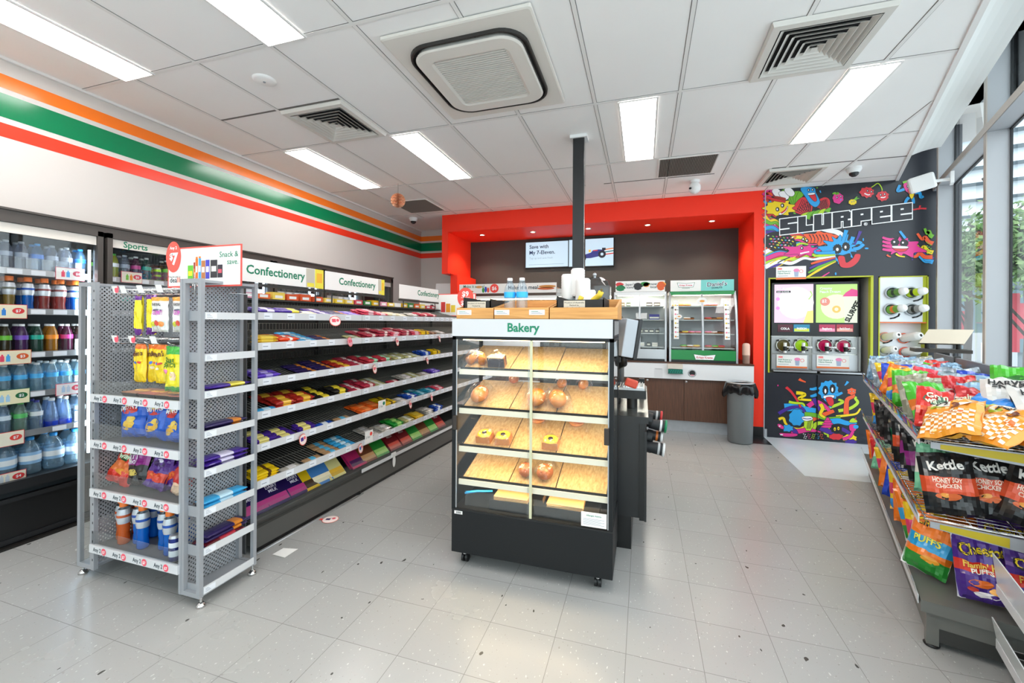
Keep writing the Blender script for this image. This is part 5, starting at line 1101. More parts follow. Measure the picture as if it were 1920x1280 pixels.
# lower compartment: dark tray, paper bags, tongs
q = MB(); q.box(BX0 + .07, BX1 - .02, BY0 + .03, BY0 + .034, .345, .43, ACRYL).box(BX0 + .07, BX1 - .02, BY1 - .09, BY1 - .086, .34, .47, CASEB); q.obj('clear_divider', bc)
for x in (-.52, -.23): MB().box(x - .002, x + .002, BY0 + .04, BY1 - .09, .33, .44, ACRYL).obj('clear_divider', bc)
KR = mat('kraft_paper', 'c4935a', .8)
for i, x in enumerate((-.715, -.405)):
    for j in range(4):
        q = MB(TM(x, 2.33, .385 + j * .0065, rz=random.uniform(-.05, .05), rx=.12)); q.box(-.10, .10, -.06, .06, 0, .005, KR).box(-.10, .10, -.063, -.0601, 0, .0055, mat('kraft_edge', 'dcb07a', .8)); q.M = Matrix.Identity(4) @ Matrix.Identity(4)
        tag(q.obj('paper_bag_stack'), 'brown paper bags in the %s pile in the case base, %s layer' % (['left', 'right'][i], ['lowest', 'second', 'third', 'top'][j]), 'paper bag', 'brown paper bags in the case base')
MB().box(-.84, -.22, 2.26, 2.40, .326, .383, mat('bag_rest', '17181a', .5)).obj('bag_rest', bc)
q = MB(TM(-.93, 2.30, .395, rz=.15)); TB = mat('tongs_blue', '1f9fe0', .35); q.tube([(-.07, -.02, 0), (0, 0, .008), (.09, .008, .012)], .006, TB); q.tube([(-.07, .0, .0), (0, .012, .006), (.09, .012, .010)], .005, TB); q.M = Matrix.Identity(4)
tag(q.obj('tongs'), 'bright blue plastic tongs lying at the left of the case base', 'tongs')
q = MB(); q.box(-.305, -.175, BY0 + .002, BY0 + .004, .340, .415, PAPER); q.text('Allergen Advice', (-.24, BY0 + .0014, .395), (1, 0, 0), (0, 0, 1), .012, TXTG, .02, 'c')
for r in range(5): q.box(-.295, -.185 - .02 * (r % 2), BY0 + .0012, BY0 + .0018, .352 + r * .007, .3535 + r * .007, mat('ticket_ink', '8a8f9c', .6))
q.obj('notice', bc)
q = MB(); q.box(BX0 + .018, BX0 + .068, BY0 - .001, BY0, .302, .320, PAPER)
for r in range(8): q.box(BX0 + .03 + r * .004, BX0 + .032 + r * .004, BY0 - .0016, BY0 - .001, .305, .317, BLACK)
q.obj('asset_label', bc)
for x, y in ((BX0 + .06, BY0 + .06), (BX1 - .08, BY0 + .06), (BX0 + .06, BY1 - .06), (BX1 - .08, BY1 - .06)):
    c = MB().box(x - .022, x + .022, y - .022, y + .022, .068, .082, CASEB).cyl((x, y, .05), (x, y, .07), .012, CHROME).obj('castor', bc)
    MB().cyl((x - .018, y + .01, .026), (x - .004, y + .01, .026), .026, BLACK, n=18).cyl((x + .004, y + .01, .026), (x + .018, y + .01, .026), .026, BLACK, n=18).obj('wheel', c)
# baked goods in clear wrap
CRUST = mat('crust', 'c4762a', .45, noise_amt=.22, noise_scale=60); CRUST2 = mat('crust_dark', 'a85a2a', .45, noise_amt=.3, noise_scale=70); DOUGH = mat('dough_pale', 'e6c28a', .55, noise_amt=.12, noise_scale=50)
GLAZE = mat('yellow_glaze', 'e8c838', .25); BERRY = mat('berry_dark', '2a1a2a', .3); CAKE = mat('sponge', 'd88a4a', .6, noise_amt=.2, noise_scale=80)
WRAP = pane_mat('cello_wrap', (.95, .96, .97), rough=.12)
def wrap(q0, w, l, h, seed):
    q = MB(); n, m = 12, 10; vs = []
    for j in range(m + 1):
        for i in range(n + 1):
            u, v = -1 + 2 * i / n, -1 + 2 * j / m
            e = max(0, 1 - abs(u) ** 3) ** .6 * max(0, 1 - abs(v) ** 4) ** .6
            nz = noise.noise(Vector((u * 3 + seed, v * 3, seed * 2.0)))
            vs.append((u * w / 2 * (1 + .12 * nz), v * l / 2 * (1.12 + .15 * nz), h * e * (1 + .15 * nz) + .003 + .02 * abs(nz) * (abs(v) > .8)))
    fs = [(j * (n + 1) + i, j * (n + 1) + i + 1, (j + 1) * (n + 1) + i + 1, (j + 1) * (n + 1) + i) for j in range(m) for i in range(n)]
    q.add(vs, fs, WRAP, False); return q
def goods(kind, k, x, y, lab, rz=0, s=1.0):
    z = shelf_z(k, y) + .0065; a = math.atan2(SHZ[k][1] - SHZ[k][0], SBY - SFY)
    sd = x * 13.7
    if kind == 'roll':
        q = MB(); n, m = 18, 10; vs = []
        for j in range(m + 1):
            for i in range(n):
                ph = PI * j / m; t = 2 * PI * i / n; r = .052 * (1 + .05 * noise.noise(Vector((math.cos(t) * 2 + sd, math.sin(t) * 2, ph * 2))))
                vs.append((r * .95 * math.sin(ph) * math.cos(t), r * 1.45 * math.sin(ph) * math.sin(t), .040 + .040 * math.cos(ph) * (1 + .1 * math.cos(t * 3))))
        q.add(vs, [(j * n + i, j * n + (i + 1) % n, (j + 1) * n + (i + 1) % n, (j + 1) * n + i) for j in range(m) for i in range(n)], CRUST, True); nm = 'bread_roll'; W, Lw, Hh = .16, .17, .098
    elif kind == 'cookie':
        q = MB()
        for j in range(3): q.lathe([(0, 0), (.042, 0), (.047, .008), (.040, .016), (0, .018)], (-.02 + j * .018, .004 * j, .006 + j * .017), CRUST2 if j % 2 else CAKE, 18)
        nm = 'cookie_pack'; W, Lw, Hh = .13, .15, .075
    elif kind == 'pastry':
        q = MB(); q.tube([(-.045, -.03, .028), (-.02, .02, .035), (.02, .025, .036), (.045, -.03, .028)], .026, CRUST, 10); q.tube([(-.03, .0, .05), (.0, .02, .058), (.03, .0, .05)], .014, DOUGH, 8); nm = 'croissant'; W, Lw, Hh = .15, .15, .085
    elif kind == 'muffin':
        q = MB(); q.sphere((0, 0, .035), .042, CRUST2, sc=(1, 1.1, .85))
        for j in range(8): a_ = j * .8; q.sphere((.026 * math.cos(a_), .028 * math.sin(a_), .055), .011, CRUST if j % 2 else CRUST2, 8, 6)
        nm = 'raisin_bun'; W, Lw, Hh = .12, .14, .088
    elif kind == 'brownie':
        q = MB()
        for j in range(3): q.box(-.05, .05, -.035 + j * .018, -.022 + j * .02, .0, .055, CRUST2 if j % 2 else BERRY)
        q.box(-.045, .045, -.03, .02, .055, .06, DOUGH); nm = 'cake_slice_pack'; W, Lw, Hh = .14, .13, .08
    else:
        q = MB(); q.hexa([(-.045, -.04, 0), (.045, -.04, 0), (.045, .04, 0), (-.045, .04, 0), (-.042, -.036, .042), (.042, -.036, .042), (.042, .036, .042), (-.042, .036, .042)], CAKE)
        q.lathe([(0, .050), (.014, .050), (.015, .047)], (0, 0, 0), BERRY, 14); q.lathe([(.014, .047), (.028, .05), (.040, .046), (.042, .041)], (0, 0, 0), GLAZE, 18); nm = 'glazed_cake'; W, Lw, Hh = .115, .115, .06
    M = Matrix.Translation((x, y, z)) @ Matrix.Rotation(a, 4, 'X') @ Matrix.Rotation(rz, 4, 'Z') @ Matrix.Scale(s, 4)
    o = q.obj(nm); o.matrix_world = M; tag(o, lab, 'pastry', 'wrapped baked goods in the bakery case')
    wrap(None, W, Lw, Hh, sd).obj('clear_wrapper', o)
goods('pastry', 0, -.935, 2.31, 'pale wrapped pastry at the left of the top case shelf'); goods('brownie', 0, -.805, 2.30, 'brown striped cake pack beside the pastry on the top case shelf')
goods('roll', 1, -.925, 2.33, 'golden wrapped bread roll alone at the left of the second case shelf'); goods('roll', 1, -.575, 2.33, 'golden bread roll behind the door channel on the second case shelf'); goods('roll', 1, -.455, 2.33, 'golden bread roll with a tall clear wrapper, right one of the second case shelf', .3)
goods('muffin', 1, -.78, 2.545, 'small dark bun at the back of the second case shelf', s=.8); goods('roll', 1, -.47, 2.525, 'small roll at the back middle of the second case shelf', s=.62); goods('roll', 1, -.34, 2.525, 'small roll at the back right of the second case shelf', s=.62)
goods('cake', 2, -.885, 2.31, 'yellow glazed cake, leftmost of the third case shelf'); goods('cake', 2, -.77, 2.31, 'yellow glazed cake, second from the left on the third case shelf', .1); goods('cake', 2, -.49, 2.31, 'yellow glazed cake right of the door channel on the third case shelf')
goods('muffin', 3, -.64, 2.33, 'brown raisin bun left of the door channel on the fourth case shelf', .2); goods('muffin', 3, -.525, 2.325, 'brown raisin bun right of the door channel on the fourth case shelf', -.4, 1.1)
goods('cookie', 2, -.60, 2.53, 'flat pack at the back middle of the third case shelf'); goods('cookie', 2, -.36, 2.53, 'flat cookie pack at the back right of the third case shelf')

# ------------------------------------------------------------------ timber boxes, bottles and cups on top of the case
PINE = wood_mat('pine_box', 'e3a760', 'c98b46', 'x', 5, .5, 16)
CART = mat('black_carton', '23211f', .7); LABT = mat('carton_label', 'cfc4b2', .7)
def crate(x0, x1, lab, card, tickets):
    y0, y1, z = 2.235, 2.66, BZ + .002; h0, h1 = .062, .125
    t = thing('timber_tray', lab, 'box', (0, 0, 0), 0, 'timber trays on the bakery case')
    q = MB(); q.box(x0, x1, y0, y0 + .012, z, z + h0, PINE).box(x0, x1, y1 - .012, y1, z, z + h1, PINE).box(x0 + .0004, x1 - .0004, y0 + .0124, y1 - .0124, z + .0004, z + .008, PINE)
    for x in (x0, x1 - .012): q.extrude([(x + .0004, y0 + .0124, z + .0084), (x + .0004, y1 - .0124, z + .0084), (x + .0004, y1 - .0124, z + h1 - .001), (x + .0004, y0 + .0124, z + h0 + .001)], (.0112, 0, 0), PINE)
    q.obj('tray_body', t)
    for tx, c in tickets:
        q = MB().box(tx, tx + .088, y0 - .002, y0, z + .022, z + .050, PAPER)
        for r in range(3): q.box(tx + .012, tx + .076 - .012 * r, y0 - .0028, y0 - .002, z + .028 + r * .006, z + .0305 + r * .006, TXTG if r == 2 else mat('ticket_ink', '8a8f9c', .6))
        q.obj('price_label', t)
    if card:
        a, b, lx = card; c = thing('fruit_carton', 'printed black cardboard fruit carton in the ' + ('left' if x0 < -.9 else 'right') + ' timber tray', 'carton', (0, 0, 0))
        q = MB(); q.box(a, b, y0 + .03, y0 + .036, z + .01, z + .105, CART).box(a, b, y1 - .05, y1 - .044, z + .01, z + .12, CART).box(a, a + .006, y0 + .03, y1 - .044, z + .01, z + .125, CART).box(b - .006, b, y0 + .03, y1 - .044, z + .01, z + .115, CART).box(a, b, y0 + .03, y1 - .044, z + .009, z + .013, CART); q.obj('carton_body', c)
        q = MB(); q.box(lx, lx + .115, y0 + .0285, y0 + .03, z + .04, z + .10, LABT)
        for i, (s_, w) in enumerate((('Product of Australia', .105), ('Packed by', .05), ('LaManna Premier Group', .1), ('Melbourne', .06))): q.text(s_, (lx + .0575, y0 + .028, z + .086 - i * .014), (1, 0, 0), (0, 0, 1), .010, TXTK, .01, 'c', w)
        q.obj('carton_label', c)
    return t
crate(-1.04, -.812, 'timber tray with black carton, left one on the bakery case', (-1.01, -.84, -.985), [(-1.035, 0)])
crate(-.806, -.492, 'timber tray with two water bottles, middle one on the bakery case', None, [(-.805, 0), (-.602, 0)])
crate(-.486, -.128, 'timber tray with a black carton of bananas, right one on the bakery case', (-.455, -.20, -.415), [])
LBW = still('d8e6f0', mat('label_bright', '35b0f0', .4), WCAP, dens=.12, nm='large_spring_bottle', h=.225, r=.033)
for i, x in enumerate((-.735, -.662)): put(LBW, TM(x, 2.30, BZ + .0115, s=1.0), ['left clear water bottle standing in the middle timber tray', 'right clear water bottle standing in the middle timber tray'][i], 'bottle')
BAN = mat('banana', 'ecc83a', .5); q = MB(); q.tube([(-.30, 2.42, 1.49), (-.27, 2.40, 1.53), (-.235, 2.38, 1.555), (-.225, 2.375, 1.575)], .016, BAN, 8); q.cyl((-.225, 2.375, 1.575), (-.222, 2.373, 1.59), .006, mat('banana_tip', '6a5a2a')); tag(q.obj('banana'), 'yellow banana sticking out of the right black carton', 'banana')
q = MB(); q.tube([(-.35, 2.40, 1.47), (-.345, 2.39, 1.53), (-.335, 2.385, 1.548)], .015, BAN, 8); tag(q.obj('banana'), 'small yellow banana tip left of the longer banana', 'banana')
# ------------------------------------------------------------------ coffee counter behind the case
IX0, IX1, IY0, IY1 = -1.25, .012, 2.70, 4.0
ic = thing('coffee_counter', 'black coffee counter with a stainless top behind the bakery case', 'counter', (0, 0, 0))
q = MB(); q.box(IX0, IX1, IY0, IY1, .20, .79, BLK2).box(IX0, -.065, IY0, IY1, 0, .20, BLACK).box(IX1, IX1 + .012, IY0 - .02, IY1, .19, .74, BLK2).box(IX1 - .03, IX1 + .004, IY0 - .012, IY0, .19, .79, BLACK); q.obj('cabinet', ic)
q = MB(); q.box(IX0 - .02, IX1 + .02, IY0 - .01, IY1 + .02, .791, .825, STEEL).box(IX0 - .02, IX1 + .02, IY0 - .014, IY0 - .01, .785, .825, BLK2); q.obj('benchtop', ic)
q = MB(); q.box(-.03, .01, 3.4, 3.43, .83, .97, BLK2); q.obj('top_bracket', ic)
cmx = thing('coffee_machine', 'black coffee machine behind the timber trays with a drip tray', 'coffee machine', (-.45, 3.35, .826))
MB().box(-.30, .30, -.25, .25, .0, .62, BLK2).obj('body', cmx, bevel=.01)
q = MB(); q.box(.25, .47, -.50, -.24, .08, .135, BLACK); q.obj('drip_tray', cmx)
q = MB()
for i in range(12): q.box(.26 + i * .0165, .268 + i * .0165, -.49, -.26, .15, .16, CHROME)
q.box(.25, .46, -.50, -.25, .135, .15, ALU); q.obj('drip_grid', cmx)
MB().cyl((.38, -.38, .0), (.38, -.38, .08), .035, BLACK).obj('tray_foot', cmx)
mo = thing('touch_screen', 'grey backed touch screen tilted on a black arm beside the case', 'screen', (-.125, 2.93, 1.29))
q = MB(TM(0, 0, 0, rz=.5, ry=.16)); q.box(-.05, .035, -.1, .16, -.115, .135, mat('screen_back_grey', 'b9c0c8', .35)).box(.035, .062, -.105, .165, -.125, .145, BLK2); q.obj('panel', mo, bevel=.006)
MB().tube([(.0, 0.02, -.11), (.0, .05, -.17), (-.05, .12, -.2)], .022, BLACK).obj('arm', mo)
rd = thing('red_packet_pile', 'small red and white packet on the coffee counter by the drip tray', 'packet', (-.09, 2.86, .985)); MB(TM(0, 0, 0, ry=.3)).box(-.03, .05, -.03, .03, .0, .05, mat('foil_f0b8a8', 'd8503a')).obj('packet', rd, bevel=.01)
CUPB = mat('cup_black', '26272a', .5)
def cup_h(x, y, z, r, L, col, lab, band):
    q = MB(); q.lathe([(r * .78, -L), (r, 0)], (x, y, z), CUPB, 20, (1, 0, -.12)); q.lathe([(r * 1.0, 0), (r * 1.1, .004), (r * 1.1, .014), (r * .95, .016), (0, .016)], (x, y, z), CAMW if col == 'w' else mat('cup_rim_' + col, col, .4), 20, (1, 0, -.12))
    q.lathe([(r * .97, -.03), (r * .99, -.016)], (x, y, z), mat('cup_band_' + band, band, .4), 20, (1, 0, -.12)); tag(q.obj('paper_cup'), lab, 'cup', 'black paper cups in the counter side dispenser')
cd = thing('cup_dispenser', 'black cup dispenser tubes on the side of the coffee counter', 'dispenser', (0, 0, 0))
for y, z in ((3.05, .735), (3.28, .70), (3.05, .62), (3.05, .56)): MB().cyl((.026, y, z), (.06, y, z - .006), .05, BLK2).obj('tube', cd)
cup_h(.12, 3.28, .715, .036, .1, 'd83a3a', 'red rimmed cup, uppermost of the side dispenser', 'c9c9c9'); cup_h(.14, 3.05, .695, .040, .1, '1f8a5a', 'green rimmed cup second in the side dispenser', 'f0f0f0'); cup_h(.115, 3.08, .615, .036, .1, 'w', 'white rimmed cup third in the side dispenser', 'd8742a'); cup_h(.125, 3.0, .55, .042, .11, 'w', 'large white rimmed cup, lowest of the side dispenser', 'c9c9c9')
# lids and acrylic box above
for i, (x, y, z, r, n) in enumerate(((-.50, 2.86, 1.58, .042, 9), (-.43, 2.87, 1.60, .048, 10), (-.385, 2.80, 1.56, .05, 8), (-.34, 2.84, 1.54, .036, 5))):
    q = MB(); h = n * .018; q.lathe([(r * .9, 0)] + [(r * (1.0 if j % 2 else .97), .006 + j * h / (2 * n)) for j in range(2 * n)] + [(r * .8, h + .01), (0, h + .012)], (x, y, z - .02), CAMW, 22); tag(q.obj('cup_lid_stack'), ['white lid stack, leftmost, in the clear holder above the trays', 'tallest white lid stack behind the right timber tray', 'wide white lid stack in front of the clear dome box', 'narrow short lid stack right of the wide one'][i], 'lids', 'white cup lid stacks')
lh = thing('lid_holder', 'clear acrylic holder with lid stacks on the coffee machine', 'holder', (0, 0, 0)); MB().box(-.56, -.30, 2.76, 2.95, 1.45, 1.475, ACRYL).box(-.56, -.557, 2.76, 2.95, 1.47, 1.64, ACRYL).box(-.56, -.42, 2.76, 2.763, 1.47, 1.56, ACRYL).obj('tray', lh); MB().box(-.75, -.16, 3.1, 3.55, 1.447, 1.452, BLK2).box(-.5, -.2, 2.78, 3.1, 1.44, 1.449, BLK2).obj('shelf_bracket', lh)
db = thing('clear_dome_box', 'clear acrylic dome dispenser with a knob on the coffee machine', 'container', (-.33, 3.0, 1.455)); TC = pane_mat('smoky_clear', (.80, .82, .85), rough=.05)
q = MB(); loft(q, [rrect(.11, .09, .02, .0), rrect(.11, .09, .03, .20), rrect(.10, .08, .05, .235), rrect(.06, .05, .03, .262), rrect(.02, .02, .01, .265)], TC, True); q.obj('dome', db); MB().sphere((0, 0, .285), .014, ALU).cyl((0, 0, .262), (0, 0, .28), .008, ALU).obj('knob', db)
# ------------------------------------------------------------------ service counter under the black wall
QY = 5.74; QT = .905
WALN = wood_mat('walnut_laminate', '6b4632', '4f3325', 'z', 5, .45, 22)
sc_ = thing('service_counter', 'long walnut fronted service counter with a white fascia and metal kickboard', 'counter', (0, 0, 0))
q = MB().box(-2.74, 1.285, QY + .06, YK - .002, .15, .69, WALN)
q.obj('carcass', sc_)
MB().box(-2.74, 1.285, QY, QY + .06, .69, .885, mat('fascia_white', 'e9e9ea', .3)).obj('fascia', sc_)
MB().box(-2.74, 1.287, QY - .006, YK - .002, .886, QT, mat('counter_brown', '57392b', .35)).obj('worktop', sc_)
MB().box(-2.74, 1.02, QY + .10, QY + .12, 0, .15, mat('kick_steel', 'b3b6ba', .35, .3, noise_amt=.1)).obj('kickboard', sc_)
xa = on_wall(1210, 750, QY)[0]; xb = on_wall(1283, 750, QY)[0]; xc = on_wall(1371, 750, QY)[0]
for i, (a, b) in enumerate(((xa, xb), (xb, xc), (xc, 1.28), (xa - .5, xa))):
    d = MB().box(a + .002, b - .002, QY + .042, QY + .06, .155, .686, WALN).obj('cupboard_door', sc_)
    if i < 2: MB().lathe([(0, .006), (.012, .006), (.016, 0)], (a + .025, QY + .041, .655), CHROME, 16, (0, -1, 0)).lathe([(0, .008), (.004, .008)], (a + .025, QY + .041, .655), BLACK, 8, (0, -1, 0)).obj('door_lock', d)
hx, hz = on_wall(1298, 699.5, QY)
q = MB(); q.lathe([(.034, .001), (.037, .006), (.047, .005), (.05, 0)], (hx, QY, hz), ALU, 24, (0, -1, 0)).lathe([(0, .0015), (.035, .0015)], (hx, QY, hz), BLACK, 20, (0, -1, 0)).box(hx - .02, hx + .02, QY - .004, QY - .002, hz - .03, hz - .018, mat('hole_pink', 'e88a9a')); q.obj('waste_hole', sc_)
x0, z0 = on_wall(1227, 707, QY); q = MB().box(x0, x0 + .1, QY - .003, QY, z0, z0 + .12, mat('fascia_flap', 'dededf', .35)).box(x0 + .01, x0 + .09, QY - .006, QY - .003, z0 + .108, z0 + .113, GREYM); q.obj('flap', sc_)
# wall screens
def screen(px0, py0, px1, py1, lab, build, yy=YK - .06):
    (x0, za), (x1, zb) = on_wall(px0, py0, yy), on_wall(px1, py1, yy)
    t = thing('wall_screen', lab, 'screen', ((x0 + x1) / 2, yy, (za + zb) / 2)); w, h = (x1 - x0) / 2, (za - zb) / 2
    MB().box(-w - .012, w + .012, 0, .05, -h - .014, h + .014, BLACK).obj('housing', t)
    q = MB(); build(q, w, h); q.obj('display', t)
SCB = mat('screen_sky', 'cfe9fb', .3, emit=.62); SCN = mat('screen_navy', '1a2c5a', .3, emit=.55)
def b1(q, w, h):
    q.quad((-w, -.001, -h), (w, -.001, -h), (w, -.001, h), (-w, -.001, h), SCB)
    q.text('Save with', (-w * .82, -.003, h * .50), (1, 0, 0), (0, 0, 1), .085, SCN, .02); q.text('My 7-Eleven.', (-w * .82, -.003, h * .04), (1, 0, 0), (0, 0, 1), .085, SCN, .02); q.text('Tap up and save fresh', (-w * .82, -.003, -h * .34), (1, 0, 0), (0, 0, 1), .045, mat('screen_grey', '9ab4c8', .3, emit=.55), 0)
    q.box(-w * .85, w * .8, -.003, -.002, -h * .80, -h * .77, mat('screen_grey', '9ab4c8'))
def b2(q, w, h):
    q.quad((-w, -.001, -h), (w, -.001, -h), (w, -.001, h), (-w, -.001, h), SCB)
    for i, c in enumerate(('f0822a', 'ffffff', '12808a', 'ffffff', 'e8403a')): z = h * (.22 - i * .09); q.quad((w * .55, -.002, z - h * .1), (w, -.002, z - h * .02), (w, -.002, z + h * .06), (w * .55, -.002, z - h * .02), mat('scr_' + c, c, .3, emit=.55))
    K = mat('scr_car', '2a2f78', .3, emit=.8); B = mat('scr_tyre', '1a1a2a', .3, emit=.6)
    q.poly([(x * w, -.003, z * h) for x, z in ((-.55, -.42), (-.3, -.15), (0, -.02), (.1, .16), (.35, .2), (.6, .16), (.62, -.1), (.45, -.28), (.0, -.42))], K)
    for x, z, r in ((-.42, -.36, .075), (.5, -.16, .06), (-.62, -.2, .05)): q.poly([(x * w + r * math.cos(-t * .4), -.004, z * h + r * math.sin(-t * .4)) for t in range(16)], B); q.poly([(x * w + r * .4 * math.cos(-t * .6), -.005, z * h + r * .4 * math.sin(-t * .6)) for t in range(10)], SCB)
    q.box(.1 * w, .3 * w, -.005, -.004, .1 * h, .16 * h, mat('scr_d8383a', 'd8383a', .3, emit=.8)).box(.5 * w, .66 * w, -.005, -.004, .12 * h, .3 * h, B).box(-.1 * w, .0, -.005, -.004, .02 * h, .2 * h, mat('scr_f0b83a', 'f0b83a', .3, emit=.8))
screen(986, 455, 1065, 499, 'lit wall screen reading Save with My 7-Eleven left of the post', b1); screen(1067, 450, 1150, 497, 'lit wall screen with a blue racing car partly behind the post', b2)
# food warmer cabinets with picture header on the left part
FY = 6.02
hw = thing('food_warmer', 'long white food warmer with a picture header behind the timber trays', 'food warmer', (0, 0, 0))
xw0, zt = on_wall(865, 533, FY); xw1, zb = on_wall(1044, 549, FY)
q = MB().box(xw0, xw1, FY, FY + .5, QT + .002, 1.30, CAMW).box(xw0, xw1, FY + .45, FY + .5, 1.3, 1.80, GREYM).box(xw0, xw1, FY - .01, FY + .5, 1.76, 1.80, CAMW).box(xw0, xw0 + .02, FY, FY + .5, 1.3, 1.8, ALU).box(xw1 - .02, xw1, FY, FY + .5, 1.3, 1.8, ALU).box(xw0, xw1, FY + .02, FY + .4, 1.52, 1.535, CAMW); q.obj('body', hw)
MB().box(xw0 + .03, xw1 - .03, FY + .05, FY + .07, 1.745, 1.758, mat('warmer_lamp', 'ffe8b8', .4, emit=12)).obj('lamp', hw)
q = MB().box(xw0 - .02, xw1, FY - .03, FY - .02, 1.84, 1.985, PAPER); y = FY - .0312
q.text('Make it a meal.', (xw0 + .05, y, 1.93), (1, 0, 0), (0, 0, 1), .06, TXTG, .01); q.text('Make it a meal.', (xw0 + .78, y, 1.895), (1, 0, 0), (0, 0, 1), .08, TXTD, .02)
n = 20; q.poly([(xw0 + .56 + .07 * math.cos(-2 * PI * i / n), y - .001, 1.915 + .068 * math.sin(-2 * PI * i / n)) for i in range(n)], PRED); q.text('$6', (xw0 + .56, y - .002, 1.89), (1, 0, 0), (0, 0, 1), .075, TXTW, .02, 'c')
for x, z, a, b, c in ((.10, 1.875, .07, .025, 'd8904a'), (.16, 1.87, .06, .02, 'c87a3a'), (.31, 1.94, .05, .02, 'e0a05a'), (.38, 1.89, .02, .04, '3a9a3a'), (.42, 1.90, .02, .045, '2a4ab8'), (.46, 1.89, .02, .04, 'e8503a'), (1.38, 1.93, .13, .02, 'd0883a'), (1.36, 1.90, .13, .02, 'c8602a')):
    q.poly([(xw0 + x + a * math.cos(-2 * PI * i / 14), y - .0006, z + b * math.sin(-2 * PI * i / 14)) for i in range(14)], mat('pic_' + c, c, .5))
q.obj('picture_header', hw)
for i in range(7):
    q = MB(TM(xw0 + .15 + i * .18, FY + .2, 1.302)); q.sphere((0, 0, .03), .04, CRUST, 12, 8, (1.5, 1, .7)); q.M = Matrix.Identity(4); tag(q.obj('hot_pie'), 'golden hot pastry in the food warmer, %s from the left' % ORD[i], 'pastry', 'hot pastries in the warmer')
# display fridges on the counter
def fridge(px0, px1, lab, doornut, front, base_mat, top_mat, banner, curved=True):
    y = 5.80; x0, x1 = on_wall(px0, 620, y)[0], on_wall(px1, 620, y)[0]; zt = 1.82
    t = thing('display_fridge', lab, 'display fridge', (0, 0, 0)); cx = (x0 + x1) / 2
    lean = .16 if curved else .10
    def fy(z): s = (z - 1.06) / (zt - 1.06); return y + lean * max(0, s) ** 2
    zs = [1.06 + (zt - 1.06) * i / 8 for i in range(9)]
    q = MB()
    for xx in (x0, x1 - .022):      # curved side frames
        for a, b in zip(zs[:-1], zs[1:]): q.hexa([(xx, fy(a) - .012, a), (xx + .022, fy(a) - .012, a), (xx + .022, fy(a) + .03, a), (xx, fy(a) + .03, a), (xx, fy(b) - .012, b), (xx + .022, fy(b) - .012, b), (xx + .022, fy(b) + .03, b), (xx, fy(b) + .03, b)], ALU)
        q.box(xx, xx + .022, y - .012, y + .5, QT + .002, 1.06, ALU)
    q.box(x0, x1, y + .46, y + .52, QT + .002, zt, mat('fridge_back', 'b4babb', .4)).box(x0, x1, fy(zt), y + .5, zt - .03, zt, CAMW)
    for xx in (x0 + .003, x1 - .006): q.add([(xx, fy(z) + .02, z) for z in zs] + [(xx, y + .48, zt), (xx, y + .48, 1.06)], [tuple(range(11))], GLASS)
    q.obj('frame', t)
    MB().box(x0 + .022, x1 - .022, y - .006, y + .45, QT + .03, 1.06, base_mat).box(x0 + .01, x1 - .01, y, y + .45, QT + .002, QT + .03, BLK2).obj('base', t)
    MB().box(x0 + .01, x1 - .01, fy(zt) - .02, fy(zt) + .02, zt - .045, zt + .0, top_mat).obj('top_rail', t)
    for s in (0, 1):
        a, b = (x0 + .03, cx + .01) if s == 0 else (cx - .01, x1 - .03); d = MB(); o = .004 * s
        for z, z2 in zip(zs[:-1], zs[1:]): d.add([(a, fy(z) + o, z), (b, fy(z) + o, z), (b, fy(z2) + o, z2), (a, fy(z2) + o, z2)], [(0, 1, 2, 3)], GLASS)
        d = d.obj('sliding_door', t)
        q = MB(); e = b - .010 if s == 0 else a
        for z, z2 in zip(zs[:-1], zs[1:]): q.hexa([(e, fy(z) - .006, z), (e + .012, fy(z) - .006, z), (e + .012, fy(z) + .004, z), (e, fy(z) + .004, z), (e, fy(z2) - .006, z2), (e + .012, fy(z2) - .006, z2), (e + .012, fy(z2) + .004, z2), (e, fy(z2) + .004, z2)], ALU)
        q.obj('door_edge', d)
    q = MB().box(x0 + .02, x1 - .02, fy(zt) + .0, fy(zt) + .012, zt + .005, zt + .15, PAPER); banner(q, x0 + .02, x1 - .02, fy(zt) - .001, zt + .005, zt + .15); q.obj('banner', t)
    for k in range(4):
        z = 1.09 + k * .18; MB().box(x0 + .03, x1 - .03, max(fy(z), fy(z + .02)) + .03, y + .46, z - .012, z, mat('shelf_glass_white', 'b4bcb9', .3)).obj('shelf', t)
    MB().box(x0 + .05, x1 - .05, fy(1.77) + .03, fy(1.77) + .05, 1.768, 1.778, mat('fridge_lamp', 'fff2d8', .4, emit=6)).obj('lamp', t)
    L = bpy.data.lights.new('fridge_lamp', 'AREA'); L.shape = 'RECTANGLE'; L.size = x1 - x0 - .1; L.size_y = .1; L.energy = front; L.color = (1, .95, .85)
    lo = bpy.data.objects.new('fridge_lamp', L); COL.objects.link(lo); lo.location = (cx, fy(1.76) + .12, 1.76)
    return x0, x1, fy, y
GRN = mat('fridge_green', '1c8a44', .3)
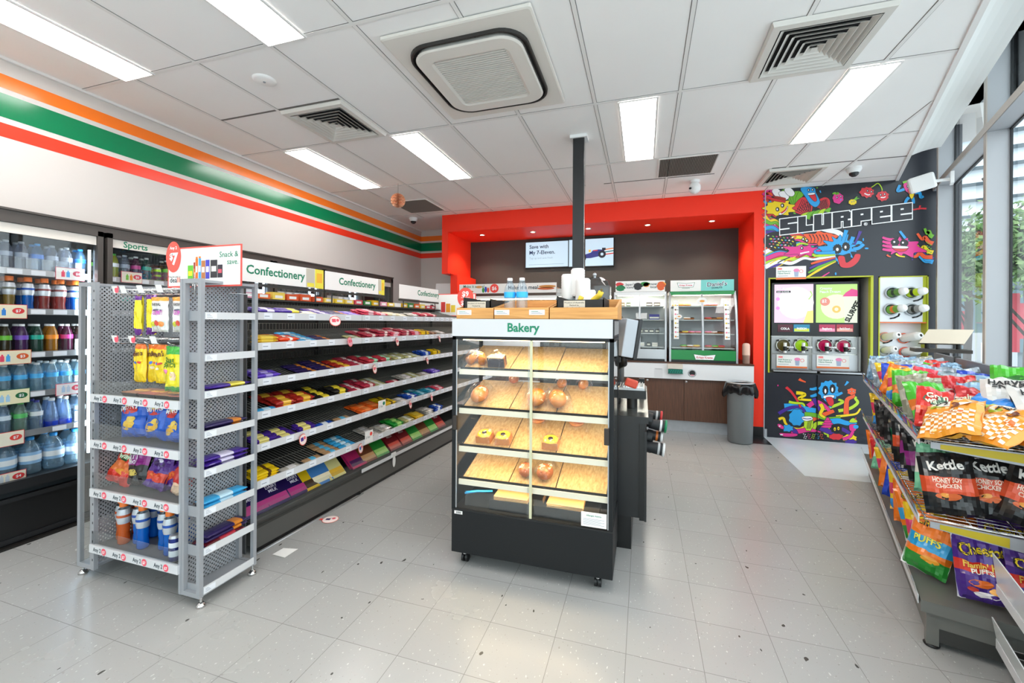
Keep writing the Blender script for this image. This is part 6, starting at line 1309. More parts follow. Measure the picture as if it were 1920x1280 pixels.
def ban1(q, a, b, y, z0, z1):
    w = b - a; q.text("Japan's", (a + w * .30, y - .001, z0 + .085), (1, 0, 0), (0, 0, 1), .045, TXTD, .01, 'c'); q.text('icons', (a + w * .30, y - .001, z0 + .045), (1, 0, 0), (0, 0, 1), .045, TXTD, .01, 'c'); q.text('now', (a + w * .78, y - .001, z0 + .085), (1, 0, 0), (0, 0, 1), .045, TXTD, .01, 'c'); q.text('local.', (a + w * .78, y - .001, z0 + .045), (1, 0, 0), (0, 0, 1), .045, TXTD, .01, 'c')
    for x, z, r, r2, c in ((.08, .10, .05, .03, 'd8383a'), (.10, .05, .06, .04, '1f7a4a'), (.12, .06, .04, .035, '2a2a2a'), (.46, .07, .055, .05, '2a2a2a'), (.46, .1, .03, .02, 'c8403a'), (.60, .10, .06, .03, '2a8a3a'), (.63, .09, .04, .03, 'e8943a'), (.92, .07, .05, .06, 'e0602a'), (.95, .09, .04, .04, 'f0a03a')):
        q.poly([(a + x * w + r * (1 + .2 * math.cos(i * 3)) * math.cos(-2 * PI * i / 16), y - .0006 - r2 * .02, z0 + z + r2 * math.sin(-2 * PI * i / 16)) for i in range(16)], mat('pic_' + c, c, .5))
def kk(q, cx, y, cz, w, s=1):
    PKR = mat('logo_red', 'd02a3a', .4); q.poly([(cx - w * .55, y - .0006, cz + w * .2), (cx - w * .45, y - .0006, cz - w * .12), (cx + w * .45, y - .0006, cz - w * .12), (cx + w * .55, y - .0006, cz + w * .2), (cx, y - .0006, cz + w * .13)], mat('logo_green', '1c6a3a', .4))
    q.poly([(cx - w * .52, y - .001, cz + w * .175), (cx - w * .43, y - .001, cz - w * .1), (cx + w * .43, y - .001, cz - w * .1), (cx + w * .52, y - .001, cz + w * .175), (cx, y - .001, cz + w * .11)], TXTW)
    q.text('Krispy Kreme', (cx, y - .0016, cz - w * .03), (1, 0, 0), (0, 0, 1), w * .15, PKR, .025, 'c', w * .78); q.text('DOUGHNUTS', (cx, y - .0016, cz - w * .2), (1, 0, 0), (0, 0, 1), w * .075, mat('logo_green', '1c6a3a', .4), .02, 'c')
def ban2(q, a, b, y, z0, z1):
    w = b - a; q.box(a + w * .49, b, y - .0005, y, z0, z1, mat('aqua', '7fd0c8', .5)); kk(q, a + w * .25, y, z0 + .075, .20)
    q.text("Daniel's", (a + w * .74, y - .0012, z0 + .062), (1, .0, .05), (0, 0, 1), .075, TXTW, .06, 'c', .24); q.text("Daniel's", (a + w * .74, y - .002, z0 + .062), (1, 0, .05), (0, 0, 1), .075, mat('navy_ink', '16324a'), .015, 'c', .23); q.text('DONUTS', (a + w * .74, y - .002, z0 + .03), (1, 0, .05), (0, 0, 1), .03, mat('navy_ink', '16324a'), .03, 'c')
fx0, fx1, f1, fy1 = fridge(1150, 1250, 'silver display fridge with a picture banner next to the coffee counter', 0, 8, mat('fridge_silver', 'c6c9cc', .3, .4), CAMW, ban1, False)
gx0, gx1, f2, fy2 = fridge(1255, 1384, 'curved glass doughnut fridge with a green base and aqua banner', 0, 1.4, GRN, GRN, ban2)
q = MB(); kk(q, (gx0 + gx1) / 2 + .02, fy2 - .0065, .965, .24); q.obj('logo_plate', bpy.data.objects['display_fridge.001'])
for i, x in enumerate((gx0 + .055, gx1 - .15)):
    q = MB(); zs = [1.2 + .05 * j for j in range(11)]
    for a, b in zip(zs[:-1], zs[1:]): q.add([(x, f2(a) - .008, a), (x + .06, f2(a) - .008, a), (x + .06, f2(b) - .008, b), (x, f2(b) - .008, b)], [(0, 1, 2, 3)], PAPER)
    for j in range(8): z = 1.23 + j * .058; q.poly([(x + .022 + .011 * math.cos(-t * .6), f2(z) - .0105, z + .011 * math.sin(-t * .6)) for t in range(10)], mat('pic_' + ['e8a04a', 'ee7a9a', '7a4a2a', 'f0d03a'][j % 4], ['e8a04a', 'ee7a9a', '7a4a2a', 'f0d03a'][j % 4], .5)).box(x + .036, x + .056, f2(z) - .0105, f2(z) - .010, z - .004, z + .002, TXTD)
    q.obj('menu_strip', bpy.data.objects['display_fridge.001'])
for i, (x, z, r) in enumerate(((gx0 + .40, 1.69, .062), (gx0 + .12, 1.49, .035))):
    q = MB(); q.poly([(x + r * math.cos(-2 * PI * t / 22), f2(z) - .014, z + r * .75 * math.sin(-2 * PI * t / 22)) for t in range(22)], PAPER); q.poly([(x + r * .5 * math.cos(-2 * PI * t / 12), f2(z) - .0155, z + r * .25 * math.sin(-2 * PI * t / 12)) for t in range(12)], mat('pic_e8a04a', 'e8a04a', .5)); q.obj('round_sticker', bpy.data.objects['display_fridge.001'])
# doughnuts
def ring(q, o, R, r, mt, top, n=18, m=8):
    vs = []; 
    for i in range(n):
        a = 2 * PI * i / n
        for j in range(m): b = 2 * PI * j / m; vs.append((o[0] + (R + r * math.cos(b)) * math.cos(a), o[1] + (R + r * math.cos(b)) * math.sin(a), o[2] + r + r * math.sin(b)))
    base = [(i * m + j, ((i + 1) % n) * m + j, ((i + 1) % n) * m + (j + 1) % m, i * m + (j + 1) % m) for i in range(n) for j in range(m)]
    q.add(vs, [f for k, f in enumerate(base) if not (0 <= k % m < m // 2)], mt, True); q.add(vs, [f for k, f in enumerate(base) if 0 <= k % m < m // 2], top, True)
DN = {}
for c, col in (('glazed', 'd8a050'), ('pink', 'ee86a8'), ('chocolate', '4a2a1a'), ('white', 'f0ece4'), ('yellow', 'f0d460'), ('green', '6ab84a'), ('sprinkled', 'd04a5a')):
    q = MB(); ring(q, (0, 0, 0), .03, .016, CRUST, mat('icing_' + c, col, .3)); DN[c] = proto(q.obj('doughnut'))
dl = [(3, .06, .10, 'glazed'), (3, .13, .10, 'glazed'), (3, .21, .12, 'glazed'), (3, .45, .1, 'pink'), (3, .53, .1, 'pink'), (2, .20, .1, 'white'), (2, .25, .15, 'chocolate'), (2, .45, .08, 'sprinkled'), (2, .52, .1, 'chocolate'), (2, .59, .1, 'glazed'), (1, .1, .08, 'chocolate'), (1, .17, .08, 'yellow'), (1, .25, .08, 'pink'), (1, .33, .1, 'pink'), (1, .45, .08, 'pink'), (1, .52, .1, 'white'), (1, .6, .1, 'chocolate'), (0, .15, .07, 'green'), (0, .23, .07, 'white'), (0, .31, .07, 'yellow'), (0, .45, .08, 'sprinkled'), (0, .53, .08, 'green'), (0, .6, .08, 'sprinkled')]
for i, (k, dx, dy, c) in enumerate(dl):
    z = 1.09 + k * .18; put(DN[c], TM(gx0 + .03 + dx, max(f2(z + .02), fy2) + .05 + dy, z + .0015, rz=i), '%s iced doughnut on the %s fridge shelf, %d cm from its left' % (c, ['lowest', 'second', 'third', 'top'][k], dx * 100), 'doughnut', 'doughnuts in the green fridge')
for i, (k, dx, c, w) in enumerate([(3, .08, '8a6a4a', .06), (3, .16, '5a6a4a', .06), (3, .42, '4a3a34', .08), (3, .52, '5a4a44', .08), (2, .46, '2a2a88', .13), (1, .27, '3a4030', .05), (1, .33, '50583a', .05), (1, .40, '33332e', .05), (1, .46, '2e2e2c', .06), (1, .54, '3a3a36', .05), (0, .28, '2a2826', .035), (0, .34, 'e9e9e4', .06), (0, .43, '2e2c28', .05), (0, .50, 'e9e6dc', .07)]):
    z = 1.09 + k * .18; x = fx0 + dx
    if x + w > fx1 - .03: continue
    q = MB(TM(x, fy1 + .15, z + .0015)); q.box(0, w, 0, .08, 0, .05 if k != 2 else .07, mat('tub_' + c, c, .4)).box(.006, w - .006, -.001, 0, .012, .035, mat('tub_label', 'd8d8c8', .5)); q.M = Matrix.Identity(4)
    tag(q.obj('food_tub'), 'packed food tub on the %s silver fridge shelf, %d cm from its left' % (['lowest', 'second', 'third', 'top'][k], dx * 100), 'food tub', 'food tubs in the silver fridge')
nx = on_wall(1252, 690, QY)[0]
q = MB(); q.box(nx, nx + .18, QY - .045, QY - .004, .76, .765, BLK2)
TL = mat('napkin_teal', '12806c', .5)
nd = thing('napkin_holder', 'teal patterned napkin stack holder clipped to the white counter fascia', 'napkin holder', (0, 0, 0)); q.obj('bracket', nd)
q = MB().box(nx + .005, nx + .175, QY - .05, QY - .006, .766, .815, TL)
for i in range(6): q.box(nx + .01 + i * .028, nx + .022 + i * .028, QY - .0515, QY - .05, .775, .79, mat('napkin_dark', '0a4038')).box(nx + .02 + i * .028, nx + .03 + i * .028, QY - .0515, QY - .05, .795, .808, mat('napkin_dark', '0a4038'))
q.obj('napkin_stack', nd); MB(TM(nx + .09, QY - .02, .83, rx=.2)).box(-.095, .085, -.03, .03, .0, .05, mat('napkin_paper', 'e6dccf', .8)).obj('loose_napkins', nd)
q = MB(); px_, _ = on_wall(1404, 660, 5.86); q.lathe([(0, 0), (.040, 0), (.042, .1)] + [(.043 + .001 * (j % 2), .1 + .01 * j) for j in range(14)] + [(.03, .25), (0, .255)], (px_ - .03, 5.86, QT + .001), mat('paper_cups_peach', 'ecc2ae', .6), 18); tag(q.obj('cup_stack'), 'pale peach paper cup stack beside the green fridge', 'cups')
# bin
bn = thing('rubbish_bin', 'tall grey round bin with a black liner in front of the counter', 'bin', (1.10, 5.55, 0))
MB().lathe([(0, 0), (.128, 0), (.132, .01), (.145, .68), (.148, .69), (.140, .69), (.13, .1)], (0, 0, 0.003), mat('bin_grey', '73787a', .4), 32).obj('body', bn)
q = MB(); n = 40; vs = []
prof = [(.136, .60), (.150, .68), (.158, .70), (.162, .67), (.168, .63), (.160, .60)]
for j, (r, z) in enumerate(prof):
    for i in range(n):
        a = 2 * PI * i / n; k = noise.noise(Vector((math.cos(a) * 3, math.sin(a) * 3, z * 6))); k2 = .02 * k + (.03 if j > 2 and (abs(a - .1) < .5 or abs(a - 3.2) < .4) else 0)
        vs.append(((r + (k2 if j > 2 else .003 * k)) * math.cos(a), (r + (k2 if j > 2 else .003 * k)) * math.sin(a), z - (abs(k) * .05 + (.06 if (abs(a - .1) < .5 or abs(a - 3.2) < .4) else 0)) * (j > 2)))
q.add(vs, [(j * n + i, j * n + (i + 1) % n, (j + 1) * n + (i + 1) % n, (j + 1) * n + i) for j in range(len(prof) - 1) for i in range(n)], mat('liner_black', '151517', .25), True); q.obj('bin_liner', bn)
MB().lathe([(.145, .695), (.150, .705), (.13, .712), (.115, .705), (.115, .695)], (0, 0, 0.003), ALU, 32).obj('rim_ring', bn)
# ------------------------------------------------------------------ colourful splash mural on the right back wall
LAY = [0.0008]
def m1(x, y): return on_wall(1420 + x / 4.741, 330 + y / 4.741, YB)
def m2(x, y): return on_wall(1420 + x / 4.741, 580 + y / 4.741, YB)
INKC = {'o': 'ef5a2c', 'p': '4a2a92', 'g': '6fb52a', 'r': 'd8303a', 'y': 'f2d21c', 'b': '2a9fe0', 'm': 'e0308a', 'w': 'f4f2f4', 'k': '15161c', 'l': 'b9d92a', 'n': '2b2e38', 't': '2aa890'}
def ink(c): return mat('vinyl_' + c, INKC[c], .35)
def flat(q, pts, c, step=.000012):
    LAY[0] += step; y = YB - LAY[0]
    a = sum(pts[i][0] * pts[(i + 1) % len(pts)][1] - pts[(i + 1) % len(pts)][0] * pts[i][1] for i in range(len(pts)))
    if a < 0: pts = pts[::-1]
    q.poly([(x, y, z) for x, z in pts], ink(c))
def smooth(pts, n=6, closed=False):
    out = []; N = len(pts)
    for i in range(N if closed else N - 1):
        p = [pts[(i + k) % N] if closed else pts[max(0, min(N - 1, i + k))] for k in (-1, 0, 1, 2)]
        for j in range(n):
            t = j / n
            out.append(tuple(.5 * (2 * p[1][a] + (p[2][a] - p[0][a]) * t + (2 * p[0][a] - 5 * p[1][a] + 4 * p[2][a] - p[3][a]) * t * t + (3 * p[1][a] - p[0][a] - 3 * p[2][a] + p[3][a]) * t ** 3) for a in (0, 1)))
    if not closed: out.append(tuple(pts[-1]))
    return out
def ribbon(q, f, pts, w0, w1, c, out=True, n=6):
    P = smooth([f(*p) for p in pts], n); s = 1.18 / F_PX * 5  # rough metres per pixel at the wall
    def strip(ex, col):
        L, R = [], []
        for i, p in enumerate(P):
            a = P[max(0, i - 1)]; b = P[min(len(P) - 1, i + 1)]; dx, dz = b[0] - a[0], b[1] - a[1]; l = math.hypot(dx, dz) or 1
            w = (w0 + (w1 - w0) * i / (len(P) - 1)) * .5 * s / 4.741 * 1.0 + ex
            L.append((p[0] - dz / l * w, p[1] + dx / l * w)); R.append((p[0] + dz / l * w, p[1] - dx / l * w))
        LAY[0] += .000012; y = YB - LAY[0]
        for i in range(len(P) - 1): q.add([(L[i][0], y, L[i][1]), (L[i + 1][0], y, L[i + 1][1]), (R[i + 1][0], y, R[i + 1][1]), (R[i][0], y, R[i][1])], [(3, 2, 1, 0)], ink(col))
    if out: strip(.0035, 'k')
    strip(0, c)
def shape(q, f, pts, c, out=True, n=5):
    P = smooth([f(*p) for p in pts], n, True)
    if out:
        cx = sum(p[0] for p in P) / len(P); cz = sum(p[1] for p in P) / len(P); O = []
        for i, p in enumerate(P):
            a = P[i - 1]; b = P[(i + 1) % len(P)]; dx, dz = b[0] - a[0], b[1] - a[1]; l = math.hypot(dx, dz) or 1; O.append((p[0], p[1], dz / l, -dx / l))
        A_ = sum(P[i][0] * P[(i + 1) % len(P)][1] - P[(i + 1) % len(P)][0] * P[i][1] for i in range(len(P))); sg_ = 1 if A_ > 0 else -1
        flat(q, [(o[0] + sg_ * o[2] * .0045, o[1] + sg_ * o[3] * .0045) for o in O], 'k')
    flat(q, P, c)
def spot(q, f, x, y, rx, ry, c, n=14, rot=0):
    ca, sa = math.cos(rot), math.sin(rot)
    flat(q, [f(x + rx * math.cos(2 * PI * i / n) * ca - ry * math.sin(2 * PI * i / n) * sa, y + rx * math.cos(2 * PI * i / n) * sa + ry * math.sin(2 * PI * i / n) * ca) for i in range(n)], c)
def splash(q, f, x, y, rx, ry, c, arms, amp, seed, ang=None, long=1.0):
    rnd = random.Random(seed); pts = []; n = arms * 2
    for i in range(n):
        a = 2 * PI * i / n + rnd.uniform(-.06, .06); k = 1 + (amp if i % 2 else -amp * .3) * rnd.uniform(.5, 1.2)
        if ang is not None: k *= 1 + long * max(0, math.cos(a - ang)) ** 3
        pts.append((x + rx * k * math.cos(a), y + ry * k * math.sin(a)))
    shape(q, f, pts, c, True, 4)
def eyes(q, f, ps, r, white=False):
    for x, y in ps:
        spot(q, f, x, y, r, r * 1.15, 'k'); spot(q, f, x - r * .1, y, r * .42, r * .6, 'w'); 
        if white: spot(q, f, x, y, r * .2, r * .4, 'k')
mu = thing('wall_mural', 'dark vinyl wall mural of multicoloured splashing blobs around the drink machine', 'mural', (0, 0, 0))
q = MB(); rnd = random.Random(4)
# dense upper left cluster, streaming from the red edge towards the middle
cols = 'ombprygowltpm'
for i in range(46):
    c = cols[i % len(cols)]; y0 = 130 + (i * 37) % 700; L = 180 + (i * 53) % 330 if y0 > 330 else 90 + (i * 31) % 120
    y1 = 560 + (y0 - 560) * .35 + rnd.uniform(-40, 40) if y0 > 330 else y0 + rnd.uniform(-40, 60)
    w = rnd.uniform(14, 40)
    pts = [(66, y0)]
    for k in range(1, 6): t = k / 5; pts.append((66 + L * t, y0 + (y1 - y0) * t + 22 * math.sin(k * 1.9 + i)))
    ribbon(q, m1, pts, w * 1.5, w * .4, c)
spot(q, m1, 200, 590, 150, 95, 'k', 18, .2)
for i in range(46): ribbon(q, m1, [(90 + (i * 47) % 220, 530 + (i * 29) % 120), (104 + (i * 47) % 220, 534 + (i * 29) % 120 + 6 * (i % 3 - 1))], 7, 7, 'wmyobg'[i % 6], False, 2)
for x0, c in ((70, 'o'), (100, 'g'), (80, 'p'), (120, 'r'), (90, 'b'), (140, 'l'), (100, 'm'), (80, 'w')):
    y0 = 690 + x0 % 90; ribbon(q, m1, [(68, y0 + 40), (x0 + 100, y0 - 10), (x0 + 220, y0 + 5), (x0 + 330, y0 - 40), (x0 + 420, y0 - 30), (x0 + 520, y0 - 70)], 34, 10, c)
for x in (110, 180, 230): ribbon(q, m1, [(x, 800 - x * .15), (x + 40, 768 - x * .1), (x + 110, 735 - x * .08)], 8, 8, 'y' if x != 180 else 'k', False)
# palm frond, leaves and cones
for a in (0, 1, 2, 3): ribbon(q, m1, [(230 + a * 55, 120 + a * 8), (300 + a * 20, 210), (330, 300 + a * 12)], 46, 16, 'g')
for i, (x, y) in enumerate(((180, 160), (240, 180), (290, 150))): shape(q, m1, [(x - 50, y - 30), (x, y - 45), (x + 40, y), (x + 20, y + 30), (x - 20, y + 18)], 'w')
shape(q, m1, [(310, 300), (380, 200), (440, 195), (490, 250), (470, 340), (420, 350)], 'r'); shape(q, m1, [(510, 240), (590, 190), (640, 210), (640, 270), (600, 315), (550, 290)], 'r')
for i in range(7):
    for (ax, ay, bx, by) in ((330 + i * 22, 300 - i * 14, 420 + i * 8, 345 - i * 4), (350 + i * 20, 310, 400 + i * 12, 205 + i * 6)): ribbon(q, m1, [(ax, ay), (bx, by)], 4, 4, 'k', False, 2)
    ribbon(q, m1, [(520 + i * 14, 240 - i * 5), (560 + i * 11, 300)], 4, 4, 'k', False, 2); ribbon(q, m1, [(530 + i * 6, 235 + i * 9), (620 + i * 3, 205 + i * 10)], 4, 4, 'k', False, 2)
for i in range(5): ribbon(q, m1, [(380 + i * 60, 400 - i * 20), (410 + i * 55, 350 - i * 12), (470 + i * 45, 325 - i * 10)], 40, 12, 'lgglg'[i])
# blue long face at the top
shape(q, m1, [(385, 108), (500, 105), (520, 150), (555, 230), (520, 275), (470, 250), (430, 190)], 'b'); eyes(q, m1, [(455, 125), (490, 122)], 12); shape(q, m1, [(455, 160), (505, 155), (525, 215), (500, 220)], 'r'); shape(q, m1, [(452, 155), (505, 150), (505, 162), (456, 168)], 'w')
# yellow grinning blob
splash(q, m1, 195, 285, 120, 62, 'y', 9, .25, 5); eyes(q, m1, [(178, 296), (222, 262)], 17); shape(q, m1, [(190, 335), (240, 312), (268, 268), (262, 300), (235, 330), (205, 345)], 'w'); ribbon(q, m1, [(210, 330), (245, 305), (260, 280)], 14, 8, 'r', False)
for i in range(6): ribbon(q, m1, [(80, 225 - i * 8), (150, 190 + i * 4), (250, 205 + i * 5)], 22, 12, 'r' if i % 2 else 'o')
# orange claw mass and white fang
splash(q, m1, 600, 555, 110, 55, 'o', 8, .3, 8, PI, .5); shape(q, m1, [(560, 480), (700, 475), (775, 520), (770, 570), (700, 520), (620, 500)], 'w'); eyes(q, m1, [(408, 560), (440, 575)], 15)
for i in range(6): ribbon(q, m1, [(460 + i * 30, 520), (480 + i * 30, 560), (470 + i * 30, 600)], 7, 3, 'k', False)
splash(q, m1, 425, 660, 90, 40, 'm', 8, .4, 12, PI, .8); eyes(q, m1, [(395, 640)], 14); ribbon(q, m1, [(380, 690), (420, 680), (460, 672)], 12, 8, 'w', False)
# the big blue splash head with a long red tongue
splash(q, m1, 745, 640, 105, 92, 'b', 13, .42, 21, 2.6, .9)
for pts in (((830, 560), (850, 600)), ((860, 600), (900, 590), (925, 600)), ((850, 650), (900, 640), (945, 605)), ((790, 480), (775, 530), (760, 580)), ((850, 540), (835, 580), (820, 610))): ribbon(q, m1, list(pts), 26, 20, 'b')
spot(q, m1, 940, 565, 7, 14, 'b'); spot(q, m1, 970, 643, 18, 8, 'b'); ribbon(q, m1, [(915, 490), (895, 540), (860, 610)], 22, 8, 'p')
splash(q, m1, 710, 648, 34, 38, 'k', 12, .12, 2); splash(q, m1, 786, 628, 30, 34, 'k', 12, .12, 3); spot(q, m1, 710, 652, 12, 15, 'w'); spot(q, m1, 782, 632, 10, 14, 'w')
shape(q, m1, [(700, 700), (760, 705), (820, 690), (815, 740), (760, 760), (715, 735)], 'k'); shape(q, m1, [(720, 715), (770, 715), (790, 770), (850, 730), (870, 695), (915, 700), (895, 760), (830, 810), (750, 810), (725, 770)], 'r')
for i, c in enumerate('ygpowlb'): ribbon(q, m1, [(440 + i * 12, 900 - i * 40), (520, 850 - i * 28), (620, 790 - i * 18), (690, 750 - i * 12)], 12, 26, c)
ribbon(q, m1, [(560, 905), (600, 880), (640, 855)], 10, 7, 'm', False); spot(q, m1, 695, 868, 8, 13, 'b')
# right pink splash with streamers to the window edge
for i, (c, a, b) in enumerate((('b', (1265, 490), (1550, 760)), ('o', (1420, 510), (1560, 600)), ('g', (1485, 465), (1560, 540)), ('y', (1400, 600), (1560, 680)), ('p', (1340, 620), (1560, 740)), ('b', (1300, 660), (1560, 765)), ('o', (1330, 680), (1555, 720)))):
    mx_, my_ = (a[0] + b[0]) / 2, (a[1] + b[1]) / 2; ribbon(q, m1, [a, (a[0] * .7 + b[0] * .3, a[1] * .7 + b[1] * .3 + 25), (mx_, my_ - 12), (a[0] * .3 + b[0] * .7, a[1] * .3 + b[1] * .7 + 10), b], 14, 30, c)
splash(q, m1, 1250, 620, 100, 62, 'm', 11, .42, 33, .35, 1.1)
for i in range(4): ribbon(q, m1, [(1200, 570 + i * 30), (1150, 560 + i * 32), (1110, 545 + i * 35)], 24, 14, 'm')
splash(q, m1, 1222, 590, 34, 28, 'k', 10, .08, 4); splash(q, m1, 1302, 596, 34, 28, 'k', 10, .08, 5); spot(q, m1, 1215, 586, 9, 9, 'w'); spot(q, m1, 1292, 592, 9, 9, 'w')
shape(q, m1, [(1205, 625), (1330, 628), (1318, 662), (1270, 672), (1218, 655)], 'r'); shape(q, m1, [(1205, 622), (1330, 626), (1322, 642), (1214, 640)], 'w')
ribbon(q, m1, [(1150, 700), (1165, 712), (1185, 718)], 12, 6, 'o'); ribbon(q, m1, [(1230, 690), (1260, 710), (1310, 718)], 12, 8, 'y'); spot(q, m1, 1375, 742, 8, 5, 'p'); ribbon(q, m1, [(1460, 740), (1490, 765), (1540, 765)], 12, 8, 'b')
for i in range(10): spot(q, m1, 1505 + (i * 17) % 50, 590 + i * 11, 6, 6, 'g')
# fruit
splash(q, m1, 715, 195, 46, 42, 'm', 7, .10, 41, PI / 2, .2); eyes(q, m1, [(708, 190), (742, 182)], 9); ribbon(q, m1, [(668, 160), (690, 150), (700, 165), (712, 148), (722, 165)], 12, 8, 'g', False); ribbon(q, m1, [(735, 215), (748, 206)], 7, 5, 'b', False)
splash(q, m1, 845, 232, 34, 24, 'y', 8, .14, 42); eyes(q, m1, [(838, 230), (856, 225)], 5); ribbon(q, m1, [(862, 212), (880, 190), (885, 182)], 12, 4, 'g', False); ribbon(q, m1, [(866, 214), (890, 200), (905, 200)], 10, 3, 'g', False)
ribbon(q, m1, [(985, 118), (1030, 90), (1070, 66), (1100, 100), (1108, 135)], 6, 6, 'l', False); splash(q, m1, 978, 145, 52, 44, 'r', 9, .18, 43, PI, .3); splash(q, m1, 1115, 178, 48, 42, 'r', 9, .16, 44, PI, .2)
eyes(q, m1, [(978, 132), (1012, 140), (1095, 168), (1130, 162)], 10); ribbon(q, m1, [(950, 155), (980, 168), (1000, 165)], 8, 6, 'w', False); ribbon(q, m1, [(1095, 190), (1120, 192), (1138, 184)], 8, 6, 'w', False)
# running pink wedge
for pts in (((1320, 110), (1270, 130), (1245, 130), (1265, 80)), ((1400, 150), (1440, 150), (1450, 190), (1475, 180)), ((1345, 190), (1320, 220), (1310, 260)), ((1375, 190), (1385, 220), (1385, 245))): ribbon(q, m1, list(pts), 20, 16, 'b')
shape(q, m1, [(1300, 70), (1380, 45), (1400, 100), (1395, 150), (1340, 150), (1310, 120)], 'm'); ribbon(q, m1, [(1290, 60), (1340, 45), (1378, 40)], 16, 12, 'g', False); eyes(q, m1, [(1338, 92), (1378, 82)], 15); shape(q, m1, [(1335, 125), (1400, 115), (1390, 175), (1365, 185)], 'r'); shape(q, m1, [(1350, 165), (1390, 160), (1370, 205)], 'y')
ribbon(q, m1, [(1310, 300), (1380, 300), (1440, 290), (1500, 290)], 9, 12, 'r', False); ribbon(q, m1, [(1430, 300), (1440, 280), (1445, 262)], 8, 12, 'r', False)
ribbon(q, m1, [(555, 130), (562, 150)], 8, 6, 'b', False); spot(q, m1, 530, 105, 8, 6, 'g')
q.obj('upper_artwork', mu)
# lower artwork on the cabinet doors
q = MB(); LAY[0] = .0012
for pts, w, c in ((((240, 870), (360, 870), (440, 890), (520, 900)), 60, 'b'), (((190, 925), (260, 885), (340, 865), (400, 880), (430, 930)), 26, 'p'), (((255, 690), (300, 730), (350, 800), (385, 870)), 20, 'r'), (((345, 740), (400, 745), (420, 760), (370, 790), (400, 800), (480, 805)), 26, 'y'), (((280, 820), (330, 830), (400, 835), (420, 860)), 20, 'l'),
                  (((190, 975), (230, 965), (250, 1010), (290, 1045), (370, 1060), (420, 1040)), 20, 'y'), (((490, 1075), (520, 1020), (570, 1010), (640, 1035), (600, 1090), (640, 1130)), 30, 'l'), (((540, 870), (600, 880), (700, 850), (760, 820), (720, 800)), 26, 'l'), (((700, 950), (800, 940), (880, 925), (915, 880)), 18, 'y'),
                  (((720, 900), (820, 880), (890, 830), (870, 790), (880, 775)), 24, 'l'), (((790, 930), (790, 870), (800, 800), (850, 770), (840, 730)), 34, 'o'), (((430, 1000), (520, 960), (600, 930), (680, 900)), 40, 'o'), (((420, 930), (520, 940), (620, 970), (740, 960)), 34, 'g'), (((300, 1090), (380, 1080), (460, 1070), (560, 1100)), 40, 'm'), (((250, 1050), (320, 1070), (350, 1110)), 40, 'p'),
                  (((640, 1000), (720, 990), (800, 1010), (880, 1000)), 44, 'b'), (((560, 1050), (660, 1090), (740, 1060), (820, 1100)), 40, 'p'), (((450, 860), (520, 820), (590, 850), (640, 900)), 34, 'm'), (((500, 790), (530, 850), (560, 900)), 28, 'p'), (((560, 840), (580, 880), (560, 930), (600, 960)), 26, 'y')):
    ribbon(q, m2, list(pts), w, w * .6, c)
splash(q, m2, 500, 1130, 110, 40, 'k', 12, .12, 61)
for i in range(30): spot(q, m2, 410 + (i * 37) % 180, 1105 + (i * 17) % 50, 5, 4, 'wmlbo'[i % 5], 8)
splash(q, m2, 350, 960, 66, 70, 'b', 8, .12, 62); splash(q, m2, 270, 1055, 45, 28, 'b', 7, .25, 63); shape(q, m2, [(180, 1020), (205, 1020), (235, 1045), (225, 1062), (190, 1045)], 'm'); shape(q, m2, [(195, 1100), (260, 1100), (350, 1105), (340, 1125), (240, 1128)], 'm'); spot(q, m2, 215, 1112, 14, 6, 'w'); spot(q, m2, 198, 1036, 8, 6, 'w')
splash(q, m2, 455, 1015, 40, 60, 'l', 8, .1, 64)
for i in range(4): ribbon(q, m2, [(440 + i * 10, 1060), (450 + i * 10, 1000), (475 + i * 6, 965)], 4, 3, 'k', False)
shape(q, m2, [(400, 955), (470, 950), (490, 975), (440, 990), (405, 980)], 'w'); ribbon(q, m2, [(400, 965), (440, 972), (480, 968)], 6, 6, 'p', False)
for i, (w_, yy) in enumerate(((60, 1035), (48, 1010), (34, 988), (18, 970))): shape(q, m2, [(625 - w_, yy + 8), (625, yy - 12), (625 + w_, yy + 8), (625, yy + 16)], 'm')
splash(q, m2, 700, 1060, 46, 34, 'k', 9, .15, 65); eyes(q, m2, [(688, 1062), (720, 1056)], 14); spot(q, m2, 688, 1062, 10, 16, 'y'); spot(q, m2, 688, 1064, 4, 7, 'k'); spot(q, m2, 720, 1056, 10, 16, 'y'); spot(q, m2, 720, 1058, 4, 7, 'k')
splash(q, m2, 700, 1130, 60, 26, 'r', 8, .15, 66); splash(q, m2, 820, 1145, 60, 34, 'y', 8, .15, 67); splash(q, m2, 830, 1175, 50, 18, 'p', 8, .2, 68); shape(q, m2, [(820, 1025), (880, 1025), (870, 1075), (825, 1075)], 'm'); shape(q, m2, [(818, 1000), (885, 1000), (870, 972), (840, 968)], 'l'); spot(q, m2, 875, 1042, 24, 18, 'b'); ribbon(q, m2, [(866, 985), (876, 960)], 5, 5, 'r', False); ribbon(q, m2, [(850, 1080), (820, 1130), (760, 1150)], 18, 22, 'm')
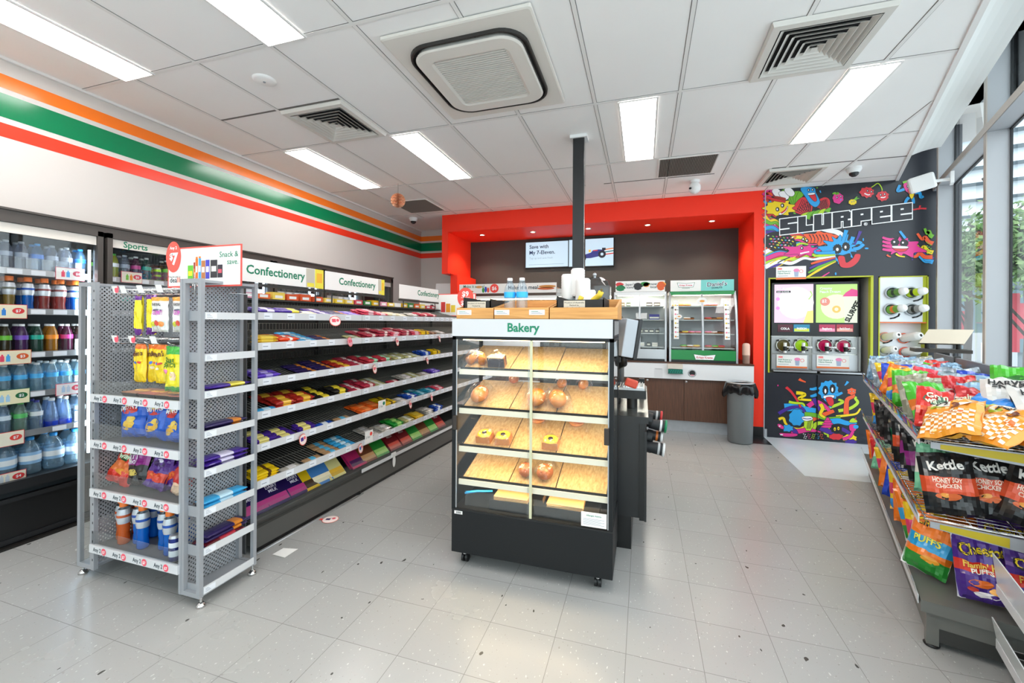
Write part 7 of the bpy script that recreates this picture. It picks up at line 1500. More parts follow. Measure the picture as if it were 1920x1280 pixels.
# the blue creature with a tongue
splash(q, m2, 632, 720, 84, 84, 'b', 12, .14, 69); 
for pts in (((530, 700), (490, 708), (465, 705)), ((530, 755), (490, 768), (470, 768)), ((700, 760), (730, 750), (755, 738)), ((600, 790), (640, 830), (650, 870))): ribbon(q, m2, list(pts), 24, 14, 'b')
splash(q, m2, 604, 718, 22, 36, 'k', 10, .1, 6); splash(q, m2, 668, 705, 22, 36, 'k', 10, .1, 7); spot(q, m2, 604, 725, 9, 20, 'w'); spot(q, m2, 666, 712, 9, 20, 'w')
shape(q, m2, [(592, 768), (675, 762), (672, 785), (600, 790)], 'w'); shape(q, m2, [(610, 785), (662, 782), (678, 835), (650, 858), (625, 830)], 'r')
splash(q, m2, 838, 728, 36, 28, 'o', 6, .22, 70); eyes(q, m2, [(826, 728), (854, 726)], 7)
ribbon(q, m2, [(370, 618), (390, 630), (430, 645)], 22, 8, 'o', False); ribbon(q, m2, [(805, 640), (790, 660), (775, 675)], 18, 5, 'b', False); ribbon(q, m2, [(182, 668), (182, 682)], 7, 7, 'm', False)
q.obj('lower_artwork', mu)
MB().box(*(lambda a: (a - .002, a + .002))(on_wall(1532, 760)[0]), YB - .014, YB - .001, .02, .79, BLACK).obj('door_gap', mu)
# SLURPEE wordmark, block letters with a white outline, rising to the right
wm = thing('wall_lettering', 'slanted SLURPEE block lettering outlined in white across the dark mural', 'lettering', (0, 0, 0))
R_ = {'S': [(0, .70, 1, 1), (0, .38, .45, 1), (0, .38, 1, .62), (.55, 0, 1, .62), (0, 0, 1, .30)], 'L': [(0, 0, .52, 1), (0, 0, 1, .38)], 'U': [(0, 0, .43, 1), (.57, 0, 1, 1), (0, 0, 1, .30)],
      'R': [(0, 0, .45, 1), (0, .72, .92, 1), (.60, .50, 1, .93), (0, .40, .84, .62), (.60, 0, 1, .40)], 'P': [(0, 0, .45, 1), (0, .72, 1, 1), (.60, .28, 1, 1), (0, .27, 1, .62)], 'e': [(0, 0, .42, 1), (0, .74, 1, 1), (.58, .40, 1, 1), (0, .40, 1, .64), (0, 0, 1, .31)]}
lx = [(1462, 1494), (1496, 1523), (1525.5, 1558), (1560.5, 1594), (1597, 1631.5), (1634.5, 1668.5), (1672, 1708.5)]
def lp(px, v): # v 0 baseline 1 top
    t = (px - 1462) / 247; base = 440.5 + (410.5 - 440.5) * t; top = 411.5 + (381 - 411.5) * t
    return on_wall(px, base + (top - base) * v)
for grow, mt, lay in ((1.7, TXTW, .0135), (0, NAVY, .0140)):
    q = MB()
    for ch, (a, b) in zip('SLURPee', lx):
        for (x0, z0, x1, z1) in R_[ch]:
            gz = grow / 30; P = [lp(a + (b - a) * x0 - grow, z0 - gz), lp(a + (b - a) * x1 + grow, z0 - gz), lp(a + (b - a) * x1 + grow, z1 + gz), lp(a + (b - a) * x0 - grow, z1 + gz)]
            lay += .00001; q.poly([(x, YB - lay, z) for x, z in P], mt)
    if grow: x, z = on_wall(1622, 420); q.text('®', (x, YB - .0142, z - .02), (1, 0, 0), (0, 0, 1), .05, TXTW, .01, 'c')
    q.obj('outline' if grow else 'letters', wm)
# small promotion notice above the alcove
def notice(px0, py0, px1, py1, y, lab, big=True):
    (x0, z1), (x1, z0) = on_wall(px0, py0, y), on_wall(px1, py1, y); w, h = x1 - x0, z1 - z0
    q = MB().box(x0, x1, y - .006, y - .002, z0, z1, PAPER).box(x0, x1, y - .0068, y - .006, z0, z0 + h * .13, mat('notice_orange', 'f2793a', .5)).box(x0 + w * .05, x0 + w * .2, y - .0068, y - .006, z1 - h * .26, z1 - h * .12, PRED)
    q.text('Bonus', (x0 + w * .125, y - .0074, z1 - h * .24), (1, 0, 0), (0, 0, 1), h * .12, TXTW, .01, 'c')
    q.text('Small Slurpee as a', (x0 + w * .05, y - .0072, z1 - h * .42), (1, 0, 0), (0, 0, 1), h * .14, TXTG, .02, 'l', w * .45); q.text('7-Eleven Rewards', (x0 + w * .05, y - .0072, z1 - h * .58), (1, 0, 0), (0, 0, 1), h * .14, TXTG, .02, 'l', w * .42); q.box(x0 + w * .05, x0 + w * .4, y - .007, y - .006, z0 + h * .26, z0 + h * .29, mat('ticket_ink', '8a8f9c', .6))
    cx, cz = x0 + w * .68, z0 + h * .5; q.poly([(cx + a * w, y - .007, cz + b * h) for a, b in ((-.06, -.3), (.06, -.3), (.08, .12), (-.08, .12))], mat('pic_cup', 'a9b4cc', .5)); q.poly([(cx + w * .10 * math.cos(-t * .45), y - .0074, cz + h * .18 + h * .13 * math.sin(-t * .45)) for t in range(14)], mat('pic_pink', 'f08ab8', .5))
    q.lathe([(h * .10, 0), (h * .13, 0)], (x0 + w * .84, y - .0075, z0 + h * .6), mat('notice_ring', 'f26a5a', .5), 18, (0, -1, 0))
    return q
tag(notice(1455, 500, 1511, 523, YB, '').obj('notice'), 'small white Bonus notice above the left corner of the drink machine', 'notice')

# ------------------------------------------------------------------ frozen drink machine in the alcove
MYF = 6.06
sm_ = thing('frozen_drink_machine', 'frozen drink machine with two lit screens and four round dispensers in the alcove', 'drink machine', (0, 0, 0))
def mp(px, py, y=MYF): return on_wall(px, py, y)
x0 = mp(1447, 600)[0]; x1 = mp(1610.5, 600)[0]; zt = mp(1520, 529)[1]; zm = mp(1520, 630)[1]; zb = mp(1520, 698)[1]
MB().box(x0, x1, MYF, MYF + .5, zm, zt, BLK2).obj('upper_housing', sm_); MB().box(x0, x1, MYF + .02, MYF + .5, .812, zm, STEEL).obj('lower_housing', sm_)
def msc(p, nm, f, em=1.0):
    (a, z1), (b, z0) = mp(p[0], p[1]), mp(p[2], p[3]); q = MB(); f(q, a, b, z0, z1); return q.obj(nm, sm_)
E_ = lambda n, c, e=1.0: mat('lit_' + n, c, .3, emit=e * .66)
def s1(q, a, b, z0, z1):
    w, h = b - a, z1 - z0; y = MYF - .003; q.quad((a, y, z0), (b, y, z0), (b, y, z1), (a, y, z1), E_('pink', 'fbd3f3', 1.1)); 
    for k, (r, c) in enumerate(((.42, 'fce6f8'), (.32, 'fff6fd'))): q.poly([(a + w * .55 + w * r * 1.1 * math.cos(-t * .3), y - .0006 * (k + 1), z0 + h * .52 + h * r * math.sin(-t * .3)) for t in range(21)], E_('pinkw%d' % k, c, 1.2))
    q.poly([(b, y - .003, z0), (b, y - .003, z0 + h * .32), (a + w * .85, y - .003, z0 + h * .3), (a + w * .75, y - .003, z0)], E_('lemon', 'f2f08a', 1.1)); q.tube([(a + w * .92, y - .003, z1 - h * .18), (a + w * .97, y - .003, z1 - h * .28), (a + w * .88, y - .003, z1 - h * .40)], .007, E_('green', 'b8ea8a', 1.1))
    q.text('SLURPEE', (a + w * .05, y - .004, z1 - h * .14), (1, 0, 0), (0, 0, 1), .04, TXTW, .03, 'l', w * .36); q.box(a + w * .05, a + w * .42, y - .004, y - .003, z1 - h * .22, z1 - h * .165, BLACK); q.text('NO SUGAR', (a + w * .07, y - .005, z1 - h * .21), (1, 0, 0), (0, 0, 1), .022, TXTW, .03, 'l', w * .32)
    for zz in (.38, .62): q.lathe([(0, 0), (.022, 0)], (a + w * .09, y - .004, z0 + h * zz), E_('orchid', 'ee9ae8', 1.0), 14, (0, -1, 0))
    for zz in (.34, .20): q.box(a + w * .25, a + w * .72, y - .004, y - .003, z0 + h * zz, z0 + h * (zz + .10), E_('palepink', 'fbd9ef', 1.0)).box(a + w * .26, a + w * .71, y - .005, y - .004, z0 + h * (zz + .01), z0 + h * (zz + .09), E_('white', 'fffafd', 1.1))
def s2(q, a, b, z0, z1):
    w, h = b - a, z1 - z0; y = MYF - .003; q.quad((a, y, z0), (b, y, z0), (b, y, z1), (a, y, z1), E_('limeg', 'c4f58a', 1.0)); q.poly([(a + w * .5 + w * .38 * math.cos(-t * .3), y - .001, z0 + h * .42 + h * .32 * math.sin(-t * .3)) for t in range(21)], E_('limew', 'f2fccb', 1.15))
    q.text('Creamy', (a + w * .09, y - .004, z1 - h * .13), (1, 0, 0), (0, 0, 1), .04, TXTW, .03); q.text('Peach Dream', (a + w * .09, y - .004, z1 - h * .22), (1, 0, 0), (0, 0, 1), .04, TXTW, .03)
    q.lathe([(0, 0), (.052, 0)], (a + w * .22, y - .003, z0 + h * .55), E_('coralr', 'f29a8a', .9), 20, (0, -1, 0)); q.text('$2', (a + w * .2, y - .005, z0 + h * .53), (1, 0, 0), (0, 0, 1), .05, TXTW, .02, 'c')
    q.lathe([(.02, 0), (.045, .0)], (a + w * .5, y - .003, z0 + h * .35), E_('peach', 'f8c86a', 1.0), 18, (0, -1, 0))
    q.poly([(a + w * .70, y - .004, z0), (b, y - .004, z0), (b, y - .004, z0 + h * .7), (a + w * .66, y - .004, z0 + h * .68)], E_('cupw', 'eaf4dc', 1.0)); q.poly([(a + w * .64, y - .005, z0 + h * .68), (b, y - .005, z0 + h * .68), (b, y - .005, z0 + h * .84), (a + w * .86, y - .005, z0 + h * .88), (a + w * .72, y - .005, z0 + h * .78)], E_('rose', 'f04a9a', .9))
    q.text('SLURPEE', (a + w * .80, y - .006, z0 + h * .01), (.42, 0, .9), (-.9, 0, .42), .075, TXTK, .05, 'l', h * .58)
msc((1452, 533.5, 1524.5, 605), 'lit_screen', s1); msc((1530, 533.5, 1607, 605), 'lit_screen', s2)
def flv(px0, px1, c, txt, c2):
    (a, z1), (b, z0) = mp(px0, 608), mp(px1, 622); y = MYF - .003; q = MB().box(a, b, y - .001, y, z0, z1, mat('flav_' + c, c, .3, emit=.35)).box(a + .006, b - .006, y - .002, y - .001, z0 + .004, z0 + (z1 - z0) * .45, mat('flav_' + c2, c2, .4)); q.text(txt, ((a + b) / 2, y - .003, z0 + (z1 - z0) * .3), (1, 0, 0), (0, 0, 1), .036, TXTW, .04, 'c', (b - a) * .6); q.obj('flavour_label', sm_)
flv(1458, 1486, '6a1a34', 'COLA', '4a1024'); flv(1488, 1518, '3ab0e0', 'PASSION', 'd8e04a'); flv(1535.5, 1566, 'e84a7a', 'Raspberry', 'f29ab8'); flv(1568, 1599.5, 'e0405a', 'Red & Sweet', 'f5b0a0')
LIQ = ['5e5226', 'a8d81a', 'b80a4a', 'b80a4a']
for i, (px, py) in enumerate(((1468, 647), (1502, 647), (1545.5, 647.5), (1580.5, 648.5))):
    x, z = mp(px, py); y = MYF + .004
    d = MB().lathe([(.086, 0), (.088, .02), (.072, .03), (.070, .012)], (x, y, z), STEEL, 26, (0, -1, 0)).lathe([(0, .012), (.071, .012)], (x, y, z), mat('liq_' + LIQ[i], LIQ[i], .2), 22, (0, -1, 0))
    for a in range(4): d.cyl((x + .085 * math.cos(a * PI / 2 + .78), y - .0, z + .085 * math.sin(a * PI / 2 + .78)), (x + .085 * math.cos(a * PI / 2 + .78), y - .03, z + .085 * math.sin(a * PI / 2 + .78)), .012, BLACK, n=10)
    d = d.obj('dispenser_window', sm_)
    MB().cyl((x + .005, y - .07, z - .065), (x + .005, y - .07, z - .01), .022, BLACK).cyl((x + .005, y - .07, z - .01), (x + .005, y - .07, z + .035), .018, CAMW).cyl((x + .005, y - .03, z - .02), (x + .005, y - .07, z - .02), .015, BLACK).cyl((x + .005, y - .07, z - .09), (x + .005, y - .07, z - .065), .017, CAMW).tube([(x + .005, y - .075, z - .015), (x + .05, y - .09, z - .02), (x + .075, y - .09, z - .02)], .008, CAMW).sphere((x + .08, y - .09, z - .02), .013, CAMW, 10, 6).obj('tap_handle', d)
for a, b in ((1447, 1516.5), (1523.5, 1609)):
    (xa_, _), (xb_, _) = mp(a, 650), mp(b, 650); q = MB().box(xa_, xb_, MYF + .008, MYF + .02, mp(a, 662)[1], zm - .01, mat('brushed_front', 'a9abab', .35, .7)).box(xa_, xb_, MYF + .004, MYF + .02, mp(a, 695)[1], mp(a, 664)[1], ALU); q.obj('front_panel', sm_)
xd = mp(1609, 650)[0]; MB().box(xd, xd + .02, MYF - .02, MYF + .02, .84, zm, ALU).obj('side_rail', sm_)
q = MB(); q.box(x0 - .01, mp(1524, 700)[0], YB + .03, MYF, .812, .832, ALU).box(mp(1530, 700)[0], x1 + .01, YB + .03, MYF, .812, .828, ALU).box(x0, x1, YB + .035, MYF, .832, .835, BLK2); q.obj('drip_tray', sm_)
for i, (a, b, c_, d_) in enumerate(((1456, 664.5, 1513, 690.5), (1531, 665, 1592, 691.5))): q = notice(a, b, c_, d_, MYF + .0, ''); q.obj('promotion_card', sm_)
# ------------------------------------------------------------------ cup niche
cnx = thing('cup_niche', 'white cup and lid dispenser niche edged in lime and orange beside the window', 'cup dispenser', (0, 0, 0))
NW = mat('niche_white', 'e2e5ea', .35); XO = mat('niche_orange', 'e8743a', .4)
zmid = on_wall(1690, 603.5, YB)[1]
MB().box(CX0 + .012, CX1 - .05, YB - .004, YB + .04, zmid + .002, CZ1 - .012, NW).obj('upper_panel', cnx)
MB().box(CX0 + .012, CX1 - .012, YB + .10, YB + .12, CZ0, zmid, NW).box(CX0 + .012, CX1 - .012, YB + .04, YB + .11, zmid, CZ1, NW).obj('lower_panel', cnx)
MB().box(CX0 + .004, CX1 - .004, YB - .002, YB + .12, zmid - .012, zmid, XO).obj('orange_shelf', cnx)
q = MB()
for a, b in ((CX0, CX0 + .012), (CX1 - .012, CX1)): q.box(a, b, YB - .008, YB + .15, CZ0, CZ1, LIME)
q.box(CX1 - .05, CX1 - .012, YB - .002, YB + .01, zmid, CZ1 - .01, LIME).box(CX0, CX1, YB - .008, YB + .04, CZ1 - .012, CZ1, LIME); q.obj('lime_frame', cnx)
CG = {'a': ('6a9a4a', '3a4a3a'), 'b': ('c8e01a', '222222'), 'c': ('7ab24a', 'f2823a'), 'd': ('9a9a9a', '2a2a2a')}
def dome_cup(px, py, kind, dx, lab):
    x, z = on_wall(px, py, YB); t = thing('cup_dispenser', lab, 'cups', (x, YB - .005, z), 0, 'cup tubes in the niche')
    MB().lathe([(.070, 0), (.072, .02), (.058, .026), (.056, .002)], (0, 0, 0), mat('ring_grey', 'b9bec4', .3), 28, (0, -1, 0)).lathe([(0, .002), (.057, .002)], (0, 0, 0), mat('tube_dark', '1d2a2c', .5), 20, (0, -1, 0)).obj('ring', t)
    c, c2 = CG[kind]; ax = Vector((.45, -1, .12)).normalized(); o = Vector((-.01, -.005, -.005))
    q = MB(); q.lathe([(.044, 0), (.040, .12)], o, mat('cup_print_' + c, c, .4), 20, ax); q.lathe([(.0435, .04), (.042, .07)], o + Vector((-.001, 0, 0)), mat('cup_print_' + c2, c2, .4), 20, ax); q.obj('cup', t)
    q = MB(); q.lathe([(.042, .12), (.046, .125), (.044, .14), (.036, .17), (.015, .185), (0, .187)], o, CAMW, 20, ax); q.obj('dome_lid', t)
dome_cup(1671, 549, 'a', 0, 'patterned green cup with a white dome lid, upper left of the niche'); dome_cup(1706, 549, 'b', 0, 'bright lime cup with a white dome lid, upper right of the niche'); dome_cup(1669, 580, 'c', 0, 'green and orange cup with a white dome lid, second row left of the niche'); dome_cup(1708, 580, 'd', 0, 'grey cup with a white dome lid, second row right of the niche')
for px, py in ((1724, 561), (1680, 594), (1722, 592), (1667, 640), (1708, 638), (1674, 660)):
    x, z = on_wall(px, py, YB if py < 600 else YB + .1); y = (YB if py < 600 else YB + .1) - .0045; q = MB(); P = [(x - .06, z - .02), (x - .02, z - .012), (x + .02, z + .01), (x + .03, z + .04)]
    for a, b in zip(P[:-1], P[1:]): q.tube([(a[0], y, a[1]), (b[0], y, b[1])], .009, BLACK, 6).tube([(a[0], y - .003, a[1]), (b[0], y - .003, b[1])], .0055, NW, 6)
    tag(q.obj('size_label'), 'curved size label under the %s cup tube' % {561: 'upper right', 594: 'second row left', 592: 'second row right', 640: 'third row left', 638: 'third row right', 660: 'lowest left'}[py], 'label', 'curved labels in the cup niche')
def lid_tube(px, py, lab, c, L=.20, r=.046):
    x, z = on_wall(px, py, YB + .09); t = thing('lid_tube', lab, 'lids', (x, YB + .095, z), 0, 'lid tubes in the niche'); ax = Vector((.40, -1, .22)).normalized()
    MB().lathe([(.058, 0), (.060, .012), (.05, .014)], (0, 0, 0), mat('lid_ring_' + c, c, .4), 24, (0, -1, 0)).obj('ring', t)
    q = MB(); q.lathe([(r * .95, 0), (r, .01), (r * 1.0, L * .8), (r * .95, L * .86), (r * .8, L * .9), (r * .78, L), (r * .35, L + .002)], (0, 0, 0), mat('tube_white', 'efefeb', .35), 22, ax); q.lathe([(r * .35, L + .002), (r * .35, L - .02), (0, L - .02)], (0, 0, 0), mat('hole_grey', '6c6a68', .5), 12, ax); q.obj('lid_stack', t)
lid_tube(1659, 632, 'white lid tube at the left of the niche, middle row', 'f0a08a', .17, .042); lid_tube(1694, 634, 'largest white lid tube with an orange ring, right of the middle row', 'e8643a'); lid_tube(1658, 657, 'clear wrapped lid tube, lowest left of the niche', 'd8d8d6', .14, .04); lid_tube(1697, 660, 'white lid tube with a coral ring, lowest right of the niche', 'f2583a', .17)
# ------------------------------------------------------------------ chip gondola along the windows
CQ = Vector((1.167, 2.296, 0)); CA = -A
CM = Matrix.Translation(CQ) @ Matrix.Rotation(CA, 4, 'Z')        # local: +y along the run away from the camera, +x towards the window
cg = bpy.data.objects.new('chip_gondola', None); COL.objects.link(cg); cg.matrix_world = CM
tag(cg, 'grey gondola of wire shelves heaped with snack bags along the windows', 'shelving')
CL = 2.52; CD = .46
DKG = mat('deck_grey', '6e6e69', .45, .2); YEL = mat('shelf_yellow', 'b9a41e', .4)
MB().box(.0, CD, -.02, CL, .155, .20, DKG).box(.02, .06, .0, .04, .012, .155, DKG).box(.03, CD + .1, .0, .012, .09, .155, DKG).box(.03, CD, .002, .02, .03, .09, GONDD).box(.035, .045, .04, CL, .01, .155, DKG).obj('base', cg)
MB().lathe([(0, 0), (.026, 0), (.028, .006), (.02, .012), (0, .012)], (.04, .02, 0.001), BLACK, 18).obj('base_foot', cg)
q = MB().box(CD, CD + .02, -.02, CL, .1, 1.16, mat('back_grey', '77767a', .45, .3)); q.box(CD - .004, CD + .03, .93, .97, .1, 1.17, GONDD).box(CD - .004, CD + .03, 1.85, 1.88, .1, 1.17, GONDD).box(CD + .0, CD + .08, .86, 1.0, 1.155, 1.17, GONDD); q.obj('back_panel', cg)
GR1 = [mat('rail_print_' + c, c, .3) for c in ('4ab0e0', 'e86a3a', 'd8d030', '6a4ab0', 'e83a8a', '2a2c38')]
for k, (z, h) in enumerate(((.90, .055), (.555, .05), (.20, .06))):
    if k < 2:
        q = MB(); n = 60
        for j in range(n): y = .01 + (CL - .02) * j / (n - 1); q.tube([(.01, y, z), (CD, y, z)], .0022, CHROME, 4)
        for x in (.02, .16, .30, .44): q.tube([(x, 0, z - .004), (x, CL, z - .004)], .003, CHROME, 4)
        q.tube([(.01, -.004, z), (CD, -.004, z)], .004, CHROME, 6)
        s = q.obj('wire_shelf', cg)
        q = MB().hexa([(.03, -.003, z - .035), (CD, -.003, z - .075), (CD, .003, z - .075), (.03, .003, z - .035), (.03, -.003, z - .008), (CD, -.003, z - .008), (CD, .003, z - .008), (.03, .003, z - .008)], GREYM)
        q.hexa([(.06, -.0045, z - .034), (.26 if k else .34, -.0045, z - .052), (.26 if k else .34, -.003, z - .052), (.06, -.003, z - .034), (.06, -.0045, z - .014), (.26 if k else .34, -.0045, z - .014), (.26 if k else .34, -.003, z - .014), (.06, -.003, z - .014)], YEL); q.obj('shelf_bracket', s)
    else: s = MB().box(0, CD, -.02, CL, .2005, .204, DKG).obj('deck', cg)
    # clear front rail leaning outwards, printed with colour
    q = MB(); lean = .02
    for y0, y1 in ((0, .84), (.845, 1.68), (1.685, CL)):
        q.hexa([(-lean, y0, z + h), (-lean + .003, y0, z + h), (-lean + .003, y1, z + h), (-lean, y1, z + h), (-.004, y0, z - .02), (.0, y0, z - .02), (.0, y1, z - .02), (-.004, y1, z - .02)], ACRYL)
    q.obj('clear_rail', s)
    q = MB().box(-.008, -.004, 0, CL, z - .024, z + .012, RAILW); rnd = random.Random(k)
    for j in range(34 if k < 2 else 0):
        y = CL * j / 34; a = z + .012 + rnd.random() * .008; q.add([(-.0095 - (a - z) * .12, y, z + .012), (-.0095 - (a - z) * .12, y + .08, z + .014), (-.019, y + .055 + .03 * rnd.random(), z + h - .004), (-.019, y + .015, z + h - .010 - .01 * rnd.random())], [(0, 1, 2, 3)], GR1[j % 6])
    q.obj('printed_strip', s)
# snack bags: one of each look (with two crumple variants)
def kind(w, h, d, main, panels=(), texts=(), discs=(), back=None, crump=1.1, n=2):
    return [bagp('chip_bag', w, h, d, 100 + 7 * len(PROTOS) + i, main, panels, texts, discs, crump=crump, back=back) for i in range(n)]
CHK = [(-.9 + .2 * i, -.9 + .2 * i + .1, -.95 + .1 * j, -.95 + .1 * j + .05, 'f7e8c8') for i in range(10) for j in range(12)]
def checker_bag(seed):
    w, h, d = .20, .27, .075
    q = bag('chip_bag', w, h, d, seed, 'f09a2c', ((-1, 1, .88, 1, 'f2c878'),), (("PS'", -.2, .50, .045, '141414', .1, .055), ('3', .25, .2, .06, '6a2a14', 0, .03)), ((0, .62, .8, .22, 'efeadd'), (-.45, .45, .25, .09, 'a2b82a'), (.45, -.05, .16, .1, 'e2702a')), crump=1.0, back='e8a83a')
    for i in range(11):
        for j in range(9):
            if (i + j) % 2: continue
            u0, v0 = -.85 + i * .155, -.92 + j * .12; P = [bag_pt(u, v, 1, w, h, d, seed, 1.0) + Vector((0, 0, .0022)) for u, v in ((u0, v0), (u0 + .15, v0), (u0 + .15, v0 + .115), (u0, v0 + .115))]
            q.add(P, [(0, 1, 2, 3)], mat('check_cream', 'f8ead0', .35))
    return proto(q.obj('chip_bag'))
KB = {'check': [checker_bag(201), checker_bag(207), checker_bag(213)],
 'harvest': [bagp('chip_bag', .20, .27, .08, 221 + i, 'dedbd6', ((-1, 1, -1, -.55, '2a6fc4'),), (('HARVEST', -.05, .55, .045, '161616', -.05, .15), ('SNAPS', -.1, .33, .045, '161616', -.05, .12)), ((.55, .25, .22, .12, '8aa84a'), (0, -.25, .6, .12, 'd8d8d0')), back='d2d0cc') for i in range(2)],
 'bluesnap': kind(.19, .26, .07, '2a7ad0', ((-1, 1, .3, 1, '2a86dc'),), (), ((.2, .3, .3, .12, '9ac03a'), (-.2, .2, .3, .15, 'd8e4f0')), back='2468b8'),
 'redgrain': kind(.17, .27, .065, 'd8281f', ((-1, 1, -.2, .05, 'e85a2a'),), (('Grain', -.05, .42, .05, 'e8f5d8', .1, .10), ('waves', -.05, .18, .05, 'e8f5d8', .1, .11)), ((-.05, .35, .75, .26, '1f5a34'), (-.1, -.55, .25, .14, 'f2d8c0')), back='c8ccd0'),
 'red': kind(.16, .24, .06, 'd02026', (), (), ((0, .2, .4, .15, 'f2d8d0'),), back='c8cace'), 'green': kind(.17, .25, .065, '4ab82a', ((-1, 1, -.3, .1, 'e87a2a'),), (), ((0, .3, .4, .2, '2a7a2a'),), back='3aa82a'),
 'silver': kind(.17, .25, .06, 'a9b8c4', (), (), ((0, .2, .4, .2, 'c8d4dc'),), back='9aa8b4', crump=1.6), 'silverblue': kind(.16, .24, .06, '8fb4d0', (), (), (), back='9ab0c4', crump=1.7),
 'olive': kind(.16, .24, .06, 'a8a892', ((-1, 1, -.3, .2, 'dcd8c8'),), (), ((0, .0, .5, .25, '4a4438'), (.0, .0, .3, .15, 'e0dcc8')), back='b8b8a8'), 'royal': kind(.16, .24, .06, '1f46c0', (), (), ((0, .3, .5, .2, 'e8e4f0'),), back='1c3aa8'), 'redwhite': kind(.19, .24, .06, 'e8344a', ((-1, 1, -.2, .5, 'f5eeee'),), (('S', 0, .2, .10, 'd02a3a', .2, .05),), (), back='e0e0e4'),
 'black': [bagp('chip_bag', .18, .265, .075, 231 + i, '1b1b1c', ((-1, 1, -.30, .22, 'd8502a'),), (('Kettle', .0, .48, .055, 'f2eee8', .12, .12), ('HONEY SOY', -.05, .06, .026, 'f6dcc8', 0, .10), ('CHICKEN', -.05, -.12, .026, 'f6dcc8', 0, .085)), ((-.1, -.42, .5, .12, 'd86a3a'), (-.2, -.36, .2, .07, 'e8a04a')), back='1b1b1c') for i in range(2)],
 'plainblack': [bagp('chip_bag', .17, .26, .075, 241 + i, '1c1c1d', (), (('Kettle', .0, .48, .05, 'e8e4de', .1, .11),), (), crump=1.5, back='1c1c1d') for i in range(2)], 'blackgreen': kind(.17, .26, .07, '1e1f1f', ((-1, 1, -.3, .2, '1f6a4a'),), (('Kettle', .0, .5, .045, 'e8e4de', .1, .10),), ((0, -.4, .4, .12, '9ac88a'),), back='1c1c1d'), 'blackpurple': kind(.17, .26, .07, '1e1d20', ((-1, 1, -.3, .2, '8a2a7a'),), (('Kettle', .0, .5, .045, 'e8e4de', .1, .10),), (), back='1c1c1d'),
 'cheetos': [bagp('chip_bag', .175, .265, .075, 251 + i, '4a2a86', ((-1, 1, -.12, .20, 'd8321f'),), (('Cheetos', 0, .44, .062, '1c1424', .06, .150), ('Cheetos', 0, .45, .058, 'f8d81a', .06, .142), ("Flamin' Hot", .0, .05, .034, 'f8d05a', .05, .13), ('PUFFS', -.1, -.12, .026, 'f8f0e0', .05, .07)), ((-.2, -.42, .45, .11, 'e8702a'), (.35, -.6, .3, .1, 'f0a83a'), (0, -.75, .5, .08, 'e8e0e0'), (-.5, -.65, .2, .08, 'c83a2a')), back='f0eeee') for i in range(2)],
 'puffs': [bagp('chip_bag', .17, .27, .075, 261 + i, 'ee7a1f', ((-1, 1, -.25, .2, '2a9ad0'), (-1, 1, -1, -.45, '2a8a32')), (('Cheetos', .0, .60, .05, '1c1424', .1, .13), ('Cheetos', .0, .61, .047, 'f8d81a', .1, .124), ('PUFFS', -.05, .0, .042, 'f5e84a', .05, .10)), ((.3, -.5, .4, .10, 'f0a02a'),), back='f2efef') for i in range(2)],
 'orange': kind(.17, .25, .07, 'ee7a1c', (), (), ((0, -.2, .4, .25, 'e8a02a'), (0, .45, .4, .14, 'e8342a')), back='e87a1c'), 'multi': kind(.16, .24, .06, 'e8c01f', ((-1, 1, -.2, .3, 'd83a6a'), (-1, 1, -1, -.5, '3a8ad0')), (), ((0, .6, .4, .12, 'f2f0e0'),), back='e8b01f'), 'teal': kind(.16, .24, .06, '7ac8a0', ((-1, 1, -.2, .3, 'e8e4d8'),), (), ((0, 0, .4, .2, 'e86a3a'),), back='8ac8a8')}
KW = {'check': 'orange and white checked snack bag', 'harvest': 'white Harvest Snaps printed bag', 'bluesnap': 'bright blue snack bag', 'redgrain': 'red wavy grain chip bag', 'red': 'plain red chip bag', 'green': 'bright green chip bag', 'silver': 'silver backed chip bag', 'silverblue': 'pale blue silver chip bag', 'olive': 'grey olive pretzel bag', 'royal': 'royal blue chip bag', 'redwhite': 'red and white chip bag', 'black': 'black chip bag with an orange band', 'plainblack': 'plain black chip bag', 'blackgreen': 'black chip bag with a green band', 'blackpurple': 'black chip bag with a purple band', 'cheetos': 'purple and red puffed corn bag', 'puffs': 'orange green puffed corn bag', 'orange': 'orange chip bag', 'multi': 'yellow pink mixed snack bag', 'teal': 'mint green snack bag'}
def cput(kind_, v, x, y, z, rx, ry, rz, lab, s=1.0):
    src = KB[kind_][v % len(KB[kind_])]
    M = CM @ Matrix.Translation((x, y, z)) @ Matrix.Rotation(rz, 4, 'Z') @ Matrix.Rotation(ry, 4, 'Y') @ Matrix.Rotation(rx, 4, 'X') @ Matrix.Scale(s, 4)
    return put(src, M, KW[kind_] + lab, 'snack bag', 'snack bags on the chip gondola')
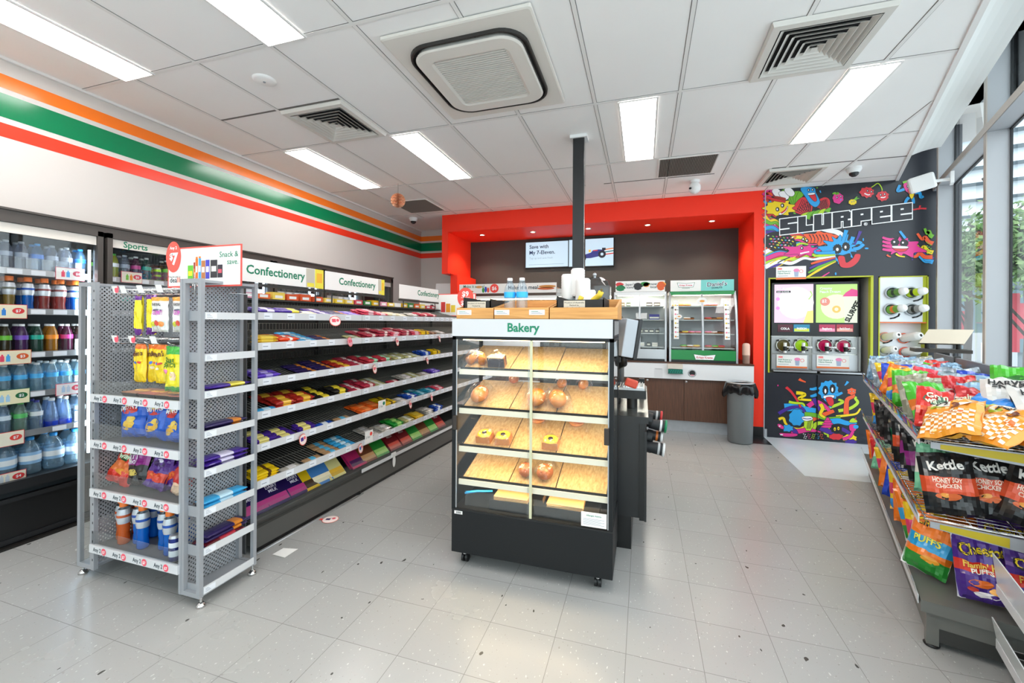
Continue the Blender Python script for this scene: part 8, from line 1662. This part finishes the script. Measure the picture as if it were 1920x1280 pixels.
# local frame: bag faces +z; rx leans it up towards the camera, rz spins it. In this frame -y points to the camera.
near = [('check', 0, .105, .055, .99, .45, -.35, -.45, ', front left of the top shelf'), ('check', 1, .24, .04, .985, .42, .1, -.75, ', middle of the top shelf front edge'), ('check', 2, .39, .06, .975, .30, .25, -1.15, ', rightmost at the top shelf front edge'),
        ('bluesnap', 0, .22, .17, 1.0, .6, .1, -.9, ', behind the checked bags on the top shelf'), ('harvest', 0, .335, .24, 1.06, .75, .0, -.15, ', lying upright highest on the top shelf'), ('harvest', 1, .40, .14, 1.02, .8, .2, .35, ', right one behind the checked bags'), ('harvest', 0, .47, .05, .99, .8, .3, .5, ', at the right edge of the photo'),
        ('redgrain', 0, .085, .25, .995, 1.0, .25, .15, ', standing by the clear rail on the top shelf', .84), ('redgrain', 1, .20, .32, .99, .8, -.1, -.3, ', second from the rail on the top shelf', .8), ('red', 0, .26, .36, 1.0, .8, .2, .2, ', third from the rail on the top shelf'), ('green', 0, .09, .38, 1.0, 1.0, 0, .3, ', behind the red wavy bag'), ('green', 1, .42, .55, 1.09, 1.0, 0, -.2, ', against the back panel'), ('green', 0, .43, .28, 1.05, .7, .1, -.1, ', at the right behind the white bags')]
for a in near: cput(*a)
rnd = random.Random(12); seq = ['silver', 'red', 'silverblue', 'olive', 'silver', 'green', 'redgrain', 'silverblue', 'olive', 'redwhite', 'silver', 'royal', 'red', 'silverblue', 'olive', 'silver', 'silverblue', 'royal', 'silver', 'silverblue', 'silver']
i = 0
for row in range(10):
    y = .50 + row * .20
    for c in range(4):
        x = .088 + c * .094 + rnd.uniform(-.008, .008); y = .50 + row * .20 + (.09 if c % 2 else 0)
        kd = seq[i % len(seq)]
        if row > 6: kd = rnd.choice(['silver', 'silverblue', 'silverblue', 'olive', 'silver'])
        if c == 0 and row < 7: kd = ['olive', 'olive', 'green', 'multi', 'orange', 'royal', 'multi'][row]
        if kd == 'green' and c == 3: kd = 'red'
        cput(kd, i, x, y + rnd.uniform(-.012, .012), 1.015 + .01 * (c % 2), 1.15 + rnd.uniform(-.25, .25), rnd.uniform(-.25, .25), rnd.uniform(-.4, .4), ', top shelf, %s row, %s from rail' % (ORD[row], ORD[c]), .92); i += 1
mid = ['black', 'black', 'plainblack', 'plainblack', 'blackgreen', 'plainblack', 'blackpurple', 'plainblack', 'plainblack', 'blackpurple', 'plainblack', 'multi', 'multi', 'orange']
for row in range(11):
    for c in range(3):
        y = .10 + row * .21 + (.08 if c == 1 and row else .045 if c == 1 else 0); x = .10 + c * .13
        if row == 0: kd = 'black'
        else: kd = mid[(row * 3 + c) % 11] if row < 9 else ['multi', 'orange', 'teal'][c]
        if row == 1: kd = 'black' if c else 'teal'
        cput(kd, row + c, x + rnd.uniform(-.01, .01), y + rnd.uniform(-.02, .02),   .555 + .142, 1.28 + rnd.uniform(-.12, .12), rnd.uniform(-.12, .12) + (.25 if (row == 0 and c == 2) else 0), rnd.uniform(-.3, .3) - (.2 if row == 0 else 0), ', middle shelf, %s row, %s from rail' % (ORD[row], ORD[c]), .98)
low = ['cheetos', 'cheetos', 'puffs', 'orange', 'multi', 'royal', 'orange', 'multi', 'teal', 'red', 'orange']
for row in range(11):
    for c in range(3):
        y = .22 + row * .21 + (.08 if c == 1 else 0); x = .095 + c * .135
        kd = low[row]
        if row == 0: kd = ['puffs', 'cheetos', 'cheetos'][c]; y = [.24, .10, .06][c]; x = [.075, .21, .345][c]
        if row == 1: kd = ['multi', 'puffs', 'cheetos'][c]
        cput(kd, row + c, x, y + rnd.uniform(-.015, .015), .2045 + .147, 1.25 + rnd.uniform(-.1, .1), [.12, -.05, .08][c] if row == 0 else rnd.uniform(-.15, .15), [-.55, .0, .25][c] if row == 0 else rnd.uniform(-.3, .3), ', floor deck, %s row, %s from rail' % (ORD[row], ORD[c]))
# next bay, lower and closer to the camera at the right edge
nb = bpy.data.objects.new('end_bay_shelving', None); COL.objects.link(nb); nb.matrix_world = CM @ Matrix.Translation((.235, -.03, 0)); tag(nb, 'wire shelf bay with clear acrylic fronts at the right edge of the photo', 'shelving')
for k, z in enumerate((.34, .12)):
    q = MB()
    for j in range(16): y = -.02 - j * .05; q.tube([(.0, y, z), (.40, y, z)], .0025, CHROME, 4)
    for x in (.0, .2, .4): q.tube([(x, 0, z - .004), (x, -.8, z - .004)], .003, CHROME, 4)
    s = q.obj('wire_shelf', nb)
    MB().hexa([(-.03, 0, z + .14 - .04 * k), (-.026, 0, z + .14 - .04 * k), (-.026, -.8, z + .14 - .04 * k), (-.03, -.8, z + .14 - .04 * k), (-.012, 0, z - .01), (-.008, 0, z - .01), (-.008, -.8, z - .01), (-.012, -.8, z - .01)], mat('frosted_acrylic', 'd8dcdc', .2, spec=.6)).obj('clear_front', s)
    MB().box(-.018, -.010, -.8, 0, z - .02, z + .018, RAILW).obj('price_rail', s)
MB().box(.02, .42, -.8, -.01, .03, .09, GONDD).box(.40, .43, -.8, 0, .0, .8, GONDM).box(.02, .05, -.8, -.77, 0, .5, GREYM).obj('base', nb)
src = KB['cheetos'][0]
put(src, CM @ Matrix.Translation((.38, -.10, .34 + .135)) @ Matrix.Rotation(.5, 4, 'Z') @ Matrix.Rotation(1.3, 4, 'X'), 'purple and red puffed corn bag standing alone in the end bay', 'snack bag', 'snack bags on the chip gondola')
# beige printer on a dark stand by the window
pt = bpy.data.objects.new('ticket_printer', None); COL.objects.link(pt); pt.matrix_world = CM @ Matrix.Translation((.54, 2.75, -.04)); tag(pt, 'beige tilted panel on a dark stand beyond the far end of the chip gondola', 'machine')
BEI = mat('printer_beige', 'd8ccb8', .5)
MB().hexa([(-.14, .0, 1.275), (.15, .0, 1.275), (.15, .06, 1.262), (-.14, .06, 1.262), (-.06, .10, 1.40), (.23, .10, 1.40), (.23, .14, 1.38), (-.06, .14, 1.38)], BEI).obj('tilted_cover', pt)
MB().cyl((-.08, .03, 1.225), (-.08, .03, 1.27), .018, BLACK).cyl((.12, .03, 1.225), (.12, .03, 1.27), .018, BLACK).obj('hinge_feet', pt)
MB().box(-.18, .18, -.10, .16, 1.195, 1.225, mat('stand_dark', '3e3833', .4)).box(-.02, .06, 0, .1, .042, 1.195, GONDD).obj('stand', pt)
drop_protos()
